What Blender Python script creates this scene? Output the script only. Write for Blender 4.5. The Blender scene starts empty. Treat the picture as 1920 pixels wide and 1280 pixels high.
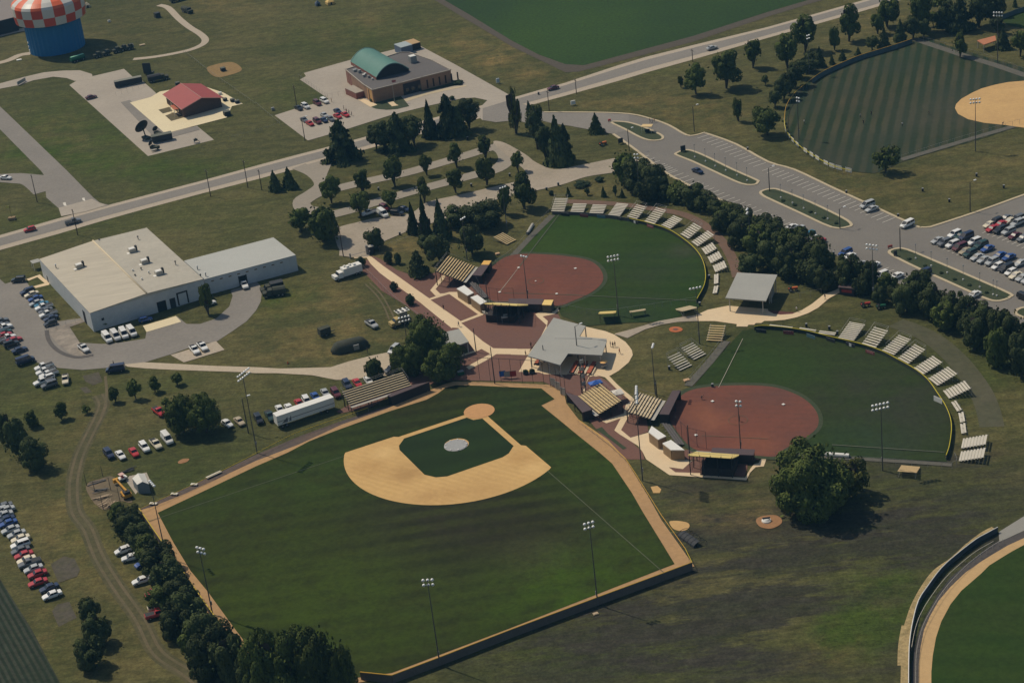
import bpy, math, random
import numpy as np
from mathutils import Vector
random.seed(7)
rs = np.random.RandomState(7)
COL = bpy.context.scene.collection
SC = bpy.context.scene
PI = math.pi
# ------------------------------------------------ camera (solved from the photograph)
F, PITCH, ROLL, CH = 3661.264, 0.4549075, 0.1186883, 242.5376
_F = np.array([0, math.cos(PITCH), -math.sin(PITCH)])
_R0 = np.array([1.0, 0, 0]); _D0 = -np.array([0, math.sin(PITCH), math.cos(PITCH)])
_c, _s = math.cos(ROLL), math.sin(ROLL)
_R = _c*_R0 + _s*_D0; _D = -_s*_R0 + _c*_D0
def A(u, v, h=0.0):                      # point of the place at height h seen at photo position u, v
    d = _F*F + _R*(u-960) + _D*(v-640)
    t = (h-CH)/d[2]
    return Vector((d[0]*t, d[1]*t, h))
def proj(p):
    v = np.array((p[0], p[1], p[2]-CH)); z = v@_F
    return 960+F*(v@_R)/z, 640+F*(v@_D)/z
def VH(bx, by, tx, ty):                  # height of a vertical standing at base b whose top is seen at t
    g = np.array(A(bx, by)); d = _F*F+_R*(tx-960)+_D*(ty-640); o = np.array([0, 0, CH])
    s = np.linalg.solve(np.array([[d@d, -d[2]], [-d[2], 1]]), np.array([d@(g-o), -(g-o)[2]]))
    return float(s[1])
def TL(r, c, pts): return [(480*(c-1)+x/4, 320*(r-1)+y/4) for x, y in pts]
def Z(ox, oy, s, pts): return [(ox+x/s, oy+y/s) for x, y in pts]
cd = bpy.data.cameras.new('camera'); cam = bpy.data.objects.new('camera', cd); COL.objects.link(cam)
from mathutils import Matrix
M = Matrix(((_R[0], -_D[0], -_F[0]), (_R[1], -_D[1], -_F[1]), (_R[2], -_D[2], -_F[2]))).to_4x4()
M.translation = Vector((0, 0, CH)); cam.matrix_world = M
cd.sensor_width = 36; cd.lens = F/1920*36; cd.clip_end = 20000; cd.clip_start = 5
SC.camera = cam
# ------------------------------------------------ light
w = bpy.data.worlds.new('World'); SC.world = w; w.use_nodes = True
nt = w.node_tree; bg = nt.nodes['Background']
sky = nt.nodes.new('ShaderNodeTexSky'); sky.sky_type = 'NISHITA'; sky.sun_disc = False
SUN_AZ = math.radians(180-39.757); SUN_EL = math.radians(54.1)   # azimuth in the xy plane towards the sun
sky.sun_elevation = SUN_EL; sky.sun_rotation = PI/2-SUN_AZ
sky.air_density = 1.3; sky.dust_density = 1.2
nt.links.new(sky.outputs[0], bg.inputs[0]); bg.inputs[1].default_value = 0.062
sd = bpy.data.lights.new('sun', 'SUN'); so = bpy.data.objects.new('sun', sd); COL.objects.link(so)
sd.energy = 3.0; sd.angle = math.radians(0.7); sd.color = (1.0, 0.89, 0.72)
dirv = Vector((math.cos(SUN_AZ)*math.cos(SUN_EL), math.sin(SUN_AZ)*math.cos(SUN_EL), math.sin(SUN_EL)))
so.rotation_euler = dirv.to_track_quat('Z', 'Y').to_euler(); so.location = (0, 400, 500)
SC.view_settings.view_transform = 'Standard'; SC.view_settings.look = 'None'
SC.view_settings.exposure = 0.10; SC.view_settings.gamma = 1.0
# ------------------------------------------------ materials
def lin(c): return tuple(((x/255)/12.92 if x <= 10 else ((x/255+.055)/1.055)**2.4) for x in c)
def MAT(name, c, rough=.85, var=.0, vs=.5, c2=None, s2=.05, a2=.5, metal=0, spec=.3, objcol=False, bump=0, bs=3, streak=None):
    """c linear colour; var = fine value noise; c2 = second colour mixed by large noise of scale s2 (cycles per metre)"""
    m = bpy.data.materials.new(name); m.use_nodes = True; t = m.node_tree; N = t.nodes; L = t.links
    b = N['Principled BSDF']; b.inputs['Roughness'].default_value = rough; b.inputs['Metallic'].default_value = metal
    b.inputs['Specular IOR Level'].default_value = spec
    if objcol:
        oi = N.new('ShaderNodeObjectInfo'); out = oi.outputs['Color']
    else:
        r = N.new('ShaderNodeRGB'); r.outputs[0].default_value = (*c, 1); out = r.outputs[0]
    g = N.new('ShaderNodeNewGeometry'); pos = g.outputs['Position']
    if streak:
        mp = N.new('ShaderNodeMapping'); mp.inputs['Rotation'].default_value = (0, 0, streak[0]); mp.inputs['Scale'].default_value = (streak[1], 1, 1)
        L.new(pos, mp.inputs[0]); spos = mp.outputs[0]
    else: spos = pos
    if c2:
        n = N.new('ShaderNodeTexNoise'); n.inputs['Scale'].default_value = s2; n.inputs['Detail'].default_value = 6; n.inputs['Roughness'].default_value = .62
        L.new(spos, n.inputs[0])
        cr = N.new('ShaderNodeMapRange'); cr.inputs[1].default_value = .5-.18; cr.inputs[2].default_value = .5+.18
        cr.inputs[4].default_value = a2; L.new(n.outputs[0], cr.inputs[0])
        mx = N.new('ShaderNodeMix'); mx.data_type = 'RGBA'; L.new(cr.outputs[0], mx.inputs[0]); L.new(out, mx.inputs[6]); mx.inputs[7].default_value = (*c2, 1)
        out = mx.outputs[2]
    if var:
        n = N.new('ShaderNodeTexNoise'); n.inputs['Scale'].default_value = vs; n.inputs['Detail'].default_value = 8; n.inputs['Roughness'].default_value = .7
        L.new(spos, n.inputs[0])
        mr = N.new('ShaderNodeMapRange'); mr.inputs[1].default_value = .3; mr.inputs[2].default_value = .7; mr.inputs[3].default_value = 1-var; mr.inputs[4].default_value = 1+var
        L.new(n.outputs[0], mr.inputs[0])
        mu = N.new('ShaderNodeVectorMath'); mu.operation = 'SCALE'; L.new(out, mu.inputs[0]); L.new(mr.outputs[0], mu.inputs[3]); out = mu.outputs[0]
    if bump:
        n = N.new('ShaderNodeTexNoise'); n.inputs['Scale'].default_value = bs; n.inputs['Detail'].default_value = 4; L.new(pos, n.inputs[0])
        bp = N.new('ShaderNodeBump'); bp.inputs['Strength'].default_value = bump; bp.inputs['Distance'].default_value = .3; L.new(n.outputs[0], bp.inputs['Height']); L.new(bp.outputs[0], b.inputs['Normal'])
    L.new(out, b.inputs['Base Color']); m['out'] = 1
    return m
m_ = {}
def C(r, g, b, k=1.0): return tuple(x*k for x in lin((r, g, b)))
# ------------------------------------------------ mesh builder
class MB:
    def __init__(s): s.v = []; s.f = []; s.m = []; s.mi = 0; s.sm = []
    def add(s, vs, fs, smooth=False):
        o = len(s.v); s.v += [tuple(x) for x in vs]; s.f += [tuple(o+i for i in f) for f in fs]; s.m += [s.mi]*len(fs); s.sm += [smooth]*len(fs); return s
    def box(s, x0, x1, y0, y1, z0, z1):
        return s.add([(x0,y0,z0),(x1,y0,z0),(x1,y1,z0),(x0,y1,z0),(x0,y0,z1),(x1,y0,z1),(x1,y1,z1),(x0,y1,z1)],
                     [(3,2,1,0),(4,5,6,7),(0,1,5,4),(1,2,6,5),(2,3,7,6),(3,0,4,7)])
    def obox(s, c, sx, sy, sz, rz=0, z0=None):
        ca, sa = math.cos(rz), math.sin(rz); x, y, z = c
        vs = []
        for dz in (-sz/2, sz/2):
            for dx, dy in ((-sx/2,-sy/2),(sx/2,-sy/2),(sx/2,sy/2),(-sx/2,sy/2)):
                vs.append((x+dx*ca-dy*sa, y+dx*sa+dy*ca, z+dz))
        return s.add(vs, [(3,2,1,0),(4,5,6,7),(0,1,5,4),(1,2,6,5),(2,3,7,6),(3,0,4,7)])
    def prism(s, poly, z0, z1, top=None):
        n = len(poly); a = sum(poly[i][0]*poly[(i+1)%n][1]-poly[(i+1)%n][0]*poly[i][1] for i in range(n))
        if a < 0: poly = poly[::-1]; top = top[::-1] if top else None
        zt = top or [z1]*n
        vs = [(p[0], p[1], z0) for p in poly]+[(p[0], p[1], zt[i]) for i, p in enumerate(poly)]
        return s.add(vs, [tuple(range(n-1, -1, -1)), tuple(range(n, 2*n))]+[(i, (i+1)%n, n+(i+1)%n, n+i) for i in range(n)])
    def slab(s, pts, th):                # sloping roof sheet from 3D corner points, thickness th downwards
        n = len(pts); vs = [tuple(p) for p in pts]+[(p[0], p[1], p[2]-th) for p in pts]
        a = sum(pts[i][0]*pts[(i+1)%n][1]-pts[(i+1)%n][0]*pts[i][1] for i in range(n))
        r = tuple(range(n)); fs = [r, tuple(range(2*n-1, n-1, -1))]+[(i, n+i, n+(i+1)%n, (i+1)%n) for i in range(n)]
        if a < 0: fs = [f[::-1] for f in fs]
        return s.add(vs, fs)
    def cyl(s, x, y, z0, z1, r0, r1=None, n=8, cap=True, smooth=True):
        r1 = r0 if r1 is None else r1
        vs = [(x+r*math.cos(2*PI*i/n), y+r*math.sin(2*PI*i/n), z) for z, r in ((z0, r0), (z1, r1)) for i in range(n)]
        s.add(vs, [(i, (i+1)%n, n+(i+1)%n, n+i) for i in range(n)], smooth)
        if cap: s.add(vs[n:], [tuple(range(n))]); s.add(vs[:n], [tuple(range(n-1, -1, -1))])
        return s
    def tube(s, p, q, r, n=6, r1=None):
        p = Vector(p); q = Vector(q); d = (q-p)
        if d.length < 1e-6: return s
        d.normalize(); a = d.orthogonal().normalized(); b = d.cross(a); r1 = r if r1 is None else r1
        vs = [tuple(c+(a*math.cos(2*PI*i/n)+b*math.sin(2*PI*i/n))*rr) for c, rr in ((p, r), (q, r1)) for i in range(n)]
        return s.add(vs, [(i, (i+1)%n, n+(i+1)%n, n+i) for i in range(n)]+[tuple(range(n, 2*n)), tuple(range(n-1, -1, -1))], n > 5)
    def quad(s, a, b, c, d): return s.add([a, b, c, d], [(0, 1, 2, 3)])
    def mesh(s, name, mats):
        me = bpy.data.meshes.new(name); me.from_pydata(s.v, [], s.f)
        for m in (mats if isinstance(mats, (list, tuple)) else [mats]): me.materials.append(m)
        me.polygons.foreach_set('material_index', s.m); me.polygons.foreach_set('use_smooth', s.sm); me.update(); return me
    def build(s, name, mats, parent=None, loc=None, rz=0):
        o = bpy.data.objects.new(name, s.mesh(name, mats)); COL.objects.link(o)
        if parent: o.parent = parent
        if loc is not None: o.location = loc
        if rz: o.rotation_euler = (0, 0, rz)
        return o
LABELS = {}
def tag(o, label, cat, group=None, kind=None):
    if label: o['label'] = label
    if cat: o['category'] = cat
    if group: o['group'] = group
    if kind: o['kind'] = kind
    return o
def thing(name, label, cat, loc=(0, 0, 0), rz=0, group=None):
    o = bpy.data.objects.new(name, None); COL.objects.link(o); o.location = loc; o.rotation_euler = (0, 0, rz)
    o.empty_display_size = .5
    return tag(o, label, cat, group)
def child(name, me, parent, loc=None, color=None, rz=0, scale=None):
    o = bpy.data.objects.new(name, me); COL.objects.link(o); o.parent = parent
    if loc is not None: o.location = loc
    if rz: o.rotation_euler = (0, 0, rz)
    if color: o.color = (*color, 1)
    if scale: o.scale = scale
    return o
def ordn(i): return ['first','second','third','fourth','fifth','sixth','seventh','eighth','ninth','tenth','eleventh','twelfth','thirteenth','fourteenth','fifteenth','sixteenth','seventeenth','eighteenth','nineteenth','twentieth','twenty-first','twenty-second','twenty-third','twenty-fourth','twenty-fifth','twenty-sixth'][i]
def ang(p, q): return math.atan2(q[1]-p[1], q[0]-p[0])
class Fr:                                 # local frame: origin o, x axis along o->q
    def __init__(s, o, q): s.o = Vector((o[0], o[1], 0)); s.a = ang(o, q); s.c = math.cos(s.a); s.s = math.sin(s.a)
    def L(s, p): dx, dy = p[0]-s.o[0], p[1]-s.o[1]; return (dx*s.c+dy*s.s, -dx*s.s+dy*s.c)
    def W(s, x, y, z=0): return Vector((s.o[0]+x*s.c-y*s.s, s.o[1]+x*s.s+y*s.c, z))
# ------------------------------------------------ ground sheets
LAY = .02
_lc = {}
def lay(l):
    k = _lc.get(l, 0); _lc[l] = k+1
    return .006+l*.036+(k % 8)*.0043
def smooth_poly(p, k=4, closed=True):
    n = len(p); out = []
    for i in range(n if closed else n-1):
        a, b, c, d = (p[(i-1) % n], p[i], p[(i+1) % n], p[(i+2) % n]) if closed else (p[max(i-1, 0)], p[i], p[i+1], p[min(i+2, n-1)])
        for j in range(k):
            t = j/k
            out.append(tuple(.5*((2*b[e])+(-a[e]+c[e])*t+(2*a[e]-5*b[e]+4*c[e]-d[e])*t*t+(-a[e]+3*b[e]-3*c[e]+d[e])*t**3) for e in (0, 1)))
    if not closed: out.append(tuple(p[-1]))
    return out
def sheet(name, polys, mat, layer, label=None, smooth=False, world=False, kind='structure'):
    mb = MB()
    for p in polys:
        zl = lay(layer)
        if smooth: p = smooth_poly(p)
        q = [(x[0], x[1]) for x in (p if world else [A(*x) for x in p])]
        a = sum(q[i][0]*q[(i+1) % len(q)][1]-q[(i+1) % len(q)][0]*q[i][1] for i in range(len(q)))
        if a < 0: q = q[::-1]
        mb.add([(x, y, zl) for x, y in q], [tuple(range(len(q)))])
    o = mb.build(name, mat); o['kind'] = kind
    if label: o['label'] = label
    return o
def strip(name, px, wdt, mat, layer, sm=True, world=False, label=None):
    p = [(a[0], a[1]) for a in (px if world else [A(*x) for x in px])]
    if sm and len(p) > 2: p = smooth_poly(p, 4, False)
    Lf, Rt = [], []
    for i in range(len(p)):
        a = p[max(i-1, 0)]; b = p[min(i+1, len(p)-1)]; d = math.hypot(b[0]-a[0], b[1]-a[1]) or 1
        nx, ny = -(b[1]-a[1])/d, (b[0]-a[0])/d
        Lf.append((p[i][0]+nx*wdt/2, p[i][1]+ny*wdt/2)); Rt.append((p[i][0]-nx*wdt/2, p[i][1]-ny*wdt/2))
    mb = MB(); n = len(p); zl = lay(layer)
    mb.add([(x, y, zl) for x, y in Lf+Rt], [(n+i, n+i+1, i+1, i) for i in range(n-1)])
    o = mb.build(name, mat); o['kind'] = 'structure'
    if label: o['label'] = label
    return o
# ================================================ GROUND
def ground():
    xs = [-2400,-1500,-900,-600,-450]+list(np.arange(-360, 421, 5.0))+[500,650,900,1500,2400]
    ys = [-1200,-500,60,160]+list(np.arange(230, 1101, 5.0))+[1150,1250,1400,1700,2300,3200]
    nx, ny = len(xs), len(ys); X, Y = np.meshgrid(xs, ys); P = np.stack([X.ravel(), Y.ravel(), np.zeros(nx*ny)], 1)
    V = P-np.array([0, 0, CH]); zc = V@_F; zc = np.where(zc > 1, zc, 1); U = 960+F*(V@_R)/zc; W = 640+F*(V@_D)/zc
    T = np.zeros((nx*ny, 4)); T[:, 3] = 1
    # u, v, radius u, radius v, channel (0 green, 1 brown/dry, 2 yellow), strength : where the grass itself is greener or drier
    B = [(150,250,150,70,0,.55),(110,240,60,30,1,.4),(330,320,200,25,0,.55),(60,290,90,30,0,.4),(560,180,160,40,0,.35),(700,70,200,60,0,.35),(880,90,90,40,2,.6),(500,15,60,14,2,.25),(690,40,30,10,2,.6),(620,70,30,8,2,.4),(930,105,40,18,2,.9),(1000,140,60,14,2,.7),(400,12,40,20,2,.5),(250,60,200,60,1,.22),
         (1100,190,90,24,1,.5),(1225,200,110,26,1,.9),(1330,215,130,34,1,.7),(1200,135,120,8,0,.3),(1500,365,180,60,1,.85),(1640,290,120,60,1,.5),(1850,330,120,60,1,.6),(1750,60,150,60,1,.5),(1600,40,200,40,2,.18),
         (580,610,140,90,1,.75),(640,570,50,60,1,.5),(700,620,60,50,1,.5),(520,560,80,40,0,.5),(560,660,120,30,2,.2),(380,400,160,60,0,.25),(90,420,120,20,0,.5),(60,540,60,20,0,.35),(820,520,120,40,2,.35),(760,470,80,30,2,.45),(860,440,80,20,2,.3),(740,330,160,30,1,.6),(950,350,80,20,1,.5),(1100,360,60,20,2,.35),
         (180,760,120,60,1,.25),(60,760,90,60,0,.35),(300,720,160,30,0,.3),(130,930,70,80,1,.65),(170,850,40,90,2,.25),(240,1100,120,120,1,.6),(110,1010,80,60,1,.6),(90,1200,60,120,1,.5),(180,1000,60,60,0,.25),(100,1240,30,60,0,.35),(300,1200,120,90,1,.4),
         (420,850,130,20,0,.25),(330,900,80,30,0,.35),(1230,700,90,40,1,.3),(1230,735,60,20,2,.4),(1310,930,120,50,1,.55),(1380,960,120,40,2,.4),(1300,1010,120,25,0,.2),(1250,960,50,30,0,.4),
         (1500,1010,300,30,1,.85),(1750,880,220,40,1,.75),(1850,790,100,70,1,.5),(1700,1000,240,70,1,.9),(1450,1150,380,150,1,.95),(1150,1210,300,80,1,.85),(1080,1240,120,40,0,.5),(1290,1240,200,40,0,.45),(1640,1080,120,60,0,.4),(1605,1190,70,55,0,1.7),(1560,1215,60,40,2,.45),(1700,1120,90,60,0,.6),(1850,700,90,90,0,.3),(1460,870,50,20,2,.6),(1500,570,100,14,1,.5),(1660,620,200,30,1,.25),(1520,650,120,14,0,.4),(1400,700,60,40,1,.3)]
    for u, v, ru, rv, ch, st in B: T[:, 2 if ch == 1 and not (u > 1000 and v > 860) else ch] += st*(1.35 if ch == 0 else 1.5 if u > 1000 and v > 860 and ch == 1 else 1 if ch == 2 else .52)*np.exp(-((U-u)/ru)**2-((W-v)/rv)**2)
    T[:, 1] *= np.clip(1-T[:, 0]*.55, .1, 1); T[:, :3] = np.clip(T[:, :3], 0, 1.8)
    fs = [(j*nx+i, j*nx+i+1, (j+1)*nx+i+1, (j+1)*nx+i) for j in range(ny-1) for i in range(nx-1)]
    me = bpy.data.meshes.new('ground'); me.from_pydata(P.tolist(), [], fs)
    at = me.color_attributes.new('tint', 'FLOAT_COLOR', 'POINT'); at.data.foreach_set('color', T.ravel().astype(np.float32))
    m = bpy.data.materials.new('ground_grass'); m.use_nodes = True; t = m.node_tree; N = t.nodes; L = t.links; b = N['Principled BSDF']
    b.inputs['Roughness'].default_value = .95; b.inputs['Specular IOR Level'].default_value = .12
    g = N.new('ShaderNodeNewGeometry'); pos = g.outputs['Position']
    av = N.new('ShaderNodeAttribute'); av.attribute_name = 'tint'; sp = N.new('ShaderNodeSeparateColor'); L.new(av.outputs['Color'], sp.inputs[0])
    def noise(s, d=6, r=.6, rot=None):
        n = N.new('ShaderNodeTexNoise'); n.inputs['Scale'].default_value = s; n.inputs['Detail'].default_value = d; n.inputs['Roughness'].default_value = r
        if rot is not None:
            mp = N.new('ShaderNodeMapping'); mp.inputs['Rotation'].default_value = (0, 0, rot); mp.inputs['Scale'].default_value = (.25, 1, 1); L.new(pos, mp.inputs[0]); L.new(mp.outputs[0], n.inputs[0])
        else: L.new(pos, n.inputs[0])
        return n.outputs[0]
    def rng(x, a, bb, c=0, d=1):
        r = N.new('ShaderNodeMapRange'); r.inputs[1].default_value = a; r.inputs[2].default_value = bb; r.inputs[3].default_value = c; r.inputs[4].default_value = d; L.new(x, r.inputs[0]); return r.outputs[0]
    def mul(a, bb):
        n = N.new('ShaderNodeMath'); n.operation = 'MULTIPLY'; L.new(a, n.inputs[0])
        if isinstance(bb, float): n.inputs[1].default_value = bb
        else: L.new(bb, n.inputs[1])
        n.use_clamp = False; return n.outputs[0]
    def mix(f, a, bb):
        x = N.new('ShaderNodeMix'); x.data_type = 'RGBA'; L.new(f, x.inputs[0])
        for s, q in ((6, a), (7, bb)):
            if isinstance(q, tuple): x.inputs[s].default_value = (*q, 1)
            else: L.new(q, x.inputs[s])
        return x.outputs[2]
    base = mix(rng(noise(.016), .38, .62), (.062, .065, .022), (.106, .094, .036))
    gr = mul(sp.outputs[0], rng(noise(.06, 8, .7), .38, .60, .30, 1.2)); gc = N.new('ShaderNodeMath'); gc.operation = 'MINIMUM'; gc.inputs[1].default_value = 1; L.new(gr, gc.inputs[0]); gr = gc.outputs[0]
    c = mix(gr, base, (.048, .074, .011))
    br = mul(sp.outputs[1], rng(noise(.11, 9, .78, .5), .42, .58, .1, 1.25))
    c = mix(br, c, (.040, .037, .027))
    ye = mul(sp.outputs[2], rng(noise(.09, 7, .7), .42, .62, .0, 1.2))
    c = mix(ye, c, (.195, .140, .052))
    dk = rng(noise(.14, 8, .75, .5), .42, .66, 0, .55); c = mix(dk, c, (.034, .044, .013))
    s = N.new('ShaderNodeVectorMath'); s.operation = 'SCALE'; L.new(c, s.inputs[0]); L.new(mul(rng(noise(.30, 10, .78), .3, .7, .60, 1.40), mul(rng(noise(1.3, 4, .8), .3, .7, .62, 1.38), rng(noise(.75, 5, .75, .5), .35, .65, .80, 1.20))), s.inputs[3])
    L.new(s.outputs[0], b.inputs['Base Color'])
    me.materials.append(m); o = bpy.data.objects.new('ground', me); COL.objects.link(o); tag(o, None, None, kind='structure')
ground()
# ---- surface materials
m_asph = MAT('asphalt', (.195,.178,.155), .9, .12, 1.0, (.235,.212,.182), .05, .8)
m_asph2 = MAT('old_asphalt', (.235,.212,.182), .9, .12, .9, (.185,.168,.145), .05, .8)
m_shld = MAT('gravel_shoulder', (.40,.335,.255), .95, .16, 1.2)
m_conc = MAT('concrete', (.38,.33,.265), .9, .08, .6, (.31,.27,.22), .05, .7)
m_cream = MAT('cream_concrete', (.68,.53,.34), .9, .05, .8, (.58,.43,.26), .06, .6)
m_cream2 = MAT('new_concrete', (.70,.60,.39), .9, .05, .8, (.64,.53,.34), .06, .6)
m_grav = MAT('gravel', (.37,.31,.24), .95, .14, 1.0, (.27,.23,.17), .06, .8)
m_grav2 = MAT('pale_gravel', (.47,.39,.285), .95, .12, 1.0, (.38,.31,.22), .05, .7)
m_brick = MAT('brick_paving', (.165,.080,.058), .9, .10, 1.2, (.135,.074,.058), .07, .7)
m_redd0 = MAT('red_infield_dirt', (.178,.068,.046), .95, .10, .6, (.125,.058,.044), .08, .85)
m_tan = MAT('tan_infield_dirt', (.56,.355,.145), .95, .08, .7, (.46,.285,.12), .07, .9)
m_trk = MAT('warning_track', (.42,.255,.115), .95, .12, .8, (.34,.21,.105), .06, .8)
m_curb = MAT('kerb', (.46,.38,.25), .9, .08, 1.0)
m_mark = MAT('road_paint', (.62,.58,.5), .8, .1, 2)
m_chalk = MAT('chalk', (.40,.37,.30), .9)
m_chalkf = MAT('worn_chalk', (.085,.095,.06), .9, .25, 1.5)
m_dry = MAT('bare_dirt', (.17,.125,.078), .95, .22, .8, (.10,.085,.048), .12, .8)
m_rut = MAT('worn_track', (.140,.108,.060), .95, .25, 1.2, (.085,.078,.038), .15, .85)
m_island = MAT('island_turf', (.036,.052,.022), .95, .25, 1.5, (.055,.06,.03), .2, .6)
m_lawn = MAT('lawn', (.062,.066,.032), .95, .2, .6, (.045,.07,.024), .05, .8)
m_crop = MAT('crop', (.012,.036,.004), .95, .5, .8, (.026,.060,.003), .010, .95, bump=.0)
m_lot = MAT('parking_asphalt', (.190,.174,.150), .9, .11, 1.4, (.158,.144,.126), .06, .9)
def striped(name, c1, c2, origin, q, width, var=.14, tint=None, soft=.35, s2=.02, a2=.7, warp=.6, patches=()):
    a = ang(origin, q); m = bpy.data.materials.new(name); m.use_nodes = True; t = m.node_tree; N = t.nodes; L = t.links; b = N['Principled BSDF']
    b.inputs['Roughness'].default_value = .95; b.inputs['Specular IOR Level'].default_value = .12
    g = N.new('ShaderNodeNewGeometry'); mp = N.new('ShaderNodeMapping'); mp.vector_type = 'TEXTURE'; mp.inputs['Location'].default_value = (origin[0], origin[1], 0); mp.inputs['Rotation'].default_value = (0, 0, a)
    L.new(g.outputs['Position'], mp.inputs[0]); s = N.new('ShaderNodeSeparateXYZ'); L.new(mp.outputs[0], s.inputs[0])
    n0 = N.new('ShaderNodeTexNoise'); n0.inputs['Scale'].default_value = .15; n0.inputs['Detail'].default_value = 5; L.new(g.outputs['Position'], n0.inputs[0])
    ad = N.new('ShaderNodeMath'); ad.operation = 'MULTIPLY_ADD'; L.new(n0.outputs[0], ad.inputs[0]); ad.inputs[1].default_value = warp; L.new(s.outputs[1], ad.inputs[2])
    mu = N.new('ShaderNodeMath'); mu.operation = 'MULTIPLY'; L.new(ad.outputs[0], mu.inputs[0]); mu.inputs[1].default_value = PI/width
    sn = N.new('ShaderNodeMath'); sn.operation = 'SINE'; L.new(mu.outputs[0], sn.inputs[0])
    mr = N.new('ShaderNodeMapRange'); mr.inputs[1].default_value = -soft; mr.inputs[2].default_value = soft; L.new(sn.outputs[0], mr.inputs[0])
    nb = N.new('ShaderNodeTexNoise'); nb.inputs['Scale'].default_value = .05; nb.inputs['Detail'].default_value = 5; L.new(g.outputs['Position'], nb.inputs[0])
    nr = N.new('ShaderNodeMapRange'); nr.inputs[1].default_value = .35; nr.inputs[2].default_value = .65; nr.inputs[3].default_value = .45; nr.inputs[4].default_value = 1; L.new(nb.outputs[0], nr.inputs[0])
    mm = N.new('ShaderNodeMath'); mm.operation = 'MULTIPLY'; L.new(mr.outputs[0], mm.inputs[0]); L.new(nr.outputs[0], mm.inputs[1])
    x = N.new('ShaderNodeMix'); x.data_type = 'RGBA'; L.new(mm.outputs[0], x.inputs[0]); x.inputs[6].default_value = (*c1, 1); x.inputs[7].default_value = (*c2, 1); out = x.outputs[2]
    if tint:
        n2 = N.new('ShaderNodeTexNoise'); n2.inputs['Scale'].default_value = s2; n2.inputs['Detail'].default_value = 6; n2.inputs['Roughness'].default_value = .65; L.new(g.outputs['Position'], n2.inputs[0])
        r2 = N.new('ShaderNodeMapRange'); r2.inputs[1].default_value = .38; r2.inputs[2].default_value = .64; r2.inputs[4].default_value = a2; L.new(n2.outputs[0], r2.inputs[0])
        y = N.new('ShaderNodeMix'); y.data_type = 'RGBA'; L.new(r2.outputs[0], y.inputs[0]); L.new(out, y.inputs[6]); y.inputs[7].default_value = (*tint, 1); out = y.outputs[2]
    for (pu, pv, rad, pc, pa) in patches:       # worn or lush areas of the turf itself
        q0 = A(pu, pv); ds = N.new('ShaderNodeVectorMath'); ds.operation = 'DISTANCE'; L.new(g.outputs['Position'], ds.inputs[0]); ds.inputs[1].default_value = (q0.x, q0.y, .2)
        pr = N.new('ShaderNodeMapRange'); pr.interpolation_type = 'SMOOTHSTEP'; pr.inputs[1].default_value = rad*.15; pr.inputs[2].default_value = rad; pr.inputs[3].default_value = pa; pr.inputs[4].default_value = 0; L.new(ds.outputs['Value'], pr.inputs[0])
        pn = N.new('ShaderNodeTexNoise'); pn.inputs['Scale'].default_value = .12; pn.inputs['Detail'].default_value = 7; pn.inputs['Roughness'].default_value = .7; L.new(g.outputs['Position'], pn.inputs[0])
        pm = N.new('ShaderNodeMapRange'); pm.inputs[1].default_value = .36; pm.inputs[2].default_value = .62; pm.inputs[3].default_value = .3; pm.inputs[4].default_value = 1; L.new(pn.outputs[0], pm.inputs[0])
        pk = N.new('ShaderNodeMath'); pk.operation = 'MULTIPLY'; L.new(pr.outputs[0], pk.inputs[0]); L.new(pm.outputs[0], pk.inputs[1])
        pz = N.new('ShaderNodeMix'); pz.data_type = 'RGBA'; L.new(pk.outputs[0], pz.inputs[0]); L.new(out, pz.inputs[6]); pz.inputs[7].default_value = (*pc, 1); out = pz.outputs[2]
    n3 = N.new('ShaderNodeTexNoise'); n3.inputs['Scale'].default_value = .55; n3.inputs['Detail'].default_value = 10; n3.inputs['Roughness'].default_value = .82; L.new(g.outputs['Position'], n3.inputs[0])
    r3 = N.new('ShaderNodeMapRange'); r3.inputs[1].default_value = .3; r3.inputs[2].default_value = .7; r3.inputs[3].default_value = 1-var; r3.inputs[4].default_value = 1+var; L.new(n3.outputs[0], r3.inputs[0])
    v = N.new('ShaderNodeVectorMath'); v.operation = 'SCALE'; L.new(out, v.inputs[0]); L.new(r3.outputs[0], v.inputs[3]); L.new(v.outputs[0], b.inputs['Base Color'])
    return m
# ---- main road (x, y top, y bottom of gravel)
RD = [(-80,463,492),(0,441,469),(110,409.5,438.5),(200,385.5,412),(275,366,391),(375,340,364),(480,311,337),(555,291,317),(610,277,301.5),(666,262,286),(760,236,260),(860,208.5,232),(960,184,207),(1010,169.5,193.5),(1060,155.5,180),(1160,122.5,152),(1210,107.5,137),(1300,85,112),(1440,51,71.5),(1530,26,46),(1615,2,22),(1690,-20,0),(1800,-52,-32)]
sheet('road_shoulder', [[(x, a) for x, a, b in RD]+[(x, b) for x, a, b in RD[::-1]]], m_shld, 1)
sheet('road', [[(x, a+(b-a)*.2) for x, a, b in RD]+[(x, a+(b-a)*.73) for x, a, b in RD[::-1]]], m_asph, 2)
# ---- north-south road at left
sheet('road', [[(-60,205),(0,243),(77,321),(82,328),(87,371),(110,391),(119,404),(160,396),(205,385),(188,381),(175,371),(125,320),(0,200),(-60,148)]], m_asph2, 3)
sheet('road_apron', [TL(2,1,[(440,282),(690,214),(735,238),(800,262),(640,310),(460,345)])], m_conc, 4)
strip('road', [(-50,340),(0,334),(30,333),(60,341),(82,360)], 7.5, m_asph2, 2)
sheet('road', [[(-20,327),(0,327),(40,325),(84,329),(86,352),(70,353),(50,346),(0,342),(-20,343)]], m_asph2, 2)
for p in (TL(2,1,[(472,245),(492,240),(500,268),(480,266)]), TL(2,1,[(615,210),(634,206),(641,232),(622,226)])): sheet('road_marking', [p], m_mark, 5)
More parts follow.
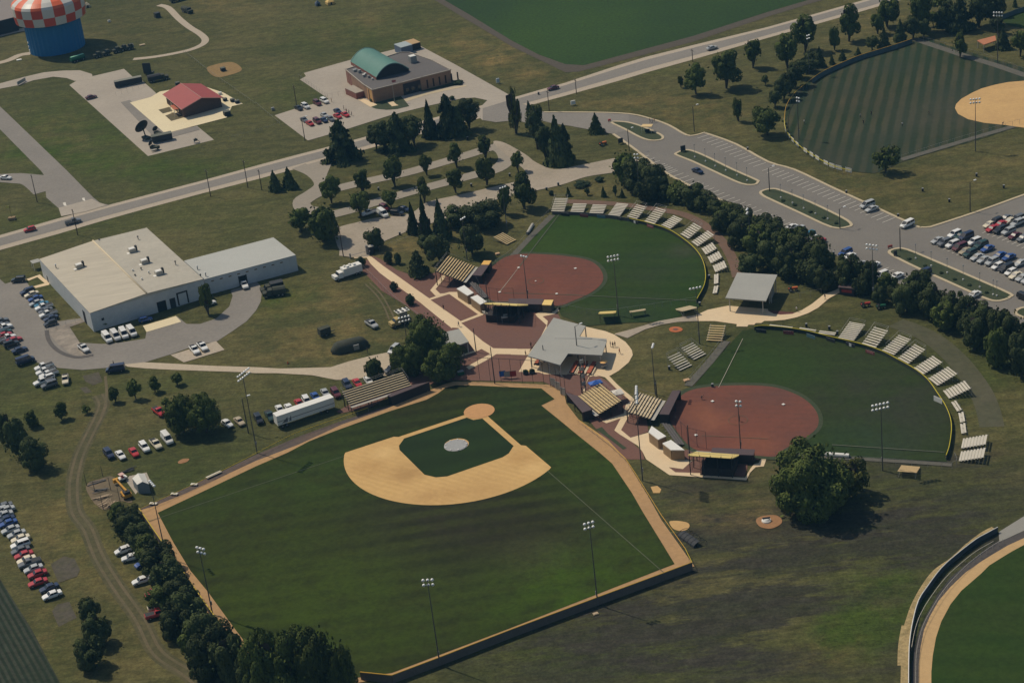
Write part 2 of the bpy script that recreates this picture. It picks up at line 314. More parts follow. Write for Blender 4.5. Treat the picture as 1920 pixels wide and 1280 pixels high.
# ---- upper left drive, slab and aprons
sheet('driveway', [TL(1,1,[(-60,645),(0,628),(200,575),(330,545),(470,532),(600,530),(690,558),(700,600),(560,610),(500,588),(400,578),(250,605),(150,640),(0,668),(-60,688)])], m_conc, 2)
sheet('concrete_yard', [TL(1,1,[(520,640),(600,592),(700,572),(930,518),(1010,592),(1060,600),(1160,690),(1210,745),(1300,980),(1480,948),(1605,1050),(1110,1172)])], m_conc, 1)
sheet('yard_paving', [TL(1,1,[(905,770),(975,752),(1250,1010),(1480,945),(1500,975),(1180,1060)])], m_asph2, 3)
sheet('concrete_apron', [TL(1,1,[(975,773),(1130,732),(1200,690),(1500,640),(1680,700),(1822,782),(1740,800),(1700,885),(1240,1005)])], m_cream2, 4)
sheet('lawn', [TL(1,1,[(1188,828),(1270,806),(1295,836),(1222,856)]), TL(1,1,[(1240,872),(1300,848),(1395,880),(1285,912)])], m_rut, 5)
strip('dirt_path', TL(1,1,[(1000,445),(1180,425),(1400,382),(1510,340),(1540,300),(1500,255),(1420,205),(1340,140),(1260,60),(1190,40)]), 3.2, m_shld, 1)
strip('path', TL(1,1,[(-40,480),(60,455),(150,415),(230,402)]), 4.2, m_shld, 1)
strip('path', TL(1,1,[(-40,275),(60,250),(130,232),(195,222)]), 5.5, m_shld, 1)
sheet('bare_ground', [TL(1,1,[(1550,520),(1600,490),(1740,468),(1815,522),(1740,560),(1620,580)])], m_dry if 0 else MAT('yellow_soil', (.24,.155,.06), .95, .15, .6), 1, smooth=True)
sheet('yard_paving', [[(-80,12),(-80,-20),(0,8),(30,-4),(36,18),(0,30)]], m_asph, 1)
# ---- crop field at the top
m_cb = MAT('field_margin', (.080,.066,.048), .95, .2, .8)
sheet('field_margin', [[(790,-15),(866,32),(960,88),(1010,112),(1060,136),(1085,135),(1300,79),(1440,32),(1560,-5),(1640,-30),(1500,-60),(780,-60)]], m_cb, 1)
sheet('crop_field', [[(806,-15),(880,28),(960,77),(1010,103),(1060,121),(1095,123),(1300,68),(1440,23),(1545,-8),(1640,-34),(1500,-70),(790,-70)]], m_crop, 2)
# ---- green roof building lot
sheet('car_park', [TL(1,2,[(140,868),(290,820),(520,760),(545,745),(330,600),(375,575),(360,550),(700,455),(980,388),(1060,368),(1200,330),(1500,490),(1895,712),(1930,760),(1890,830),(1860,905),(1700,905),(1660,870),(1700,790),(1735,755),(1640,735),(1540,742),(1270,802),(1000,870),(640,985),(390,1057)])], m_conc, 3)
sheet('kerb', [TL(1,2,[(1100,755),(1175,722),(1180,712),(1255,700),(1290,690),(1570,640),(1580,650),(1290,712),(1130,765)])], m_curb, 4)
sheet('lawn', [TL(1,2,[(860,805),(900,780),(820,735),(1080,720),(1110,750),(1150,800),(1060,822),(980,828),(900,820)]), TL(1,2,[(1190,690),(1230,650),(1530,600),(1540,625),(1500,645),(1265,690)])], m_island, 5)
sheet('pavement', [TL(1,2,[(755,745),(800,740),(910,790),(860,808)]), TL(1,2,[(985,770),(1030,765),(1050,785),(1070,795),(1020,802)])], m_cream, 6)
# ---- entrance junction and loop roads in the lawn park
sheet('road', [[(905,204),(950,190),(985,197),(1003,205),(1025,212),(1110,212),(1180,215),(1180,245),(1150,252),(1070,237),(1035,232),(1010,225),(990,232),(968,226),(930,230),(905,226)]], m_asph, 3)
m_loop = MAT('park_drive', (.30,.26,.205), .92, .1, .8, (.25,.22,.175), .05, .7)
strip('park_road', [(560,312),(590,325),(605,345),(585,362),(566,375),(572,392),(610,397)], 6.0, m_loop, 2)
sheet('park_road', [[(553,316),(610,299),(625,300),(612,330),(606,346),(587,358),(590,340),(575,325)]], m_loop, 2)
strip('park_road', [(562,384),(590,366),(640,352),(700,338),(760,325),(820,308),(880,290),(925,276),(945,272)], 6.2, m_loop, 3)
strip('park_road', [(600,408),(650,396),(700,381),(770,360),(830,344),(890,328),(930,318),(950,300),(945,283),(930,275)], 6.2, m_loop, 2)
sheet('gravel_lot', [[(925,268),(945,268),(985,290),(1005,305),(1040,318),(1090,310),(1165,296),(1200,305),(1160,322),(1100,332),(1050,348),(985,362),(940,372),(900,385),(862,397),(830,412),(770,432),(716,452),(700,470),(672,480),(655,478),(636,468),(628,440),(640,425),(700,412),(770,400),(800,380),(860,366),(930,350),(975,338),(985,322),(960,300)]], m_grav, 3, smooth=True)
sheet('gravel_lot', [[(640,425),(636,480),(660,483),(690,482),(716,455),(760,436),(770,402),(700,410)]], m_grav, 4)
# ---- warehouse drive and yard
sheet('driveway', [TL(2,1,[(-60,760),(0,815),(40,850),(100,830),(190,822),(235,885),(330,990),(440,1130),(620,1105),(650,1130),(520,1170),(600,1290),(760,1300),(900,1290),(1090,1260),(1100,1200),(1330,1095),(1400,1150),(1500,1150),(1620,1110),(1720,1020),(1745,940),(1730,900),(1920,830)]) + TL(2,2,[(30,860),(45,920),(35,985),(0,1050)]) + TL(2,1,[(1850,1130),(1750,1200),(1620,1285)]) + TL(3,1,[(1500,20),(1290,95),(1080,160),(900,190),(620,215),(440,200),(330,180),(260,150),(200,120),(60,60),(-60,-40)])], m_asph2, 2)
sheet('concrete_apron', [TL(2,1,[(1072,1165),(1320,1092),(1360,1135),(1100,1212)])], m_cream2, 3)
sheet('concrete_pad', [TL(3,1,[(1280,105),(1620,0),(1685,65),(1380,160)])], m_shld, 3)
sheet('concrete_pad', [TL(2,1,[(350,1200),(620,1110),(650,1130),(520,1175),(600,1300),(700,1400),(560,1400),(430,1300)])], MAT('stained_slab', (.34,.29,.23), .9, .15, .8, (.13,.115,.10), .22, .85), 3)
strip('tar_band', TL(2,1,[(350,1200),(365,1270),(410,1330),(480,1375),(580,1400),(700,1385)]), 1.3, MAT('tar', (.10,.09,.082), .9, .2, 1), 4)
sheet('path', [TL(2,1,[(200,815),(300,780),(320,800),(370,840),(370,858),(270,882),(250,870),(335,845),(280,800),(215,828)])], m_cream, 3)
sheet('gravel_lane', [TL(3,1,[(930,175),(1080,158),(1290,168),(1600,185),(1920,195)])+TL(3,2,[(0,195),(180,205),(400,200),(560,195),(700,150),(880,105),(1010,80),(1060,60),(1130,90),(1240,240),(820,270),(740,290),(600,290),(420,255),(150,240),(0,240)])+TL(3,1,[(1800,232),(1300,215),(1100,205),(960,192)])], m_grav2, 3)
# worn wheel tracks over the grass
for off in (-1.0, 1.0):
    pts = [A(*p) for p in TL(3,1,[(740,400),(770,470),(740,560),(670,700),(600,850),(560,1000),(550,1130),(570,1280)])+TL(4,1,[(660,130),(740,330),(880,560),(1050,800),(1180,1050),(1400,1200),(1500,1290)])]
    q = []
    for i, p in enumerate(pts):
        a = pts[max(i-1, 0)]; b = pts[min(i+1, len(pts)-1)]; d = math.hypot(b.x-a.x, b.y-a.y); q.append((p.x-(b.y-a.y)/d*off, p.y+(b.x-a.x)/d*off))
    strip('wheel_track', q, .7, m_rut, 1, world=True)
    if off < 0: strip('worn_track', TL(3,1,[(740,400),(770,470),(740,560),(670,700),(600,850),(560,1000),(550,1130),(570,1280)])+TL(4,1,[(660,130),(740,330),(880,560),(1050,800),(1180,1050),(1400,1200),(1500,1290)]), 4.2, MAT('worn_verge', (.092,.080,.036), .95, .35, .7, (.062,.060,.024), .16, .95), 0)
strip('wheel_track', TL(3,1,[(790,260),(800,380),(790,480),(760,560)]), .8, m_rut, 1)
strip('wheel_track', TL(2,2,[(820,850),(900,930),(960,1020),(1000,1120)]), .5, m_rut, 1)
strip('wheel_track', TL(2,2,[(850,840),(940,930),(1000,1030),(1040,1110)]), .5, m_rut, 1)
sheet('bare_ground', [TL(3,1,[(600,350),(650,340),(690,380),(640,390)]), TL(3,1,[(620,260),(740,230),(770,300),(700,330),(640,300)]), TL(4,1,[(380,390),(480,330),(560,350),(600,430),(580,480),(440,530)]), TL(4,1,[(390,740),(430,690),(520,670),(575,790),(440,860)])], MAT('gravelly_soil', (.085,.072,.056), .95, .3, .9, (.07,.066,.034), .35, .8), 1)
m_row = striped('row_crop', (.020,.030,.017), (.052,.056,.040), A(0,1085), A(118,1290), .66, var=.5, soft=.6, warp=.25)
sheet('crop_field', [[(-90,1060),(-30,1050),(0,1085),(60,1180),(118,1290),(130,1330),(-100,1330)]], m_row, 1)
# ---- big car park on the right
LOT = [(1075,238),(1150,252),(1190,280),(1245,322),(1290,347),(1370,384),(1420,408),(1500,445),(1552,470),(1600,498),(1645,517),(1720,545),(1790,562),(1860,590),(1935,625),(2000,640),(2000,345),(1920,367),(1755,424),(1740,427),(1717,425),(1645,392),(1490,320),(1440,305),(1380,272),(1322,250),(1287,255),(1255,237),(1222,225),(1180,215),(1110,212),(1075,214)]
sheet('parking_lot', [LOT], m_lot, 2)
def kerbline(px, wd=.9, h=.24, closed=False, label=None, name='kerb', mat=None):
    p = [A(*x) for x in px]; p = smooth_poly([(a.x, a.y) for a in p], 3, closed)
    mb = MB(); n = len(p); prev = None; rows = []
    for i in range(n):
        a = p[(i-1) % n] if closed else p[max(i-1, 0)]; b = p[(i+1) % n] if closed else p[min(i+1, n-1)]; d = math.hypot(b[0]-a[0], b[1]-a[1]) or 1
        nx, ny = -(b[1]-a[1])/d*wd/2, (b[0]-a[0])/d*wd/2
        rows.append([(p[i][0]+nx, p[i][1]+ny, 0), (p[i][0]+nx, p[i][1]+ny, h), (p[i][0]-nx, p[i][1]-ny, h), (p[i][0]-nx, p[i][1]-ny, 0)])
    vs = [v for r in rows for v in r]; fs = []
    for i in range(n if closed else n-1):
        j = (i+1) % n
        for k in range(3): fs.append((4*i+k, 4*i+k+1, 4*j+k+1, 4*j+k))
    mb.add(vs, fs); o = mb.build(name, mat or m_curb); o['kind'] = 'structure'
    return o
kerbline([(1020,211),(1110,211.5),(1180,214.5),(1222,224),(1255,236),(1287,254),(1305,254),(1322,249)])
kerbline([(1322,250),(1380,271),(1440,304),(1490,319),(1560,352),(1645,391),(1717,424),(1728,427),(1742,426.5),(1755,423),(1840,395),(1920,366),(1990,342)])
kerbline([(1150,252),(1190,280),(1245,322),(1290,347),(1370,384),(1420,408)])
ISL = [[(1146,230),(1165,229),(1185,232),(1212,241),(1238,253),(1243,259),(1238,263),(1220,264),(1200,258),(1172,243)],
       [(1268,288),(1285,282),(1302,285),(1330,297),(1375,319),(1418,338),(1421,342),(1414,347),(1390,345),(1347,326),(1300,304),(1270,292)],
       [(1427,360),(1445,355),(1465,358),(1520,380),(1580,409),(1596,421),(1590,426),(1560,427),(1500,400),(1450,377),(1430,367)],
       [(1667,473),(1680,467),(1702,469),(1760,493),(1830,523),(1893,551),(1894,557),(1885,562),(1868,565),(1845,559),(1780,530),(1720,503),(1680,483)],
       [(1904,588),(1915,578),(1940,580),(1990,600),(1990,620),(1930,600)]]
for p in ISL:
    kerbline(p, .9, .24, True)
    c = (sum(x for x, y in p)/len(p), sum(y for x, y in p)/len(p))
    sheet('island_turf', [p], m_island, 3.5, smooth=True)
mk = MB()
def line(mb, a, b, wd=.16, z=4):
    a = Vector((a[0], a[1])); b = Vector((b[0], b[1])); d = (b-a).normalized(); n = Vector((-d.y, d.x))*wd/2
    mb.add([(*(a-n), z*.036+.0405), (*(b-n), z*.036+.0405), (*(b+n), z*.036+.0405), (*(a+n), z*.036+.0405)], [(0, 1, 2, 3)])
def stalls(mb, p0, p1, dpx, n, ln=5.2, wd=.2):
    a = A(*p0); b = A(*p1); d = A(p0[0]+dpx[0], p0[1]+dpx[1])-a; d.normalize()
    for i in range(n): q = a+(b-a)*(i/(n-1)); line(mb, q, q+d*ln, wd)
stalls(mk, (1331,253), (1436,306), (-30,9.5), 13); stalls(mk, (1452,313), (1678,409), (-30,11), 24)
stalls(mk, (1228,318), (1287,349), (28,-9), 7); stalls(mk, (1296,353), (1425,412), (28,-10), 14); stalls(mk, (1436,418), (1480,436), (28,-10), 5)
stalls(mk, (1217,292), (1268,318), (-26,8.5), 6)
stalls(mk, (1752,462), (1925,535), (30,-13), 21, 5.5); stalls(mk, (1842,438), (1925,470), (30,-13), 10, 5.5); stalls(mk, (1640,512), (1700,536), (28,-10), 7)
o = mk.build('parking_marking', m_mark); o['kind'] = 'structure'
# ---- verges beside the lot under the tree line
# ---- plaza brick and walks
BR = [(697,480),(712,485),(745,507),(775,517),(800,514),(815,512),(850,500),(905,520),(925,565),(960,572),(1030,585),(1047,590),(1052,600),(1045,612),(1040,700),(1090,700),(1105,700),(1125,706),(1150,722),(1190,752),(1185,790),(1160,806),(1130,800),(1100,770),(1058,735),(1020,716),(850,713),(800,722),(760,735),(735,738),(700,762),(640,775),(630,772),(690,740),(740,716),(790,690),(840,700),(880,660),(870,648),(850,650),(820,622),(760,572),(715,545),(672,500)]
sheet('brick_plaza', [BR], m_brick, 2)
sheet('brick_plaza', [Z(1050,680,7.111,[(380,760),(600,760),(800,740),(900,660),(1150,700),(1180,920),(930,1005),(1000,1100),(1100,1190),(1130,1290),(900,1290),(800,1230),(560,980)]), Z(1220,720,7.111,[(240,1110),(440,1035),(640,1020),(1290,960),(1290,1130),(1250,1235),(330,1178)]), Z(1220,720,7.111,[(400,880),(1400,860),(1480,930),(1460,1000),(1290,1040),(440,1010)])], m_brick, 2)
W1 = TL(2,2,[(690,600),(720,595),(800,570),(830,600),(845,640),(870,650),(960,720),(1060,790),(1200,890),(1300,960),(1420,920),(1450,912),(1530,912),(1620,985),(1720,1065),(1700,1085),(1540,1145),(1560,1160),(1700,1280)])
W1 += Z(680,560,6.857,[(1680,640),(1920,645),(1990,645),(2010,715),(1920,718),(1720,715),(1600,790),(1370,915),(1330,880),(1640,712),(1530,650),(1440,690),(1060,820),(1040,800),(1440,670),(1360,560),(1230,380),(1150,375)])
W1 += TL(2,2,[(1470,1185),(1340,1080),(1230,990),(1050,860),(930,770),(860,700),(830,655),(740,660)])
sheet('walkway', [W1], m_cream, 3)
sheet('brick_plaza', [TL(2,2,[(1310,972),(1450,928),(1665,1080),(1535,1130)])], m_brick, 4)
sheet('walkway', [Z(800,460,7.111,[(210,405),(250,405),(245,440),(120,590),(180,650),(300,640),(130,690),(100,660),(48,605)])], m_cream, 4)
sheet('walkway', [Z(960,580,8,[(-20,597),(280,597),(235,700),(100,940),(410,948),(480,975),(820,985),(840,975),(1190,995),(1250,1010),(1330,1000),(1470,1000),(1600,925),(1750,800),(1812,690),(1800,620),(1760,560),(1700,490),(1540,385),(1400,330),(1110,265),(1000,400),(520,270),(540,180),(460,110),(640,75),(735,0),(700,-30),(640,30),(560,35),(440,35),(350,75),(380,115),(520,240),(430,420),(230,690),(-20,682)])], m_cream, 3)
sheet('walkway', [Z(1050,680,7.111,[(660,185),(760,290),(860,380),(960,460),(995,500),(945,520),(900,480),(780,380),(700,300),(600,200),(480,170),(380,200),(330,330),(340,400),(300,390),(400,180),(560,100)])], m_cream, 4)
sheet('walkway', [Z(1050,680,7.111,[(990,500),(1000,560),(880,640),(930,690),(815,900),(940,1003),(1190,930),(1230,1000),(1480,1185),(1500,1240),(1600,1290),(1760,1310),(1640,1420)])+Z(1220,720,7.111,[(240,1110),(330,1178),(660,1190),(660,1215),(1260,1250),(1330,1130),(1380,1070),(1440,1055),(1490,975),(1550,975),(1510,1100),(1400,1110),(1330,1180),(1275,1285),(250,1215),(140,1140)])+Z(1050,680,7.111,[(1150,1290),(1100,1190),(1040,1110),(800,960),(725,905),(810,745),(620,810),(560,780),(850,680),(880,560)])], m_cream, 3)
sheet('verge', [Z(1050,680,7.111,[(480,890),(560,860),(640,950),(780,1060),(890,1140),(840,1160),(700,1050)])], m_island, 4)
sheet('walkway', [TL(2,3,[(770,1225),(900,1190),(1100,1130),(1240,1105),(1380,1085),(1470,1045),(1620,1015),(1920,1040)])+Z(1340,480,6.857,[(690,710),(760,745),(850,758),(1000,745),(1120,700),(1250,620),(1400,500),(1560,440),(1610,405),(1615,470),(1470,550),(1330,670),(1200,740),(1060,790),(900,825),(740,838),(640,838),(600,865),(530,865),(510,888),(435,888),(420,912),(280,910),(285,880),(0,840)])+TL(2,3,[(1390,1130),(1240,1135),(1120,1155),(1000,1190),(860,1255)])], m_cream, 3)
sheet('path', [TL(2,3,[(770,1228),(900,1190),(1100,1130),(1240,1105),(1380,1087),(1390,1130),(1240,1137),(1120,1157),(1000,1192),(865,1258)])], m_grav, 4)
sheet('planting_bed', [Z(1340,480,6.857,[(690,705),(780,705),(900,720),(1040,730),(1000,748),(850,758),(760,748)])], MAT('red_mulch', (.10,.035,.03), .95, .25, 2), 4)
m_dust0 = MAT('foul_strip', (.085,.070,.062), .95, .2, .8, (.13,.085,.06), .12, .8)
# ---- baseball field
HB = np.array((4.560550548414902*0, 0))
hb = A(898.7, 772); aB = -1.154728752879528
eB = Vector((math.cos(aB), math.sin(aB))); nB = -Vector((-math.sin(aB), math.cos(aB)))
def BP(x, y): v = Vector((hb.x, hb.y))+eB*x+nB*y; return (v.x, v.y)      # x along the right foul line, y along the left one
m_bb = striped('outfield_grass', (.016,.021,.005), (.036,.048,.007), hb, (hb.x+10, hb.y+.6), 3.1, .34, (.025,.023,.009), .7, .02, .5, patches=[(1010,1045,14,(.058,.046,.028),.75),(820,1010,45,(.034,.029,.019),.55),(1130,1000,25,(.032,.031,.018),.5),(560,1120,40,(.042,.066,.006),.85),(480,1000,45,(.034,.050,.007),.75),(1060,1110,32,(.042,.078,.006),.9),(760,1160,38,(.036,.058,.006),.75),(1200,920,28,(.032,.058,.008),.85),(1110,850,28,(.034,.060,.007),.85),(700,800,30,(.022,.038,.007),.7),(600,890,28,(.032,.056,.008),.75),(980,745,28,(.023,.042,.008),.8),(380,940,25,(.034,.054,.008),.7),(1200,1020,20,(.036,.062,.007),.7)])
sheet('warning_track', [[(262,957),(285,951),(345,927),(400,901.5),(480,864.5),(560,834),(640,797),(720,769),(765,750),(830,722),(850,716),(900,717),(960,719),(1030,722),(1058,738),(1062,757),(1085,787),(1140,825),(1172,860),(1215,930),(1240,975),(1302,1062),(960,1180),(735,1270),(640,1285),(470,1250),(400,1165),(350,1090),(300,1020)]], m_trk, 4)
sheet('foul_strip', [[(262,955),(345,916),(400,892),(480,853),(560,819),(640,790),(720,763),(765,751),(720,773),(640,801),(560,840),(480,871),(400,908),(345,933),(285,955)]], m_dust0, 3)
sheet('outfield', [[(296,962),(400,913),(480,875),(540,849),(580,828),(625,810),(730,772),(800,750),(822,738),(835,728),(855,723),(900,724),(960,727),(1015,729),(1040,749),(1015,761),(1045,785),(1085,818),(1125,850),(1148,870),(1185,925),(1205,960),(1237,1012),(1265,1058),(960,1177),(735,1262),(640,1275),(475,1235),(460,1205),(435,1172),(390,1110),(357,1070),(325,1017)]], m_bb, 5)
arc = []
R0 = 28.96; c0 = (18.44/math.sqrt(2),)*2
def onarc(th): return (c0[0]+R0*math.cos(th), c0[1]+R0*math.sin(th))
Rf = 38.87
t0 = math.atan2(-c0[1], Rf-c0[0]); t1 = math.atan2(Rf-c0[1], -c0[0])
poly = [(-.6,-.6),(23.2,-.6),(24.2,-1.5),(Rf-1,-1.6)]+[onarc(t0-.03+(t1-t0+.06)*i/40) for i in range(41)]+[(-1.6,Rf-1),(-1.5,24.2),(-.6,23.2)]
m_inf = striped('combed_infield_dirt', (.58,.37,.150), (.53,.335,.130), hb, (hb.x+10, hb.y-8), .9, .10, (.52,.33,.135), .9, .06, .8, 1.5, patches=[(690,880,7,(.44,.26,.10),.8),(760,888,8,(.40,.24,.095),.85),(900,915,9,(.46,.28,.11),.8),(980,860,7,(.44,.26,.10),.8),(820,930,8,(.42,.25,.10),.8),(720,850,5,(.66,.44,.19),.7),(1000,880,5,(.66,.44,.19),.7)])
sheet('infield_dirt', [[BP(*p) for p in poly]], m_inf, 6, world=True)
g = 1.1; q = 27.43-1.4
sheet('infield_grass', [[BP(*p) for p in [(4.2,g),(q-3.6,g),(q-3.2,1.6),(q-1.0,3.8),(q-.2,6.0),(q-.2,q-4.5),(q-1.5,q-2),(q-4.5,q-.2),(6.0,q-.2),(3.8,q-1.0),(1.6,q-3.2),(g,q-3.6),(g,4.2),(3.4,3.4)]]], striped('infield_turf', (.016,.029,.008), (.020,.037,.009), hb, (hb.x+10, hb.y+1.2), 5, .14, (.013,.023,.013), .8), 7, world=True)
sheet('home_plate_dirt', [[BP(4.1*math.cos(i*PI/18), 4.1*math.sin(i*PI/18)) for i in range(36)]], m_trk if 0 else MAT('home_dirt', (.50,.27,.115), .95, .08, .8), 8, world=True)
sheet('pitcher_mound', [[BP(12.7+3.2*math.cos(i*PI/15), 12.7+3.2*math.sin(i*PI/15)) for i in range(30)]], m_tan, 8, world=True)
fl = MB()
for s in ((38.9,0,97,0),(0,38.9,0,97)): line(fl, BP(s[0],s[1]), BP(s[2],s[3]), .2, 7)
o = fl.build('foul_line', m_chalkf); o['kind'] = 'structure'
bs = MB()
for s in ((12.9,12.9),): bs.obox((*BP(*s), .3), .6, .3, .1, aB+PI/4)
sheet('bullpen_mound', [[(1255,979),(1262,976.5),(1275,977),(1289,980),(1293,986),(1288,993),(1275,995.5),(1262,991)]], m_tan, 3, smooth=True)
sheet('bullpen_mound', [TL(3,3,[(1040,1092),(1090,1084),(1120,1110),(1108,1138),(1060,1138)])], m_tan, 3)
sheet('bare_ground', [TL(3,1,[(1335,905),(1370,882),(1420,882),(1400,905),(1350,918)]), TL(4,4,[(-90,60),(-40,30),(60,25),(105,60),(90,95),(20,125),(-60,110)])], MAT('orange_soil', (.30,.16,.075), .95, .15, 1), 3, smooth=True)
m_redd = striped('combed_red_dirt', (.172,.064,.043), (.150,.060,.042), A(936,550), A(1044,552), 1.2, .14, (.125,.058,.044), .9, .05, .8, 1.5, patches=[(1340,790,9,(.26,.10,.055),.6),(1310,770,7,(.23,.09,.05),.6),(1420,835,9,(.24,.09,.05),.6),(1450,745,8,(.11,.06,.05),.6),(950,535,6,(.22,.085,.05),.6),(1010,505,7,(.13,.06,.048),.5),(1040,550,6,(.21,.08,.05),.5)])
# ---- softball fields
m_sf1 = striped('softball_grass', (.021,.045,.007), (.029,.056,.008), A(1100,560), A(1250,560), 4, .30, (.031,.046,.011), .9, .03, patches=[(1080,445,25,(.028,.066,.008),.85),(1020,460,18,(.036,.064,.010),.8),(1230,500,22,(.030,.043,.021),.6),(1200,590,20,(.026,.042,.020),.7),(1290,470,10,(.055,.060,.036),.5),(1080,600,14,(.060,.062,.034),.6)])
m_sf2 = striped('softball_grass', (.022,.039,.008), (.028,.048,.008), A(1500,800), A(1650,800), 4, .30, (.029,.039,.012), .9, .03, patches=[(1640,740,35,(.035,.037,.024),.6),(1450,690,22,(.026,.056,.009),.8),(1720,780,25,(.034,.038,.024),.6),(1600,830,18,(.022,.048,.020),.6),(1700,840,15,(.03,.044,.022),.6)])
F1 = [(1035,402),(1060,400),(1105,403),(1140,406),(1180,413),(1207,419),(1247,431),(1275,446),(1302,468),(1317,489),(1323,512),(1320,537),(1307,563)]
sheet('softball_outfield', [F1+[(1312,575),(1260,601),(1220,604),(1160,606),(1100,612),(1052,592),(1045,575),(960,560),(940,500),(958,480),(1000,440)]], m_sf1, 3, smooth=False)
def ring(px, mat, lay, name): sheet(name, [px], mat, lay, smooth=True)
D1 = [(898,538),(905,520),(925,499),(950,482),(985,477),(1020,478),(1060,481),(1100,488),(1121,500),(1131,518),(1126,535),(1104,552),(1072,566),(1050,574),(1015,574),(960,567),(925,566),(908,552)]
ring([(960+(x-1015)*1.07+55, 527+(y-527)*1.08) for x, y in D1], m_island, 4, 'infield_edge'); ring(D1, m_redd, 5, 'softball_infield')
F2 = [(1391,621),(1415,617),(1437,615),(1500,622),(1560,633),(1598,643),(1640,655),(1680,672),(1712,691),(1738,713),(1756,738),(1771,763),(1780,787),(1783,808),(1778,836),(1771,856)]
sheet('softball_outfield', [F2+[(1776,866),(1700,862),(1580,856),(1470,852),(1400,850),(1290,760),(1300,726),(1345,672)]], m_sf2, 3)
D2 = [(1262,800),(1255,782),(1262,762),(1278,742),(1300,731),(1340,725),(1390,723),(1440,725),(1475,733),(1507,748),(1528,768),(1535,788),(1529,806),(1503,826),(1470,843),(1455,856),(1420,855),(1350,848),(1300,842)]
ring([(1395+(x-1395)*1.06, 788+(y-788)*1.08) for x, y in D2], m_island, 4, 'infield_edge'); ring(D2, m_redd, 5, 'softball_infield')
fl = MB(); fc = MB()
def GL(mb, a, b, wd, z): line(mb, A(*a), A(*b), wd, z)
GL(fl, (936,550), (962,517), .14, 7); GL(fl, (962,517), (974,501), .12, 7); GL(fc, (974,501), (1048,404), .3, 7); GL(fc, (1060,554), (1306,565), .3, 7); GL(fc, (945,550.5), (1060,554), .2, 7)
GL(fl, (1347.5,727.5), (1393,636), .12, 7); GL(fc, (1560,835), (1771,849), .35, 7); GL(fc, (1315,818), (1440,824), .15, 7)
def circ(mb, c, r, wd, z, n=28):
    for i in range(n):
        a, b = 2*PI*i/n, 2*PI*(i+1)/n; line(mb, (c.x+r*math.cos(a), c.y+r*math.sin(a)), (c.x+r*math.cos(b), c.y+r*math.sin(b)), wd, z)
circ(fc, A(1004.5,528.7), 2.44, .14, 7); circ(fc, A(1384,789), 2.44, .10, 7)
o = fl.build('foul_line', m_chalk); o['kind'] = 'structure'; o = fc.build('foul_line', m_chalkf); o['kind'] = 'structure'
m_dust = MAT('worn_strip', (.105,.098,.078), .95, .18, .8)
strip('path', [(1362,640),(1330,680),(1290,724)], 2.4, m_dust, 4, sm=False); strip('path', [(1036,404),(1000,440),(962,480)], 2.2, m_dust, 4, sm=False)
strip('path', [(1470,853),(1600,860),(1700,866),(1785,872)], 1.5, m_dust, 4, sm=False)
m_rw = MAT('red_shale_walk', (.17,.10,.07), .95, .15, 1, (.11,.08,.055), .1, .7)
strip('warning_walk', [(1062,378),(1110,380),(1170,384),(1225,392),(1280,402),(1320,422),(1355,455),(1375,490),(1383,520)], 3.2, m_rw, 2)
strip('worn_path', [(1860,800),(1850,760),(1830,720),(1790,670),(1740,630),(1680,605)], 6, MAT('worn_grass', (.088,.082,.048), .95, .2, .5, (.062,.066,.032), .08, .9), 1)
# ---- striped field at the top right
m_f3 = striped('striped_grass', (.021,.035,.014), (.070,.064,.032), A(1600,300), A(1640,140), 2.1, .15, (.036,.046,.032), .5, .02, .6, 1.2, patches=[(1800,215,30,(.075,.065,.042),.45),(1620,190,22,(.052,.046,.032),.35),(1700,90,30,(.024,.046,.024),.45),(1540,300,20,(.055,.052,.036),.4)])
F3 = TL(1,4,[(1090,292),(980,325),(850,372),(700,425),(580,465),(420,535),(330,590),(230,670),(180,740),(140,820),(130,900),(145,990),(220,1080),(350,1170),(480,1240),(620,1288)])
sheet('striped_outfield', [F3+[(1640,326),(1690,305),(1730,292),(1850,258),(1935,228),(1990,215),(1990,150),(1920,128),(1850,108),(1790,90),(1735,72)]], m_f3, 2)
sheet('sand_infield', [TL(1,4,[(2100,600),(1920,610),(1800,620),(1700,640),(1600,668),(1530,700),(1450,745),(1410,785),(1402,815),(1425,858),(1500,898),(1620,925),(1780,942),(1920,962),(2100,985)])], m_tan, 4)
strip('path', TL(1,4,[(1090,292),(1200,330),(1500,430),(1700,490),(1920,565),(2080,610)]), 3.5, m_dust, 3, sm=False)
strip('path', TL(1,4,[(1000,1200),(1300,1110),(1600,1020),(1880,940),(2050,900)]), 2.5, m_dust, 3, sm=False)
sheet('outfield', [TL(1,4,[(1740,150),(1760,120),(1850,85),(1920,65),(2050,50),(2050,230),(1920,215),(1800,190)])], m_sf1, 2)
# ---- corner of the stadium at the lower right
def ar(p): return TL(4,4,p)
G4 = [(2150,190),(1920,247),(1830,295),(1740,350),(1660,400),(1600,460),(1450,590),(1370,690),(1300,820),(1260,940),(1235,1080),(1225,1200),(1225,1420)]
T4 = [(2150,120),(1920,195),(1800,250),(1690,315),(1600,370),(1480,455),(1370,560),(1280,665),(1215,780),(1170,885),(1145,1010),(1132,1140),(1130,1420)]
K4 = [(2150,20),(1920,140),(1850,175),(1760,215),(1640,290),(1500,400),(1370,510),(1270,640),(1190,790),(1140,900),(1105,1040),(1090,1160),(1085,1420)]
W4 = [(1722,150),(1640,195),(1560,240),(1420,348),(1300,458),(1200,590),(1130,700),(1088,850),(1064,1000),(1057,1150),(1055,1420)]
sheet('stadium_path', [ar(K4)+ar(T4)[::-1]], m_asph if 0 else MAT('dark_asphalt', (.075,.066,.06), .9, .12, 1), 2)
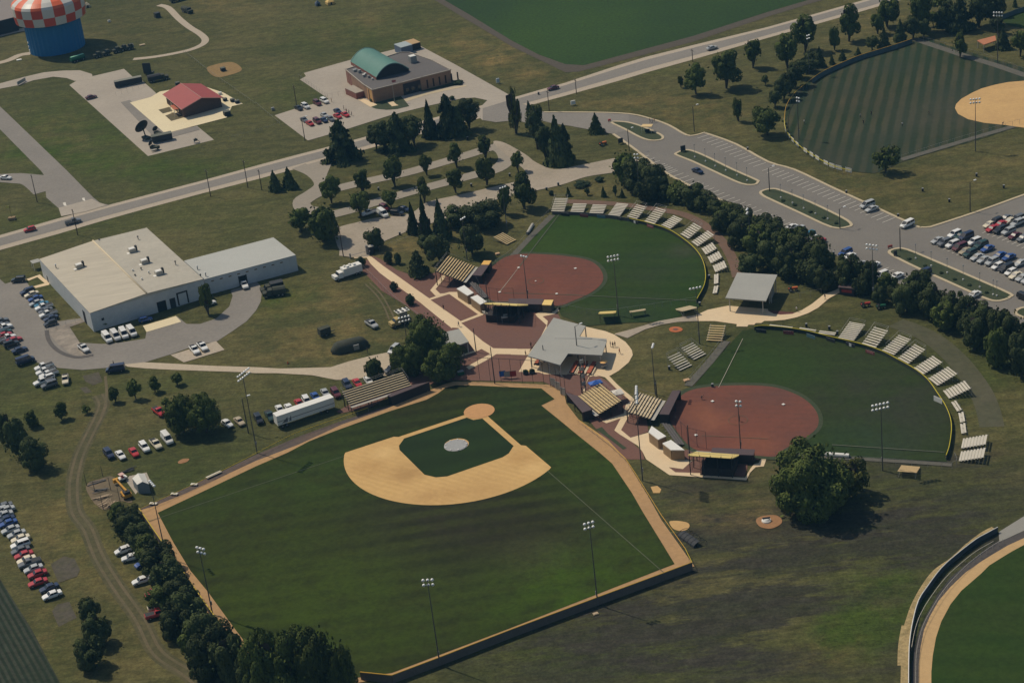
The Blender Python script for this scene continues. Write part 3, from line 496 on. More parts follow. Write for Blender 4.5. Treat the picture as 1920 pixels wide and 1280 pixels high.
sheet('stadium_path', [ar([(1730,215),(1640,270),(1500,380),(1370,490),(1270,620),(1185,780),(1130,900),(1095,1040),(1080,1160),(1072,1420)])+ar(K4)[::-1][:-2]], MAT('dark_paving', (.06,.056,.056), .9, .12, 1), 1)
sheet('warning_track', [ar(T4)+ar(G4)[::-1]], m_tan if 0 else MAT('tan_track', (.50,.33,.155), .95, .09, .7, (.44,.29,.14), .06, .7), 3)
sheet('outfield', [ar(G4)+[(2100,1320),(2100,990)]], m_sf1, 3)
sheet('concrete_pad', [ar([(1730,150),(1920,32),(2150,-90),(2150,20),(1920,140),(1735,225)])], MAT('grey_concrete', (.26,.25,.22), .9, .05, 1), 3)
m_straw = MAT('straw', (.42,.31,.15), .95, .35, 1.5, (.20,.16,.07), .4, .8)
rs2 = random.Random(5); pts = ar([(1715,120),(1640,160),(1540,235),(1420,345),(1290,440),(1200,560),(1125,700),(1075,850),(1050,1000),(1045,1150),(1040,1400)])
out = []
for i, p in enumerate(smooth_poly(pts, 7, False)[::-1]): out.append((p[0]-rs2.choice((1, 3, 5, 9, 14))*rs2.uniform(.6, 1.1)*min(1, (i+4)/12 if i < 55 else 12/(i-42)), p[1]-rs2.uniform(-2, 3)))
strip('straw', [(x-5, y) for x, y in pts], 1.5, m_straw, 1); strip('straw', [(x-9, y+1) for x, y in pts[2:8]], 1.1, m_straw, 1); strip('straw', [(x-12, y) for x, y in pts[7:10]], 1.4, m_straw, 1)
for p in (TL(2,3,[(1178,1190),(1190,1178),(1225,1172),(1262,1178),(1280,1192),(1268,1206),(1225,1214),(1190,1208)]),): sheet('mulch_ring', [p], MAT('orange_mulch', (.42,.13,.05), .95, .2, 2), 4, smooth=True)
sheet('mulch_ring', [TL(2,3,[(1205,1192),(1225,1184),(1250,1192),(1225,1202)])], m_brick, 5, smooth=True)
# ================================================ KIT OF PARTS
def paintmat():
    m = MAT('car_paint', (.5,.5,.5), .32, objcol=True, spec=.5); b = m.node_tree.nodes['Principled BSDF']; b.inputs['Coat Weight'].default_value = .4; return m
m_paint = paintmat()
m_glass = MAT('dark_glass', (.012,.015,.02), .12, spec=.6)
m_tyre = MAT('tyre', (.02,.02,.02), .9); m_rim = MAT('wheel_rim', (.35,.35,.36), .35, metal=.7)
m_white = MAT('white_metal', (.72,.70,.64), .5, .05, 2); m_steel = MAT('galvanised_steel', (.30,.30,.29), .5, .1, 2, metal=.3)
m_alu = MAT('aluminium_plank', (.62,.57,.47), .5, .06, 2, (.50,.46,.38), .2, .6)
m_alu2 = MAT('aluminium_plank_grey', (.40,.375,.32), .55, .1, 2); m_wood = MAT('yellow_plank', (.56,.41,.20), .8, .12, 2, (.45,.35,.20), .3, .7)
m_pole = MAT('pole_metal', (.055,.052,.05), .6, .1, 2); m_woodpole = MAT('wooden_pole', (.07,.052,.04), .9, .2, 3)
m_fpole = MAT('floodlight_pole_metal', (.10,.10,.098), .5, .1, 2, metal=.2); m_lampw = MAT('lamp_shell', (.85,.85,.82), .25, spec=.6); m_dark = MAT('dark_interior', (.012,.013,.016), .9); m_shade = MAT('dark_paint', (.03,.032,.035), .7)
m_roofg = MAT('grey_roof', (.34,.335,.30), .75, .05, 1.5, (.30,.295,.265), .15, .7); m_red = MAT('red_paint', (.34,.03,.025), .6); m_orange = MAT('orange_paint', (.50,.11,.03), .6)
m_yel = MAT('yellow_paint', (.55,.40,.03), .6, .1, 2); m_yel2 = MAT('faded_yellow', (.62,.48,.17), .7, .08, 1); m_brownr = MAT('brown_roof', (.085,.058,.060), .75, .08, 1.5)
m_blue = MAT('blue_tarp', (.03,.12,.45), .6); m_darkbr = MAT('dark_brown_wall', (.035,.028,.028), .85, .15, 1.5); m_tanw = MAT('tan_block', (.30,.21,.12), .9, .12, 2, (.22,.15,.08), .5, .6)
m_olive = MAT('olive_canvas', (.045,.05,.035), .9, .15, 2, (.07,.07,.05), .3, .6); m_green = MAT('green_paint', (.015,.10,.05), .5); m_screen = MAT('dark_windscreen', (.105,.092,.084), .9, .15, 1.5, (.13,.115,.10), .1, .8)
def carmesh(kind):
    L, W, zb, zh, zd, cab, bed = {'sedan': (4.7,1.8,.24,.92,.98,(-1.55,1.05,-1.0,.35,1.42),0), 'suv': (4.8,1.9,.3,1.12,1.15,(-2.28,1.15,-2.1,.45,1.8),0), 'van': (5.1,1.95,.28,1.05,1.12,(-2.45,1.75,-2.35,.75,1.85),0),
        'pickup': (5.7,1.95,.35,1.12,1.15,(-.45,1.35,-.25,.75,1.82),1), 'hatch': (4.2,1.75,.25,.95,1.0,(-1.95,1.0,-1.6,.35,1.5),0), 'cargo_van': (5.6,2.0,.3,1.25,1.3,(-2.7,2.0,-2.65,1.2,2.25),0)}[kind]
    h = L/2; w = W/2; body = MB()
    st = [(-h, .84, zb+.18, zd-.16), (-h+.12, .95, zb, zd-.03), (cab[0], 1, zb, zd), (0, 1, zb, (zd+zh)/2), (cab[1], 1, zb, zh+.02), (h-.45, .97, zb, zh-.10), (h-.1, .88, zb, zh-.24), (h, .74, zb+.14, zh-.36)]
    rows = [[(x, s*w*k, z) for s, k, z in ((-1,.9,z0),(-1,1,z0+.18),(-1,1,z1-.22),(-1,.90,z1),(1,.90,z1),(1,1,z1-.22),(1,1,z0+.18),(1,.9,z0))] for x, k0, z0, z1 in st for w in (W/2*k0,)]
    vs = [v for r in rows for v in r]; fs = []
    for i in range(len(rows)-1):
        for k in range(8): fs.append((8*i+k, 8*(i+1)+k, 8*(i+1)+(k+1) % 8, 8*i+(k+1) % 8))
    fs += [tuple(range(8)), tuple(8*(len(rows)-1)+k for k in range(7, -1, -1))]
    body.add(vs, fs, False)
    zt = cab[4]; wb = W/2*.90; wt = W/2*.74; gl = MB(); zc = min(zd, zh)-.04
    b = [(cab[0],-wb,zc),(cab[1],-wb,zc),(cab[1],wb,zc),(cab[0],wb,zc)]; t = [(cab[2],-wt,zt),(cab[3],-wt,zt),(cab[3],wt,zt),(cab[2],wt,zt)]
    gl.add(b+t, [(0,1,5,4),(1,2,6,5),(2,3,7,6),(3,0,4,7),(4,5,6,7)])
    roof = MB(); e = .05; roof.add([(cab[2]-e,-wt-e,zt-.01),(cab[3]+e,-wt-e,zt-.01),(cab[3]+e,wt+e,zt-.01),(cab[2]-e,wt+e,zt-.01),(cab[2]+.12,-wt+.12,zt+.06),(cab[3]-.12,-wt+.12,zt+.06),(cab[3]-.12,wt-.12,zt+.06),(cab[2]+.12,wt-.12,zt+.06)],
        [(4,5,6,7),(0,1,5,4),(1,2,6,5),(2,3,7,6),(3,0,4,7),(3,2,1,0)])
    for s in (-1, 1):                     # roof pillars in paint
        for (bx, tx) in ((cab[0], cab[2]), (cab[1], cab[3])): roof.tube((bx, s*(wb-.01), zc), (tx, s*(wt+.01), zt), .05, 4)
        if kind in ('suv', 'van', 'cargo_van', 'sedan', 'hatch'): mxx = (cab[0]+cab[1])/2-.1; roof.tube((mxx, s*(wb+.0), zc), (mxx, s*(wt+.02), zt), .05, 4)
    if kind == 'cargo_van': roof.add([(cab[0]-.02,-wb-.02,zc),(.5,-wb-.02,zc),(.5,-wt-.02,zt),(cab[2],-wt-.02,zt)], [(0,1,2,3)]); roof.add([(cab[0]-.02,wb+.02,zc),(.5,wb+.02,zc),(.5,wt+.02,zt),(cab[2],wt+.02,zt)], [(3,2,1,0)])
    out = {'body': body.mesh('car_body_'+kind, m_paint), 'window': gl.mesh('car_window_'+kind, m_glass), 'roof': roof.mesh('car_roof_'+kind, m_paint)}
    if bed:
        bd = MB(); bd.box(-h+.14, cab[0]-.08, -w+.20, w-.20, zd-.02, zd+.006); out['bed'] = bd.mesh('truck_bed', m_shade)  # flat dark plate stands in for the shaded hollow of the bed
    wm = MB(); n = 12
    wm.add([(.33*math.cos(2*PI*i/n), y, .33*math.sin(2*PI*i/n)) for y in (-.11, .11) for i in range(n)], [(i, n+i, n+(i+1) % n, (i+1) % n) for i in range(n)]+[tuple(range(n)), tuple(range(2*n-1, n-1, -1))], True)
    wm.mi = 1; wm.add([(.19*math.cos(2*PI*i/n), y, .19*math.sin(2*PI*i/n)) for y in (-.12, .12) for i in range(n)], [tuple(range(n)), tuple(range(2*n-1, n-1, -1))])
    out['wheel'] = wm.mesh('wheel', [m_tyre, m_rim]); hl = MB(); hl.box(-.08, .04, -.18, .18, -.07, .07); out['headlight'] = hl.mesh('headlight', m_lampw)
    out['dim'] = (L, W, zh); return out
CM = {k: carmesh(k) for k in ('sedan', 'suv', 'van', 'pickup', 'hatch', 'cargo_van')}
CC = {'white': (.72,.71,.67), 'silver': (.40,.41,.40), 'grey': (.12,.125,.13), 'black': (.012,.013,.015), 'red': (.42,.02,.02), 'maroon': (.10,.012,.015), 'blue': (.02,.07,.26), 'dark blue': (.012,.022,.06), 'teal': (.02,.16,.26), 'green': (.015,.045,.035), 'tan': (.42,.34,.22), 'gold': (.36,.30,.19), 'cream': (.66,.58,.42), 'yellow': (.6,.42,.06), 'olive': (.045,.05,.03)}
NM = {'sedan': 'sedan', 'suv': 'suv', 'van': 'minivan', 'pickup': 'pickup_truck', 'hatch': 'hatchback', 'cargo_van': 'cargo_van'}
CT = {'sedan': 'car', 'suv': 'car', 'van': 'van', 'pickup': 'pickup truck', 'hatch': 'car', 'cargo_van': 'van'}
def car(px, d, kind, col, label, group=None, h=.55, z=.22, flip=False):
    """px: middle of the car in the photograph (body centre); d: heading, an angle or two photo points"""
    p = A(px[0], px[1], h); a = d if not isinstance(d, (list, tuple)) else ang(A(*d[0]), A(*d[1]))
    if flip: a += PI
    a += random.uniform(-.04, .04)
    cm = CM[kind]; t = thing(NM[kind], label, CT[kind], (p.x, p.y, z), a, group); c = CC[col] if isinstance(col, str) else col
    k = random.uniform(.9, 1.08); c = tuple(x*k for x in c)
    child('body', cm['body'], t, color=c); child('window', cm['window'], t); child('roof', cm['roof'], t, color=c)
    if 'bed' in cm: child('bed', cm['bed'], t)
    L, W, zh = cm['dim']
    for x in (-L*.31, L*.32):
        for y in (-W/2+.10, W/2-.10): child('wheel', cm['wheel'], t, (x, y, .33))
    for y in (-W/2+.34, W/2-.34): child('headlight', cm['headlight'], t, (L/2-.06, y, zh-.45))
    return t
# ------------------------------------------------ trees
def leafmat(name, c, c2):
    m = bpy.data.materials.new(name); m.use_nodes = True; t = m.node_tree; N = t.nodes; L = t.links; b = N['Principled BSDF']
    b.inputs['Roughness'].default_value = .8; b.inputs['Specular IOR Level'].default_value = .15
    tc = N.new('ShaderNodeTexCoord'); oi = N.new('ShaderNodeObjectInfo')
    n = N.new('ShaderNodeTexNoise'); n.inputs['Scale'].default_value = 3.0; n.inputs['Detail'].default_value = 5; n.inputs['Roughness'].default_value = .7; L.new(tc.outputs['Object'], n.inputs[0])
    mr = N.new('ShaderNodeMapRange'); mr.inputs[1].default_value = .36; mr.inputs[2].default_value = .66; L.new(n.outputs[0], mr.inputs[0])
    x = N.new('ShaderNodeMix'); x.data_type = 'RGBA'; L.new(mr.outputs[0], x.inputs[0]); x.inputs[6].default_value = (*c, 1); x.inputs[7].default_value = (*c2, 1)
    r = N.new('ShaderNodeMapRange'); r.inputs[3].default_value = .72; r.inputs[4].default_value = 1.28; L.new(oi.outputs['Random'], r.inputs[0])
    s = N.new('ShaderNodeVectorMath'); s.operation = 'SCALE'; L.new(x.outputs[2], s.inputs[0]); L.new(r.outputs[0], s.inputs[3])
    mu = N.new('ShaderNodeVectorMath'); mu.operation = 'MULTIPLY'; L.new(s.outputs[0], mu.inputs[0]); L.new(oi.outputs['Color'], mu.inputs[1]); L.new(mu.outputs[0], b.inputs['Base Color'])
    return m
m_leaf = leafmat('leaves', (.042,.060,.014), (.105,.130,.026)); m_ndl = leafmat('needles', (.036,.050,.018), (.082,.100,.030)); m_bark = MAT('bark', (.07,.055,.042), .95, .25, 3)
m_box = leafmat('clipped_leaves', (.026,.045,.022), (.045,.072,.03))
def quads(P, Nn, size, rs_, flat=.6):
    n = len(P); R = rs_.normal(size=(n, 3)); Nn = Nn+R*flat; Nn /= np.linalg.norm(Nn, axis=1)[:, None]
    T = np.cross(Nn, rs_.normal(size=(n, 3))); T /= np.linalg.norm(T, axis=1)[:, None]; B_ = np.cross(Nn, T)
    s = (size*rs_.uniform(.6, 1.35, n))[:, None]
    V = np.stack([P-T*s-B_*s*.7, P+T*s-B_*s*.7, P+T*s*.75+B_*s*.8, P-T*s*.75+B_*s*.8], 1).reshape(-1, 3)
    return V
def leafmesh(name, V, mat, scale):
    n = len(V)//4; V = V*np.array(scale); me = bpy.data.meshes.new(name); me.vertices.add(n*4); me.vertices.foreach_set('co', V.astype(np.float32).ravel())
    me.loops.add(n*4); me.loops.foreach_set('vertex_index', np.arange(n*4, dtype=np.int32)); me.polygons.add(n)
    me.polygons.foreach_set('loop_start', np.arange(0, n*4, 4, dtype=np.int32)); me.materials.append(mat); me.update(calc_edges=True); me.validate(); return me
def round_crown(seed, nl, nleaf, size, lumpy=.36, flatb=.0, mat=None):
    r = np.random.RandomState(seed); cs = []; rr = []; off = r.uniform(-.28, .28, 3); off[2] = 0
    while len(cs) < nl:
        p = r.uniform(-1, 1, 3)
        if np.linalg.norm(p) > 1: continue
        p = p*.80+off*(abs(p[2])); p[2] = p[2] if p[2] > -.5 else p[2]*.6
        cs.append(p); rr.append(r.uniform(lumpy*.45, lumpy*1.15))
    cs = np.array(cs); rr = np.array(rr)
    k = r.choice(nl, nleaf*3, p=rr**2/np.sum(rr**2)); d = r.normal(size=(nleaf*3, 3)); d /= np.linalg.norm(d, axis=1)[:, None]
    rad = rr[k]*(1-np.abs(r.normal(0, .09, nleaf*3))); P = cs[k]+d*rad[:, None]
    D = np.linalg.norm(P[:, None, :]-cs[None], axis=2)-rr[None]*.86; D[np.arange(len(k)), k] = 1
    keep = (D.min(1) > 0)
    P = P[keep][:nleaf]; d = d[keep][:nleaf]
    V = quads(P, d+P*.4, size, r, .35)
    I = r.normal(size=(nleaf//7, 3))*.30; V2 = quads(I, r.normal(size=I.shape), size*1.7, r)
    V = np.concatenate([V, V2]); lo = -1.02; hi = 1.08; lo, hi = np.percentile(V[:, 2], (1.0, 99.3)); V[:, :2] /= np.percentile(np.hypot(V[:, 0], V[:, 1]), 97); V[:, 2] = (V[:, 2]-lo)/(hi-lo); Q = V.reshape(-1, 4, 3); c = Q.mean(1); ok = (np.hypot(c[:, 0], c[:, 1]) < 1.06) & (c[:, 2] < 1.01) & (c[:, 2] > -.04); V = Q[ok].reshape(-1, 3); return V        # z 0..1, radius about 1
def cone_crown(seed, nleaf, size, p=1.0, droop=.35, ragged=.15, levels=16):
    r = np.random.RandomState(seed); t = 1-np.sqrt(r.uniform(0, 1, nleaf)); lv = np.round(t*levels)/levels; nb = 9
    br = r.uniform(0, 1, (levels+1, nb)); a = r.uniform(0, 2*PI, nleaf); bi = (a/(2*PI)*nb).astype(int) % nb
    li = (t*levels).astype(int); R = (1-t)**p*(1-ragged*br[li, bi]*2)*(.66+.55*(1-(t*levels) % 1)); q = r.uniform(.25, 1, nleaf)**.45
    P = np.stack([R*q*np.cos(a), R*q*np.sin(a), t-droop*.08*q], 1); Nn = np.stack([np.cos(a)*.7, np.sin(a)*.7, np.full(nleaf, .75)], 1)
    return quads(P, Nn, size, r, .45)
TK = {}
def tk(name, V, mat): TK[name] = V; TK[name+'_m'] = leafmesh('crown_'+name, V, mat, (1, 1, 1))
for i in range(4): tk('oak%d' % i, round_crown(11+i, 30, 4200, .046, .34), m_leaf)
for i in range(3): tk('big%d' % i, round_crown(31+i, 90, 17000, .022, .24), m_leaf)
for i in range(5): tk('mid%d' % i, round_crown(41+i, 30, 7500, .034, .34), m_ndl)
for i in range(2): tk('thin%d' % i, round_crown(51+i, 22, 1300, .055, .28), m_leaf)
for i in range(3): tk('spruce%d' % i, cone_crown(61+i, 4200, .070, .85, .35, .26, 14), m_ndl)
for i in range(2): tk('pine%d' % i, cone_crown(71+i, 6000, .060, .52, .3, .46, 9), m_ndl)
for i in range(1): tk('box%d' % i, round_crown(81+i, 30, 3500, .045, .42), m_box)
tr = MB(); tr.cyl(0, 0, 0, .55, 1.0, .6, 7, True); 
for k in range(6):
    a = k*1.1; tr.tube((0, 0, .28+.05*k), (5*math.cos(a), 5*math.sin(a), .55+.05*k), .42, 5, .12)
trunk_me = tr.mesh('trunk', m_bark)
TI = [0]
def tree(bx, by, ty, wpx, kind, label, group=None, cat='tree', name='tree', tint=None, bare=.28, hscale=None, tx=None):
    """base pixel, top pixel row, crown width in pixels"""
    h = VH(bx, by, bx-(by-ty)*.11 if tx is None else tx, ty); p = A(bx, by)
    s = math.hypot(*(np.array(proj((p.x+1, p.y, h*.6)))-np.array(proj((p.x, p.y, h*.6))))); r = wpx/s/2*{'pine': 1.35, 'spruce': 1.2}.get(kind, .98)
    keys = [k for k in TK if k.startswith(kind) and not k.endswith('_m')]; k = keys[TI[0] % len(keys)]; TI[0] += 1
    t = thing(name, label, cat, (p.x, p.y, 0), 0, group)
    z0 = h*bare if not kind.startswith(('spruce', 'pine', 'box')) else h*(.04 if kind[0] != 'b' else -.06)
    c = child('crown', TK[k+'_m'], t, (0, 0, z0), color=tint or (1, 1, 1), rz=random.uniform(0, 6.28), scale=(r*1.02, r*1.02, h-z0))
    rt = max(.12, .028*h)
    q = child('trunk', trunk_me, t, (0, 0, 0), rz=random.uniform(0, 6), scale=(rt, rt, h))
    if kind.startswith(('spruce', 'pine', 'box')): q.scale = (rt, rt, h*.5)
    return t
# ------------------------------------------------ poles
lamp = MB(); n = 10
lamp.add([(r*math.cos(2*PI*i/n), r*math.sin(2*PI*i/n), z) for r, z in ((.36, -.22), (.33, 0), (.19, .24)) for i in range(n)], [(k*n+i, k*n+(i+1) % n, (k+1)*n+(i+1) % n, (k+1)*n+i) for k in range(2) for i in range(n)]+[tuple(range(2*n, 3*n)), tuple(range(n-1, -1, -1))], True)
lamp_me = lamp.mesh('floodlight', m_lampw)  # white shell colour stands in for the sun glinting off the lamps
def floodlight(b, t, rows, cols, face, label, hh=None, group='floodlight poles round the ball fields', sp=1.0):
    h = hh or VH(b[0], b[1], t[0], t[1]); p = A(*b); f = A(*face); a = ang(p, f)
    o = thing('floodlight_pole', label, 'floodlight', (p.x, p.y, 0), a, group)
    MB().cyl(0, 0, 0, h, .16, .075, 8).build('pole', m_fpole, o)
    m = MB()
    for r in range(rows): m.box(-.03, .03, -cols*sp/2, cols*sp/2, h-.1-r*1.2-.06, h-.1-r*1.2)
    m.build('crossarm', m_fpole, o); MB().box(.10, .34, -.18, .18, 2.6, 3.6).build('control_box', m_steel, o)
    for r in range(rows):
        for c in range(cols):
            l = child('lamp', lamp_me, o, (.35, (c-(cols-1)/2)*sp, h-.1-r*1.2)); l.rotation_euler = (0, -.65, 0)
    return o
def utility_pole(b, t, label, arm=True, lampb=False, mat=None, h=None, group='poles along the road', name='utility_pole', r=.14, cat='pole'):
    h = h or VH(b[0], b[1], t[0], t[1]); p = A(*b); a = ang(A(0, 455), A(600, 285))
    o = thing(name, label, cat, (p.x, p.y, 0), a, group); MB().cyl(0, 0, 0, h, r*1.2, r*.8, 7).build('pole', mat or m_woodpole, o)
    if arm:
        m = MB(); m.box(-.06, .06, -1.2, 1.2, h-.75, h-.62)
        m.build('crossarm', mat or m_woodpole, o)
        for y in (-1.05, 0, 1.05): MB().cyl(.09, y, h-.62, h-.40, .06, .04, 6).build('insulator', m_white, o)
    if lampb:
        MB().tube((0, 0, h-.1), (1.6, 0, h+.25), .05, 5).build('bracket', mat or m_steel, o); MB().obox((1.9, 0, h+.25), .9, .35, .22).build('lamp', m_lampw, o)
    return o
def island_lamp(b, label, h=4.6):
    p = A(*b); o = thing('lot_lamp', label, 'lamp post', (p.x, p.y, 0), 0, 'slim lamp posts on the parking islands')
    MB().cyl(0, 0, 0, h, .06, .05, 6).build('pole', m_steel, o); MB().cyl(0, 0, h, h+.35, .22, .12, 8).build('lamp', m_steel, o); MB().cyl(0, 0, 0, .55, .24, .24, 8).build('base', m_white, o)
    return o
# ------------------------------------------------ bleachers and stands
def bleacher(fl, fr, bl, br, label, group=None, z0=0.0, name='bleacher', mat=None, mat2=None, rail=True, rises=(.16,.2,.25,.3,.36), run=.76, deck=None, n=None, plank=.42, cat='bleacher', legs=True):
    fl, fr = A(*fl, z0+.45), A(*fr, z0+.45); wd = math.hypot(fr.x-fl.x, fr.y-fl.y); mid = (fl+fr)/2
    bp = ((bl[0]+br[0])/2, (bl[1]+br[1])/2); best = None
    for sg in (1, -1):
        nx, ny = -(fr.y-fl.y)/wd*sg, (fr.x-fl.x)/wd*sg
        for k in ([n] if n else range(2, 34)):
            for rise in rises:
                q = proj((mid.x+nx*k*run, mid.y+ny*k*run, z0+.45+k*rise)); e = (q[0]-bp[0])**2+(q[1]-bp[1])**2+abs(rise-.25)*6
                if best is None or e < best[0]: best = (e, sg, k, rise)
    e, sg, k, rise = best; a = ang(fl, fr)+(0 if sg > 0 else PI)
    o = thing(name, label, cat, (mid.x, mid.y, 0), a, group); w = wd/2; mat = mat or m_alu; pl = MB(); ft = MB(); fm = MB(); n = k
    for i in range(n):
        y = i*run; z = z0+.45+i*rise; pl.box(-w, w, y, y+plank, z-.04, z)
        if i: ft.box(-w, w, y-run+plank+.03, y-run+plank+.30, z-rise-.12, z-rise-.08)
    pl.build('seat_planks', mat, o)
    if n > 1: ft.build('foot_planks', mat2 or mat, o)
    D = n*run; ng = max(2, int(w*2/2.4)+1)
    for i in range(ng):
        x = -w+.25+(2*w-.5)*i/(ng-1); fm.tube((x, 0, z0+.35), (x, D, z0+.30+n*rise), .045, 4)
        if legs:
            for j in range(0, n+1, 3): fm.tube((x, j*run, 0), (x, j*run, z0+.35+j*rise), .04, 4)
            fm.tube((x, D, 0), (x, D, z0+.4+n*rise), .05, 4); fm.tube((x, D, .1), (x, D*.4, z0+.3+n*.4*rise), .03, 4)
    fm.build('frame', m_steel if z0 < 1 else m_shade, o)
    if rail and n > 4:
        rl = MB(); zt = z0+.45+n*rise
        for dz in (.45, .95): rl.tube((-w, D, zt+dz), (w, D, zt+dz), .03, 4)
        for s in (-w, w):
            rl.tube((s, run*2, z0+.45+2*rise+.9), (s, D, zt+.95), .03, 4)
            for j in range(2, n+1, 2): rl.tube((s, j*run, z0+.4+j*rise), (s, j*run, z0+.45+j*rise+.9), .025, 4)
        for i in range(ng): x = -w+2*w*i/(ng-1); rl.tube((x, D, zt-.2), (x, D, zt+.95), .025, 4)
        rl.build('guard_rail', m_steel, o)
    o['_n'] = n; o['_d'] = D; o['_w'] = w; o['_r'] = rise
    del o['_n'], o['_d'], o['_w'], o['_r']
    return o, (w, D, z0, z0+.45+n*rise)
# ------------------------------------------------ fences
def fence(name, px, h, label, cap=None, panel=None, post=2.8, cat='fence', world=False, top=None, sm=False, r=.045, group=None, posts=True, th=.05, mat=None):
    """px ground points (or seen at the top of the fence when top=True)"""
    P = [(p[0], p[1]) for p in px] if world else [(q.x, q.y) for q in (A(*p, h if top else 0) for p in px)]
    if sm: P = smooth_poly(P, 4, False)
    o = thing(name, label, cat, (P[0][0], P[0][1], 0), 0, group); ox, oy = P[0]; P = [(x-ox, y-oy) for x, y in P]
    ps = MB(); cp = MB(); pn = MB(); PP = []
    for i in range(len(P)-1):
        a, b = P[i], P[i+1]; d = math.hypot(b[0]-a[0], b[1]-a[1])
        if d < .01: continue
        k = max(1, round(d/post))
        if posts:
            for j in range(k+(i == len(P)-2)): PP.append((a[0]+(b[0]-a[0])*j/k, a[1]+(b[1]-a[1])*j/k))
        if cap: cp.tube((a[0], a[1], h), (b[0], b[1], h), cap[1], 5)
        else: ps.tube((a[0], a[1], h), (b[0], b[1], h), r*.7, 4)
        if panel: nx, ny = -(b[1]-a[1])/d*th, (b[0]-a[0])/d*th; pn.add([(a[0]+nx,a[1]+ny,.03),(b[0]+nx,b[1]+ny,.03),(b[0]+nx,b[1]+ny,h-.02),(a[0]+nx,a[1]+ny,h-.02),(a[0]-nx,a[1]-ny,.03),(b[0]-nx,b[1]-ny,.03),(b[0]-nx,b[1]-ny,h-.02),(a[0]-nx,a[1]-ny,h-.02)], [(0,1,2,3),(7,6,5,4),(3,2,6,7),(0,3,7,4),(1,5,6,2)])
    if ps.v: ps.build('top_rail', mat or m_steel, o)
    if PP:
        pm = MB().cyl(0, 0, 0, h, r, r, 5).mesh('fence_post', mat or m_steel); st = max(1, -(-len(PP)//99))
        for x, y in PP[::st]: child('post', pm, o, (x, y, 0))
    if cap: cp.build('top_rail', cap[0], o)
    if panel: pn.build('panel', panel, o)
    return o
# ================================================ TREES AND POLES
def row(lst, lab, group, **kw):
    for i, t in enumerate(lst): tree(*t[:5], lab.replace('#', ordn(i)), group, **kw)
g = 'round trees planted in rows in the lawn park'
row([(622,381,329,41,'oak'),(681,366,318,35,'oak'),(741,350,297,39,'oak'),(801,329,291,25,'oak'),(857,314,267,32,'oak'),(911,299,255,30,'oak')], '# round tree from the left in the upper row of the lawn park', g, bare=.30)
row([(676,408,362,42,'oak'),(734,390,358,33,'oak'),(796,380,333,29,'oak'),(855,362,316,36,'oak'),(913,347,296,38,'oak'),(972,322,286,26,'oak')], '# round tree from the left in the lower row of the lawn park', g, bare=.30)
tree(517,358,318,25,'spruce','left one of two blue-green spruces beside the loop drive entrance','pair of spruces by the loop drive'); tree(544,353,313,28,'spruce','right one of two blue-green spruces beside the loop drive entrance','pair of spruces by the loop drive')
tree(608,452,390,66,'oak','large round shade tree behind the white warehouse',bare=.12); tree(565,434,390,46,'oak','dark shade tree touching the large tree behind the warehouse',bare=.1)
tree(704,466,429,38,'mid','broad pine standing beside the entrance gate',bare=.1)
g = 'clipped round shrubs beside the plaza walk'
for i, (x, y, ty, wd) in enumerate([(678,500,481,20),(739,545,528,17),(770,571,551,20)]): tree(x, y, ty, wd, 'box', 'clipped ball shrub on the brick strip, %s down the walk from the gate' % ordn(i), g, 'shrub', 'round_shrub')
tree(729,494,471,18,'box','left of two upright clipped shrubs on the lawn near the gate','pair of upright shrubs','shrub','round_shrub'); tree(747,495,474,15,'box','right of two upright clipped shrubs on the lawn near the gate','pair of upright shrubs','shrub','round_shrub')
tree(800,514,498,18,'box','dark low shrub on the lawn left of the yellow grandstand',None,'shrub','round_shrub')
tree(785,516,470,36,'pine','small ragged pine on the lawn left of the yellow grandstand')
row([(776,438,377,23,'spruce'),(799,448,366,24,'spruce'),(829,447,372,33,'spruce')], '# tall spruce from the left above the plaza lawn', 'three tall spruces above the plaza')
tree(825,490,437,52,'mid','dark spreading tree just above the yellow grandstand',bare=.15); tree(886,478,420,52,'mid','dark spreading tree behind the floodlight pole above the plaza',bare=.12)
tree(905,424,376,84,'mid','wide low tree behind the left field corner of the upper softball field',bare=.05); tree(862,424,386,56,'mid','wide low tree right of the three spruces',bare=.05)
tree(948,402,350,27,'oak','narrow dark tree left of the upper softball field',bare=.15); tree(984,392,325,52,'oak','big dark shade tree at the upper left of the upper softball field',bare=.2)
tree(801,470,440,34,'mid','low dark tree under the three tall spruces',bare=.05)
g = 'pines along the main road'
for x, y, ty, wd, k, l in [(644,300,224,56,'pine','lone ragged pine between the road and the loop drive'),(722,282,228,50,'mid','leftmost pine of the dense group beside the road'),(748,282,212,50,'pine','tall pine, second from the left in the dense road group'),(778,274,220,52,'mid','pine in the middle of the dense road group'),(808,258,187,28,'spruce','narrow spruce in the road group, left of the tallest pine'),(842,254,176,44,'pine','tallest pine of the road group'),(880,242,184,46,'mid','rightmost pine of the road group'),(706,280,236,34,'mid','low pine at the left foot of the dense road group'),(862,252,200,36,'pine','low pine between the tallest pine and the rightmost pine')]:
    tree(x, y, ty, wd, k, l, g)
tree(968,250,166,28,'thin','thin bare-looking tree at the road junction',bare=.15,tint=(1.5,1.2,1.2))
for x, y, ty, wd, l in [(995,238,190,16,'thin dark spruce behind the junction cluster'),(1008,280,200,42,'left spruce of the cluster at the junction'),(1047,306,217,46,'tallest spruce of the cluster at the junction'),(1024,298,235,40,'short spruce in the middle of the junction cluster'),(1062,300,232,28,'right hand spruce of the junction cluster')]: tree(x, y, ty, wd, 'spruce' if 'tallest' in l else ('mid' if 'left' in l or 'middle' in l else 'pine'), l, 'spruce cluster at the junction')
tree(1118,249,212,27,'spruce','single cone-shaped spruce on the grass by the lot entrance')
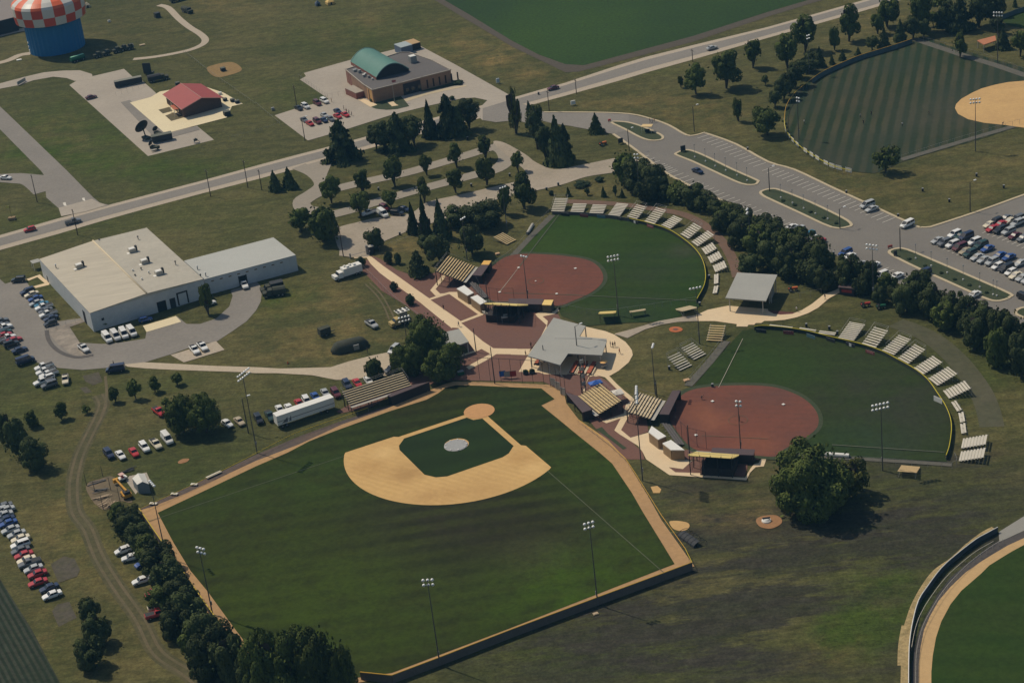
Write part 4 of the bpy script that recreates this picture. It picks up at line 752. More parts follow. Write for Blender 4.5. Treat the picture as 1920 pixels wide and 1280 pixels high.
# the long line of trees between the ball fields and the car park
g = 'trees in the long row beside the parking lot'
LN = [(1172,350,288,46),(1200,362,296,56),(1228,372,306,50),(1210,385,330,40),(1252,378,338,36),(1275,384,342,40),(1300,392,342,46),(1322,402,356,40),(1345,408,372,34),(1362,428,380,44),(1385,436,385,46),(1352,440,392,36),(1408,450,396,50),(1438,462,402,52),(1392,470,410,44),(1422,482,425,50),(1456,478,418,54),(1484,490,428,56),(1512,505,436,56),(1538,528,450,48),(1450,510,445,52),(1482,525,455,54),(1515,538,478,50),(1405,520,474,42),(1545,548,496,36)]
for i, (x, y, ty, wd) in enumerate(sorted(LN)): tree(x, y-6, ty+1+i*7 % 5, wd*1.2, 'mid' if i % 5 else 'oak', 'dark tree, %s from the left in the row behind the upper bleachers' % ordn(i) if i < 26 else '', g, bare=.06)
g = 'trees in the row beyond the lower softball field'
LN = [(1592,546,479,46),(1632,552,488,36),(1666,556,506,34),(1650,575,530,28),(1612,560,515,30),(1724,578,508,58),(1700,590,530,46),(1752,600,532,52),(1790,616,548,54),(1770,625,565,44),(1822,634,560,52),(1850,648,566,54),(1828,662,590,44),(1880,665,575,52),(1905,680,588,52),(1868,690,612,44),(1915,712,620,50),(1935,690,600,50),(1680,566,536,30),(1580,540,505,24)]
for i, (x, y, ty, wd) in enumerate(sorted(LN)): tree(x, y-6, ty+i*7 % 6, wd*1.18, 'mid' if i % 5 else 'oak', 'dark tree, %s from the left in the row beyond the lower field' % ordn(i), g, bare=.06)
# top right park
g = 'shade trees and pines in the park at the top right'
L2 = [(1362,166,95,62,'oak'),(1305,177,118,44,'oak'),(1277,165,143,12,'oak'),(1412,128,75,34,'oak'),(1385,228,183,22,'thin'),(1440,254,204,56,'oak'),(1418,224,198,18,'thin'),(1477,128,66,46,'oak'),(1510,98,31,50,'oak'),(1592,78,9,44,'oak'),(1565,94,52,22,'oak'),(1646,64,26,30,'oak'),(1664,52,1,44,'oak'),(1660,324,274,55,'thin'),(1727,60,-20,48,'oak'),(1800,108,62,29,'oak'),(1913,106,57,36,'oak'),(1870,64,32,28,'mid'),(1880,92,52,28,'spruce'),
      (1537,126,88,22,'spruce'),(1560,121,102,11,'spruce'),(1580,113,92,14,'spruce'),(1609,104,88,12,'spruce'),(1636,96,68,26,'mid'),(1658,92,52,25,'spruce'),(1688,78,36,25,'spruce'),(1712,72,30,36,'mid'),(1732,70,36,28,'mid'),(1750,50,22,30,'oak'),(1763,52,14,18,'spruce'),(1782,58,4,42,'mid'),(1800,58,-4,48,'pine'),(1836,52,-10,54,'mid'),(1862,48,-16,50,'mid'),(1768,22,-20,40,'oak'),(1903,14,-8,9,'spruce'),(1515,134,110,40,'mid'),(1522,120,98,32,'mid'),(1492,164,120,40,'mid'),(1470,188,144,36,'mid'),(1453,202,170,28,'mid'),(1480,176,135,30,'mid'),(1500,148,112,34,'mid'),(1435,160,140,16,'thin'),(1850,30,-20,44,'oak')]
KD = {'oak': 'round shade tree', 'thin': 'loose pale tree', 'spruce': 'pointed spruce', 'mid': 'dense dark tree', 'pine': 'ragged dark pine'}
cn = {}
for t in sorted(L2):
    k = t[4]; i = cn.get(k, 0); cn[k] = i+1
    tree(*t, '%s, %s of its kind from the left round the striped field' % (KD[k], ordn(i)), g, bare=.24)
# left side lawn
g = 'small trees on the lawn left of the baseball field'
row([(116,786,754,28,'oak'),(163,776,760,20,'thin'),(217,754,727,23,'oak'),(255,748,713,28,'oak'),(291,735,706,25,'oak'),(333,722,700,24,'oak')], '# small tree from the left on the lawn left of the baseball field', g, bare=.24)
tree(312,762,745,20,'thin','pale little tree beside the red pickup truck',g)
g = 'dark trees at the far left'
row([(18,832,772,30,'mid'),(38,855,782,52,'mid'),(60,800,770,28,'oak'),(68,876,818,60,'mid')], '# dark tree from the left in the clump at the left edge', g, bare=.05)
tree(345,812,744,62,'big','left half of the large willow-like tree above the parked cars','pair of large spreading trees',bare=.12); tree(388,810,741,70,'big','right half of the large willow-like tree above the parked cars','pair of large spreading trees',bare=.12)
g = 'dark trees at the lower left'
row([(170,1166,1120,46,'mid'),(188,1206,1150,56,'mid'),(176,1250,1194,62,'mid')], '# dark tree from the top in the clump at the lower left', g, bare=.04)
g = 'trees in the hedge outside the left field wall'
HD = [(222,975,940,38),(246,985,948,40),(238,1010,960,54),(262,1030,978,58),(278,1060,1005,58),(300,1080,1020,64),(316,1115,1048,66),(338,1140,1080,62),(308,1150,1100,56),(358,1175,1102,68),(335,1200,1135,62),(385,1215,1140,70),(365,1230,1165,56),(412,1255,1165,80),(385,1275,1190,66),(440,1285,1190,66)]
for i, t in enumerate(sorted(HD, key=lambda q: q[1])): tree(t[0], t[1]-8, t[2], t[3]*1.1, 'mid' if i % 4 else 'oak', 'dark tree, %s from the top in the hedge outside the left field wall' % ordn(i), g, bare=.0)
g = 'big leafy trees at the bottom edge'
row([(508,1330,1188,96,'big'),(560,1325,1182,110,'big'),(612,1322,1190,104,'big'),(650,1320,1215,60,'big'),(478,1330,1235,60,'mid')], '# big leafy tree in the clump at the bottom edge below left field', g, bare=.02)
g = 'leafy trees by the small grey roof'
for t in [(806,674,598,78,'big','tallest leafy tree beside the small grey roof'),(768,702,646,64,'big','leafy tree left of the tallest one by the grey roof'),(826,712,655,66,'big','leafy tree in front of the tallest one by the grey roof'),(748,690,652,34,'oak','small leafy tree at the left end of the grey roof clump'),(850,690,640,44,'oak','small leafy tree at the right end of the grey roof clump')]: tree(*t, g, bare=.04)
tree(702,710,673,38,'oak','round leafy tree behind the long bleacher roof',bare=.05)
tree(1524,958,842,150,'big','huge dark spreading tree below the lower softball field',bare=.0,tx=1520)
tree(1598,928,862,66,'thin','thin brownish tree right of the huge spreading tree',bare=.1,tint=(1.2,1.0,.9)); tree(1572,935,868,60,'thin','thin tree touching the upper right of the huge spreading tree',bare=.1,tint=(1.1,1.0,.9))
tree(391,590,534,27,'oak','round tree standing on the drive island at the warehouse',bare=.3); tree(196,612,600,22,'oak','dark bush at the near corner of the white warehouse',None,'bush','bush')
g = 'little trees behind the upper outfield bleachers'
row([(1066,368,350,10,'spruce'),(1102,366,352,12,'thin'),(1132,369,349,11,'spruce'),(1154,368,346,10,'thin'),(1167,370,353,10,'spruce')], '# little tree from the left behind the outfield bleachers', g)
tree(1034,366,357,10,'box','small round bush left of the first outfield bleacher',None,'bush','bush')
for x, y, ty, wd, l in [(1124,340,331,18,'low dark bush beside the gravel lot end'),(1090,349,341,34,'long clipped hedge beside the gravel lot'),(1190,332,324,22,'low dark bush at the end of the gravel lot')]: tree(x, y, ty, wd, 'box', l, None, 'bush', 'bush')
for i, (x, y) in enumerate([(1468,378),(1490,386),(1520,399),(1545,410),(1568,420),(1705,487),(1735,500),(1765,513),(1790,525),(1818,536),(1850,550)]):
    tree(x, y, y-4, 9, 'box', 'little dark planting on the parking islands, %s from the left' % ordn(i), 'plantings on the parking islands', 'bush', 'bush')
for i, (x, y, wd) in enumerate([(838,190,10),(848,187,12),(700,190,16),(715,187,14),(735,182,16),(860,158,22)]): tree(x, y, y-7, wd, 'box', 'dark shrub at the foot of the brick building, %s from the left' % ordn([2,3,0,1,4,5][i] if 0 else i), 'shrubs round the brick building', 'bush', 'bush')
# ---- floodlights
for b, t, r, c, f, l in [((1121,1134),(1101,981),2,3,(900,850),'floodlight pole on the outfield wall at right centre'),((825,1247),(799,1088),2,3,(880,850),'floodlight pole on the outfield wall at the bottom'),
    ((399,1152),(378,1027),2,3,(700,900),'floodlight pole on the left field wall, lower one'),((312,1045),(287,905),1,4,(750,880),'floodlight pole at the left field corner'),((482.5,850),(455,697),2,6,(760,900),'tall floodlight pole between the left foul line and the parked cars'),
    ((1205,901),(1187,731),3,5,(1600,880),'tall floodlight pole left of the lower softball backstop'),((1389.5,852),(1381,753),2,2,(1450,740),'floodlight pole standing behind the yellow press box'),((1655,882),(1650,758),2,5,(1550,760),'floodlight pole below the lower softball outfield'),
    ((1829,284),(1826,186),2,4,(1760,160),'floodlight pole beside the sand infield'),((1870.5,120),(1868,24),2,4,(1900,60),'floodlight pole behind the orange roof at the top right'),((1498,262),(1493,184),2,2,(1650,200),'floodlight pole at the left end of the striped field'),((1517,140),(1512,66),2,2,(1650,180),'floodlight pole in the trees above the striped field'),
    ((1408,478),(1402,392),2,2,(1250,470),'floodlight pole in the tree row, upper one'),((1200,375),(1196,288),2,2,(1150,460),'floodlight pole at the top of the upper softball outfield'),((1638,560),(1632,458),2,4,(1500,720),'floodlight pole in the tree row above the lower softball field'),
    ((1160,593),(1153,480),2,4,(1100,500),'floodlight pole below the upper softball infield'),((990,565),(980,481),1,3,(1080,505),'floodlight pole beside the upper press box'),((876,487),(869,408),1,3,(1000,510),'floodlight pole beside the yellow grandstand'),
    ((951,432),(945,350),1,3,(1050,480),'floodlight pole at the left end of the upper outfield'),((1312,645),(1306,540),1,4,(1200,500),'floodlight pole right of the upper softball outfield'),((1229,740),(1226,647),1,3,(1400,740),'floodlight pole behind the lower grandstand'),((766,660),(761,592),2,4,(880,800),'floodlight pole by the small grey roof')]:
    floodlight(b, t, r, c, f, l, sp=.95)
for b, t, l in [((146,441),(136,392),'utility pole beside the grey pickup on the road'),((70,379),(59,327),'utility pole on the grass wedge at the left'),((395,368),(386,318),'utility pole at the roadside above the warehouse, left of a pair'),((465,352),(455,300),'utility pole at the roadside above the warehouse, right of a pair'),((491,356),(485,318),'utility pole beside the loop drive'),
    ((1030,208),(1026,170),'utility pole at the road junction'),((1081,176),(1079,148),'utility pole on the grass right of the junction'),((1299,116),(1298,92),'utility pole beside the silver car on the road'),((557,202),(554,160),'utility pole above the small car park'),((644,481),(643,422),'utility pole beside the gravel lot exit')]:
    utility_pole(b, t, l)
for b, t, l in [((572,264),(562,222),'lamp pole at the corner of the small car park'),((1302,247),(1296,200),'lamp pole at the corner of the big lot'),((1180,283),(1178,243),'lamp pole at the entrance of the big lot'),((1688,471),(1687,427),'lamp pole at the end of the lowest parking island'),((1819,397),(1819,342),'lamp pole on the grass right of the lot'),((1443,359),(1441,315),'lamp pole at the end of the middle parking island'),
    ((466,812),(452,747),'lamp pole beside the tan car'),((1084,672),(1074,612),'lamp pole with a curved arm behind the large grey roof'),((1575,429),(1573,392),'lamp pole at the right end of the middle island')]:
    utility_pole(b, t, l, arm=False, lampb=True, mat=m_pole, group='lamp poles of the lots', name='street_lamp', cat='lamp post')
for b, t, l in [((1021,680),(1017.5,647),'dark pole in front of the large grey roof'),((893,660),(890,615),'dark pole at the end of the small grey roof'),((928,720),(924,650),'dark pole in the backstop net of the baseball field'),((846,712),(843,665),'dark pole left end of the baseball backstop net'),((1232,745),(1230,712),'short dark pole with a speaker behind the lower grandstand'),((917,582),(913,528),'dark pole beside the white booths of the upper field'),((1293,850),(1286,797),'dark pole beside the white booths of the lower field')]:
    utility_pole(b, t, l, arm=False, mat=m_pole, group='dark net and speaker poles', name='net_pole')
for i, b in enumerate([(1303,296),(1323,304),(1341,313),(1361,321),(1382,330),(1401,340)]): island_lamp(b, 'lamp post on the upper parking island, %s from the left' % ordn(i))
for i, b in enumerate([(1464,372),(1486,382),(1507,392),(1529,402),(1552,412)]): island_lamp(b, 'lamp post on the middle parking island, %s from the left' % ordn(i))
for i, b in enumerate([(1717,486),(1746,500),(1776,513),(1806,526),(1837,540),(1862,554),(1869,556)]): island_lamp(b, 'lamp post on the lowest parking island, %s from the left' % ordn(i))
# ================================================ VEHICLES
def cars(lst, d, place, group, Zf=None, **kw):
    cnt = {}
    for i, (x, y, k, c) in enumerate(lst):
        px = (Zf[0]+x/Zf[2], Zf[1]+y/Zf[2]) if Zf else (x, y)
        car(px, d, k, c, '%s %s, %s %s' % (c, {'suv': 'SUV', 'van': 'minivan', 'pickup': 'pickup truck', 'hatch': 'hatchback', 'cargo_van': 'cargo van'}.get(k, k), ordn(i), place), group, **kw)
zr = (1720, 380, 7.11); dR = ((1800,480),(1770,493))
cars([(272,512,'sedan','silver'),(360,545,'suv','grey'),(470,570,'suv','white'),(565,605,'van','maroon'),(640,655,'sedan','gold'),(700,690,'suv','green'),(795,735,'sedan','silver'),(885,770,'sedan','silver'),(995,800,'suv','silver'),(1070,855,'hatch','white'),(1185,885,'van','black'),(1245,935,'hatch','white'),(1310,980,'sedan','cream'),(1400,1010,'sedan','silver'),(1480,1045,'suv','silver'),(1560,1080,'sedan','grey')], dR, 'from the left in the near row of the big lot', 'cars in the big lot', zr)
cars([(495,435,'suv','white'),(580,450,'sedan','green'),(650,460,'van','dark blue'),(760,535,'suv','white'),(850,575,'suv','green'),(935,620,'sedan','blue'),(1095,710,'sedan','blue'),(1220,735,'sedan','blue'),(1370,815,'sedan','silver')], dR, 'from the left in the second row of the big lot', 'cars in the big lot', zr)
cars([(965,300,'sedan','cream'),(1000,355,'sedan','red'),(1100,375,'suv','black'),(1215,395,'suv','silver'),(1300,450,'sedan','maroon'),(1410,480,'sedan','grey')], dR, 'from the left in front of the far double row', 'cars in the far row of the big lot', zr)
cars([(1045,265,'suv','black'),(1110,295,'sedan','red'),(1180,215,'sedan','grey'),(1235,250,'sedan','cream'),(1335,225,'suv','grey'),(1330,285,'suv','silver'),(1430,240,'sedan','white')], dR, 'from the left in back of the far double row', 'cars in the far row of the big lot', zr)
zt = (1440, 320, 4)
cars([(175,430,'sedan','white'),(230,455,'suv','silver'),(305,492,'suv','teal'),(330,512,'sedan','white'),(385,533,'sedan','red'),(580,622,'suv','blue'),(610,648,'sedan','white'),(690,708,'sedan','silver'),(790,715,'sedan','white'),(850,790,'suv','white'),(965,795,'sedan','white'),(1170,772,'suv','dark blue'),(1180,885,'sedan','white'),(1545,935,'sedan','white')], ((1500,430),(1475,440)), 'from the left beside the tree row', 'cars beside the tree row', zt)
car((1440+745/4,320+262/4), ((1640,384),(1612,394)), 'van', 'silver', 'silver minivan parked at the far kerb of the big lot'); car((1440+778/4,320+292/4), ((1640,384),(1612,394)), 'sedan', 'silver', 'silver sedan parked at the far kerb beside the minivan')
car((1701,422), ((1710,418),(1690,428)), 'van', 'white', 'white van driving near the far kerb of the big lot'); car((1308,321.5), ((1300,318),(1320,326)), 'sedan', 'dark blue', 'dark blue sedan driving between two parking islands'); car((1921,559), ((1910,556),(1930,564)), 'suv', 'black', 'black SUV at the right edge of the frame')
car((1335,91), ((1300,100),(1380,78)), 'sedan', 'silver', 'silver sedan driving on the main road at the top'); car((1037,166), ((1060,160),(1020,171)), 'sedan', 'maroon', 'maroon sedan driving on the road at the junction'); car((56,431), ((80,425),(30,438)), 'hatch', 'red', 'red hatchback driving on the road at the left'); car((137,416.5), ((110,424),(160,411)), 'pickup', 'grey', 'grey pickup truck driving on the road behind the red hatchback'); car((11,334), ((0,333),(40,336)), 'sedan', 'white', 'white sedan on the side road at the left edge')
zg = (480, 0, 4); dG = ((600,190),(622,202))
cars([(320,815,'sedan','black'),(372,803,'suv','white'),(460,778,'suv','maroon'),(514,763,'suv','white')], dG, "from the left in the brick building's upper row", 'cars at the brick building', zg)
cars([(362,903,'sedan','grey'),(405,930,'sedan','red'),(460,915,'suv','maroon'),(510,905,'sedan','dark blue'),(560,895,'sedan','grey')], dG, "from the left in the brick building's front row", 'cars at the brick building', zg)
cars([(513,868,'sedan','silver'),(612,838,'sedan','dark blue'),(612,875,'sedan','red'),(670,863,'sedan','red')], dG, "from the left in the brick building's middle row", 'cars at the brick building', zg)
car((171,183), ((160,186),(180,181)), 'sedan', 'maroon', 'maroon sedan parked on the concrete yard left of the red roof')
zl = (0, 490, 5.12); dL = ((60,565),(85,557))
car((35,526), ((60,524),(20,528)), 'suv', 'black', 'black SUV alone at the far corner of the warehouse lot')
cars([(265,298,'suv','dark blue'),(305,322,'sedan','cream'),(342,362,'sedan','blue'),(352,405,'sedan','silver'),(400,420,'sedan','teal'),(425,445,'pickup','white'),(440,480,'sedan','grey'),(465,512,'pickup','white'),(490,552,'sedan','dark blue'),(485,600,'hatch','black')], dL, 'from the top in the row beside the warehouse', 'cars beside the warehouse', zl, flip=True)
cars([(12,575,'sedan','grey'),(22,618,'sedan','grey'),(35,645,'pickup','white'),(45,685,'sedan','green'),(45,712,'sedan','red'),(70,745,'pickup','white'),(140,758,'sedan','red'),(110,800,'suv','black'),(190,855,'sedan','dark blue')], dL, 'from the top in the row at the left edge', 'cars at the left edge of the warehouse lot', zl)
car((0+245/5.12, 490+962/5.12), dL, 'cargo_van', 'dark blue', 'dark windowless van at the near end of the left edge row')
cars([(425,1018,'pickup','white'),(440,1062,'pickup','white'),(470,1092,'pickup','white'),(458,1122,'hatch','white'),(415,1160,'pickup','white'),(475,1192,'suv','grey')], dL, 'from the top in the white fleet cluster on the grass', 'white fleet vehicles on the grass', zl, flip=True)
car((630/5.12, 490+1140/5.12), ((123,705),(123.5,722)), 'pickup', 'cream', 'cream pickup truck alone right of the white fleet cluster')
zw = (0, 320, 4)
cars([(805,1262,'cargo_van','white'),(868,1247,'cargo_van','white'),(930,1232,'cargo_van','white'),(990,1217,'cargo_van','white')], ((230,620),(240,633)), 'from the left in the group of four before the warehouse', 'four white vans before the warehouse', zw)
car((157,654), ((150,648),(162,658)), 'pickup', 'white', 'white pickup truck on the fenced slab by the drive'); car((365,657), ((358,650),(370,664)), 'pickup', 'white', 'left white pickup truck on the pale pad'); car((380,651), ((373,644),(385,658)), 'pickup', 'white', 'right white pickup truck on the pale pad')
car((458,535), ((452,524),(462,545)), 'pickup', 'white', 'white pickup truck backing out of the dock door'); car((273,600), ((265,602),(285,597)), 'hatch', 'blue', 'blue hatchback in the shade of the warehouse wall'); car((393,569.5), ((388,571),(398,568)), 'hatch', 'white', 'white little car beyond the tree on the drive island')
car((217,694), ((235,692),(195,697)), 'cargo_van', 'dark blue', 'long dark blue van at the end of the drive')
cars([(818,850,'suv','dark blue'),(905,857,'sedan','white'),(1005,835,'sedan','red'),(1085,800,'suv','white'),(1170,775,'pickup','cream'),(1255,738,'cargo_van','white')], ((225,845),(240,862)), 'from the left in the grass row above the baseball field', 'cars on the grass above the baseball field', (0, 640, 4))
car((298,773), ((288,767),(306,781)), 'pickup', 'red', 'red pickup truck left of the large spreading trees'); car((426,795), ((417,790),(436,802)), 'sedan', 'white', 'white sedan right of the large spreading trees'); car((449,791), ((441,784),(457,799)), 'sedan', 'tan', 'tan sedan beside the lamp pole')
cars([(20,590,'suv','black'),(105,565,'pickup','green'),(180,515,'sedan','white'),(250,505,'sedan','white'),(325,470,'sedan','red'),(382,455,'suv','white'),(447,420,'sedan','blue'),(520,392,'sedan','silver'),(600,395,'suv','maroon'),(685,332,'suv','dark blue'),(760,316,'sedan','red'),(845,300,'sedan','white')], ((600,760),(610,774)), 'from the left in the row behind the white trailer', 'cars behind the white trailer', (480, 640, 4))
dB = ((60,1065),(22,1078))
cars([(20,-15,'sedan','silver'),(32,25,'sedan','silver'),(45,60,'sedan','dark blue'),(62,88,'sedan','blue'),(80,135,'sedan','silver'),(125,168,'sedan','silver'),(155,203,'sedan','cream'),(155,250,'suv','white'),(155,290,'sedan','grey'),(180,325,'sedan','red'),(200,362,'sedan','cream'),(225,388,'pickup','grey'),(252,428,'sedan','silver'),(282,467,'sedan','red'),(286,532,'sedan','red'),(370,572,'sedan','dark blue'),(392,625,'sedan','white')], dB, 'from the top in the row beside the crop field', 'cars parked beside the crop field', (0, 960, 4))
cars([(45,1268,'sedan','silver'),(28,1240,'sedan','grey')], dB, 'from the top at the far end of the crop field row', 'cars parked beside the crop field', (0, 640, 4))
car((246,1046), ((262,1042),(228,1050)), 'sedan', 'white', 'white sedan under the hedge trees, uppermost of them'); car((270,1056), ((280,1052),(262,1060)), 'sedan', 'blue', 'blue sedan under the hedge trees'); car((266,1089), ((280,1084),(256,1092)), 'sedan', 'white', 'white sedan half under the hedge trees, lower one'); car((288,1112), ((300,1108),(280,1116)), 'hatch', 'red', 'red hatchback half hidden by the hedge'); car((300,1137), ((288,1140),(312,1133)), 'pickup', 'cream', 'cream pickup truck beside the hedge'); car((295,1152), ((280,1156),(310,1148)), 'pickup', 'red', 'red pickup truck beside the cream pickup truck at the hedge'); car((231,1033), ((240,1030),(222,1036)), 'hatch', 'white', 'white hatchback at the top of the hedge, nearly hidden')
zk = (640, 380, 7.385)
car((692,400), ((700,398),(682,404)), 'pickup', 'white', 'white pickup truck in the shade at the gravel lot edge'); car((718,402.5), ((712,398),(726,408)), 'cargo_van', 'white', 'white boxy van on the gravel lot'); car((745,401), ((735,401),(755,402)), 'suv', 'black', 'black SUV on the gravel lot'); car((722,391), ((712,388),(732,396)), 'suv', 'maroon', 'dark red SUV behind the boxy van'); car((758,393), ((750,392),(770,396)), 'sedan', 'dark blue', 'dark blue sedan in the tree shade on the gravel lot')
car((697,609), ((704,615),(688,604)), 'pickup', 'silver', 'silver pickup truck on the grass above the canvas tent', flip=True); car((739,657), ((748,650),(732,664)), 'suv', 'silver', 'silver SUV half under the leafy trees'); car((735,694), ((745,690),(725,698)), 'suv', 'black', 'black SUV behind the long bleachers')
# ---- trucks and trailers
def wheels(o, xs, W, r=.5):
    for x in xs:
        for y in (-W/2+.15, W/2-.15): c = child('wheel', CM['sedan']['wheel'], o, (x, y, r), scale=(r/.33, 1.4, r/.33))
def box_trailer(pxa, pxb, W, H, label):
    a, b = A(*pxa), A(*pxb); L = math.hypot(b.x-a.x, b.y-a.y); f = ang(a, b); o = thing('semi_trailer', label, 'trailer', ((a.x+b.x)/2, (a.y+b.y)/2, 0), f)
    MB().box(-L/2, L/2, -W/2, W/2, 1.15, H).build('cargo_box', m_white, o); MB().box(-L/2+.1, L/2-.1, -W/2-.012, W/2+.012, 2.15, 2.35).build('side_stripe', MAT('grey_stripe', (.20,.19,.18), .6), o)
    m = MB(); m.add([(-L/2+1.2,-W/2-.03,1.5),(-L/2+3.0,-W/2-.03,1.5),(-L/2+3.0,-W/2-.03,2.9)], [(0,1,2)]); m.add([(-L/2+3.3,-W/2-.03,1.5),(-L/2+4.0,-W/2-.03,1.5),(-L/2+4.0,-W/2-.03,3.1)], [(0,1,2)]); m.build('painted_mark', MAT('grey_mark', (.14,.14,.15), .6), o)
    MB().box(-L/2+.3, L/2-.3, -.6, .6, .8, 1.12).build('chassis', m_shade, o); wheels(o, (-L/2+1.3, -L/2+2.6), W); wheels(o, (L/2-2.4,), W)
    for x in (-L/2+5,): pass
    MB().box(L/2-4.0, L/2-3.8, -.8, .8, 0, 1.1).build('landing_gear', m_shade, o)
box_trailer((519,802), (626,765.5), 2.6, 4.0, 'long white semi trailer with a grey stripe parked beside the bleachers')
def truck(px, d, label, cabc, bodyc, L=7, W=2.4, H=3.0, canvas=False, name='truck', group=None, roofload=False):
    p = A(*px, 1); a = ang(A(*d[0]), A(*d[1])); o = thing(name, label, 'truck', (p.x, p.y, 0), a, group)
    m = MB(); m.box(L/2-1.2, L/2, -W/2, W/2, .7, 1.7); m.add([(L/2-3.0,-W/2,.7),(L/2-1.2,-W/2,.7),(L/2-1.2,W/2,.7),(L/2-3.0,W/2,.7),(L/2-3.0,-W/2+.1,2.5),(L/2-1.7,-W/2+.1,2.5),(L/2-1.7,W/2-.1,2.5),(L/2-3.0,W/2-.1,2.5)], [(0,1,5,4),(1,2,6,5),(2,3,7,6),(3,0,4,7),(4,5,6,7)]); m.build('cab', cabc, o)
    m = MB(); m.add([(L/2-1.22,-W/2+.2,1.75),(L/2-1.22,W/2-.2,1.75),(L/2-1.66,W/2-.25,2.42),(L/2-1.66,-W/2+.25,2.42)], [(0,1,2,3)]); m.build('windscreen', m_glass, o)
    m = MB()
    if canvas:
        pr = [(-W/2, .9), (-W/2, H-.5), (-W/4, H), (W/4, H), (W/2, H-.5), (W/2, .9)]; m.add([(x, y, z) for x in (-L/2, L/2-3.2) for y, z in pr], [(i, (i+1) % 6, 6+(i+1) % 6, 6+i) for i in range(6)]+[tuple(range(5, -1, -1)), tuple(range(6, 12))])
    else: m.box(-L/2, L/2-3.15, -W/2, W/2, .85, H)
    m.build('cargo_body', bodyc, o); MB().box(-L/2, L/2-.2, -.5, .5, .5, .84).build('chassis', m_shade, o); wheels(o, (-L/2+1, -L/2+2.2, L/2-1.0), W)
    if roofload:
        for x, y, s in ((-2.6,.3,.8),(-1.4,-.4,.7),(-.2,.4,.9),(.4,-.5,.6)): m = MB(); m.box(x-s/2, x+s/2, y-s/2, y+s/2, H, H+.45); m.build('roof_unit', m_white, o)
    return o
truck((651,513), ((672,506),(635,518)), 'white fire truck with hose gear on its roof on the grass by the gate', m_white, m_white, 9.5, 2.6, 3.3, roofload=True)
truck((510,541), ((520,540),(494,546)), 'olive army truck with pale cab at the drive edge, upper of two', m_olive, m_shade, 7.2, 2.5, 3.0, group='two army trucks at the warehouse drive'); truck((514,549), ((524,549),(498,553)), 'olive army truck with dark canvas, lower of two at the drive edge', m_olive, m_olive, 7, 2.5, 2.9, canvas=True, group='two army trucks at the warehouse drive')
for i, (x, y) in enumerate([(182,104),(199,100),(218,95),(231,91),(243,89)]): truck((x, y), ((x,y),(x-20,y+5.5)), 'olive army vehicle in the line below the water tower, %s from the left' % ordn(i), m_olive, MAT('sand_canvas', (.30,.22,.12), .9) if i == 3 else (m_steel if i == 4 else m_olive), 3.4, 2.0, 2.2, canvas=True, group='army vehicles below the water tower')
p = A(145, 109, 1.4); o = thing('tanker_trailer', 'green tanker trailer with a pale top stripe below the water tower', 'trailer', (p.x, p.y, 0), ang(A(130,113), A(160,104)))
m = MB(); m.add([(x, 1.15*math.cos(k*PI/7), 1.5+1.0*math.sin(k*PI/7)) for x in (-3.2, 3.2) for k in range(14)], [(k, (k+1) % 14, 14+(k+1) % 14, 14+k)[::-1] for k in range(14)]+[tuple(range(14)), tuple(range(27, 13, -1))], False); m.build('tank', m_green, o); MB().box(-3.1, 3.1, -.5, .5, 2.44, 2.56).build('walkway', MAT('pale_green', (.25,.55,.38), .5), o); wheels(o, (-2, -.8, 2.2), 2.3, .45); MB().box(-3.2, 3.6, -.6, .6, .55, .8).build('chassis', m_shade, o)
truck((131,7*1.0+0), ((340,0),(330,4)), 'dark army truck at the top edge', m_olive, m_olive, 6, 2.3, 2.6, canvas=True) if 0 else None
truck((332,-1), ((345,-4),(320,3)), 'dark army truck with pale load at the top edge', m_olive, m_steel, 7, 2.3, 2.5); truck((351,20), ((340,17),(362,24)), 'dark army truck on the grass near the top edge', m_olive, m_olive, 7, 2.4, 2.6, canvas=True)
p = A(295.5, 33); o = thing('shipping_container', 'small dark container on the grass right of the dirt path', 'container', (p.x, p.y, 0), .5); MB().box(-1.2, 1.2, -1.2, 1.2, 0, 2.3).build('body', m_shade, o); MB().box(-1.22, -1.2, -.9, .9, .1, 2.1).build('door', m_olive, o)
# yellow truck with a light tower, generator trailer
o = truck((750,603), ((772,598),(742,608)), 'yellow truck carrying a rack of white lamps on the grass', MAT('cream_yellow', (.45,.33,.13), .6), m_shade, 6.5, 2.3, 1.6, name='lighting_truck')
m = MB(); m.box(-2.6, -.2, -.08, .08, 1.6, 4.3); m.build('rack_mast', m_steel, o); m = MB(); m.box(-3.0, .9, -1.4, 1.4, 4.3, 4.4); m.build('lamp_rack', m_white, o)
for x in (-2.4, -1, .4):
    for y in (-.7, .7): MB().box(x-.35, x+.35, y-.4, y+.4, 4.42, 4.55).build('lamp', m_shade, o)
p = A(611, 628); o = thing('generator_trailer', 'dark green generator trailer on the grass above the canvas tent', 'trailer', (p.x, p.y, 0), .5); MB().box(-2, 1.4, -1, 1, .6, 2.6).build('body', m_olive, o); MB().box(1.4, 3, -.1, .1, .55, .7).build('drawbar', m_shade, o); wheels(o, (-.3,), 2.1, .42)
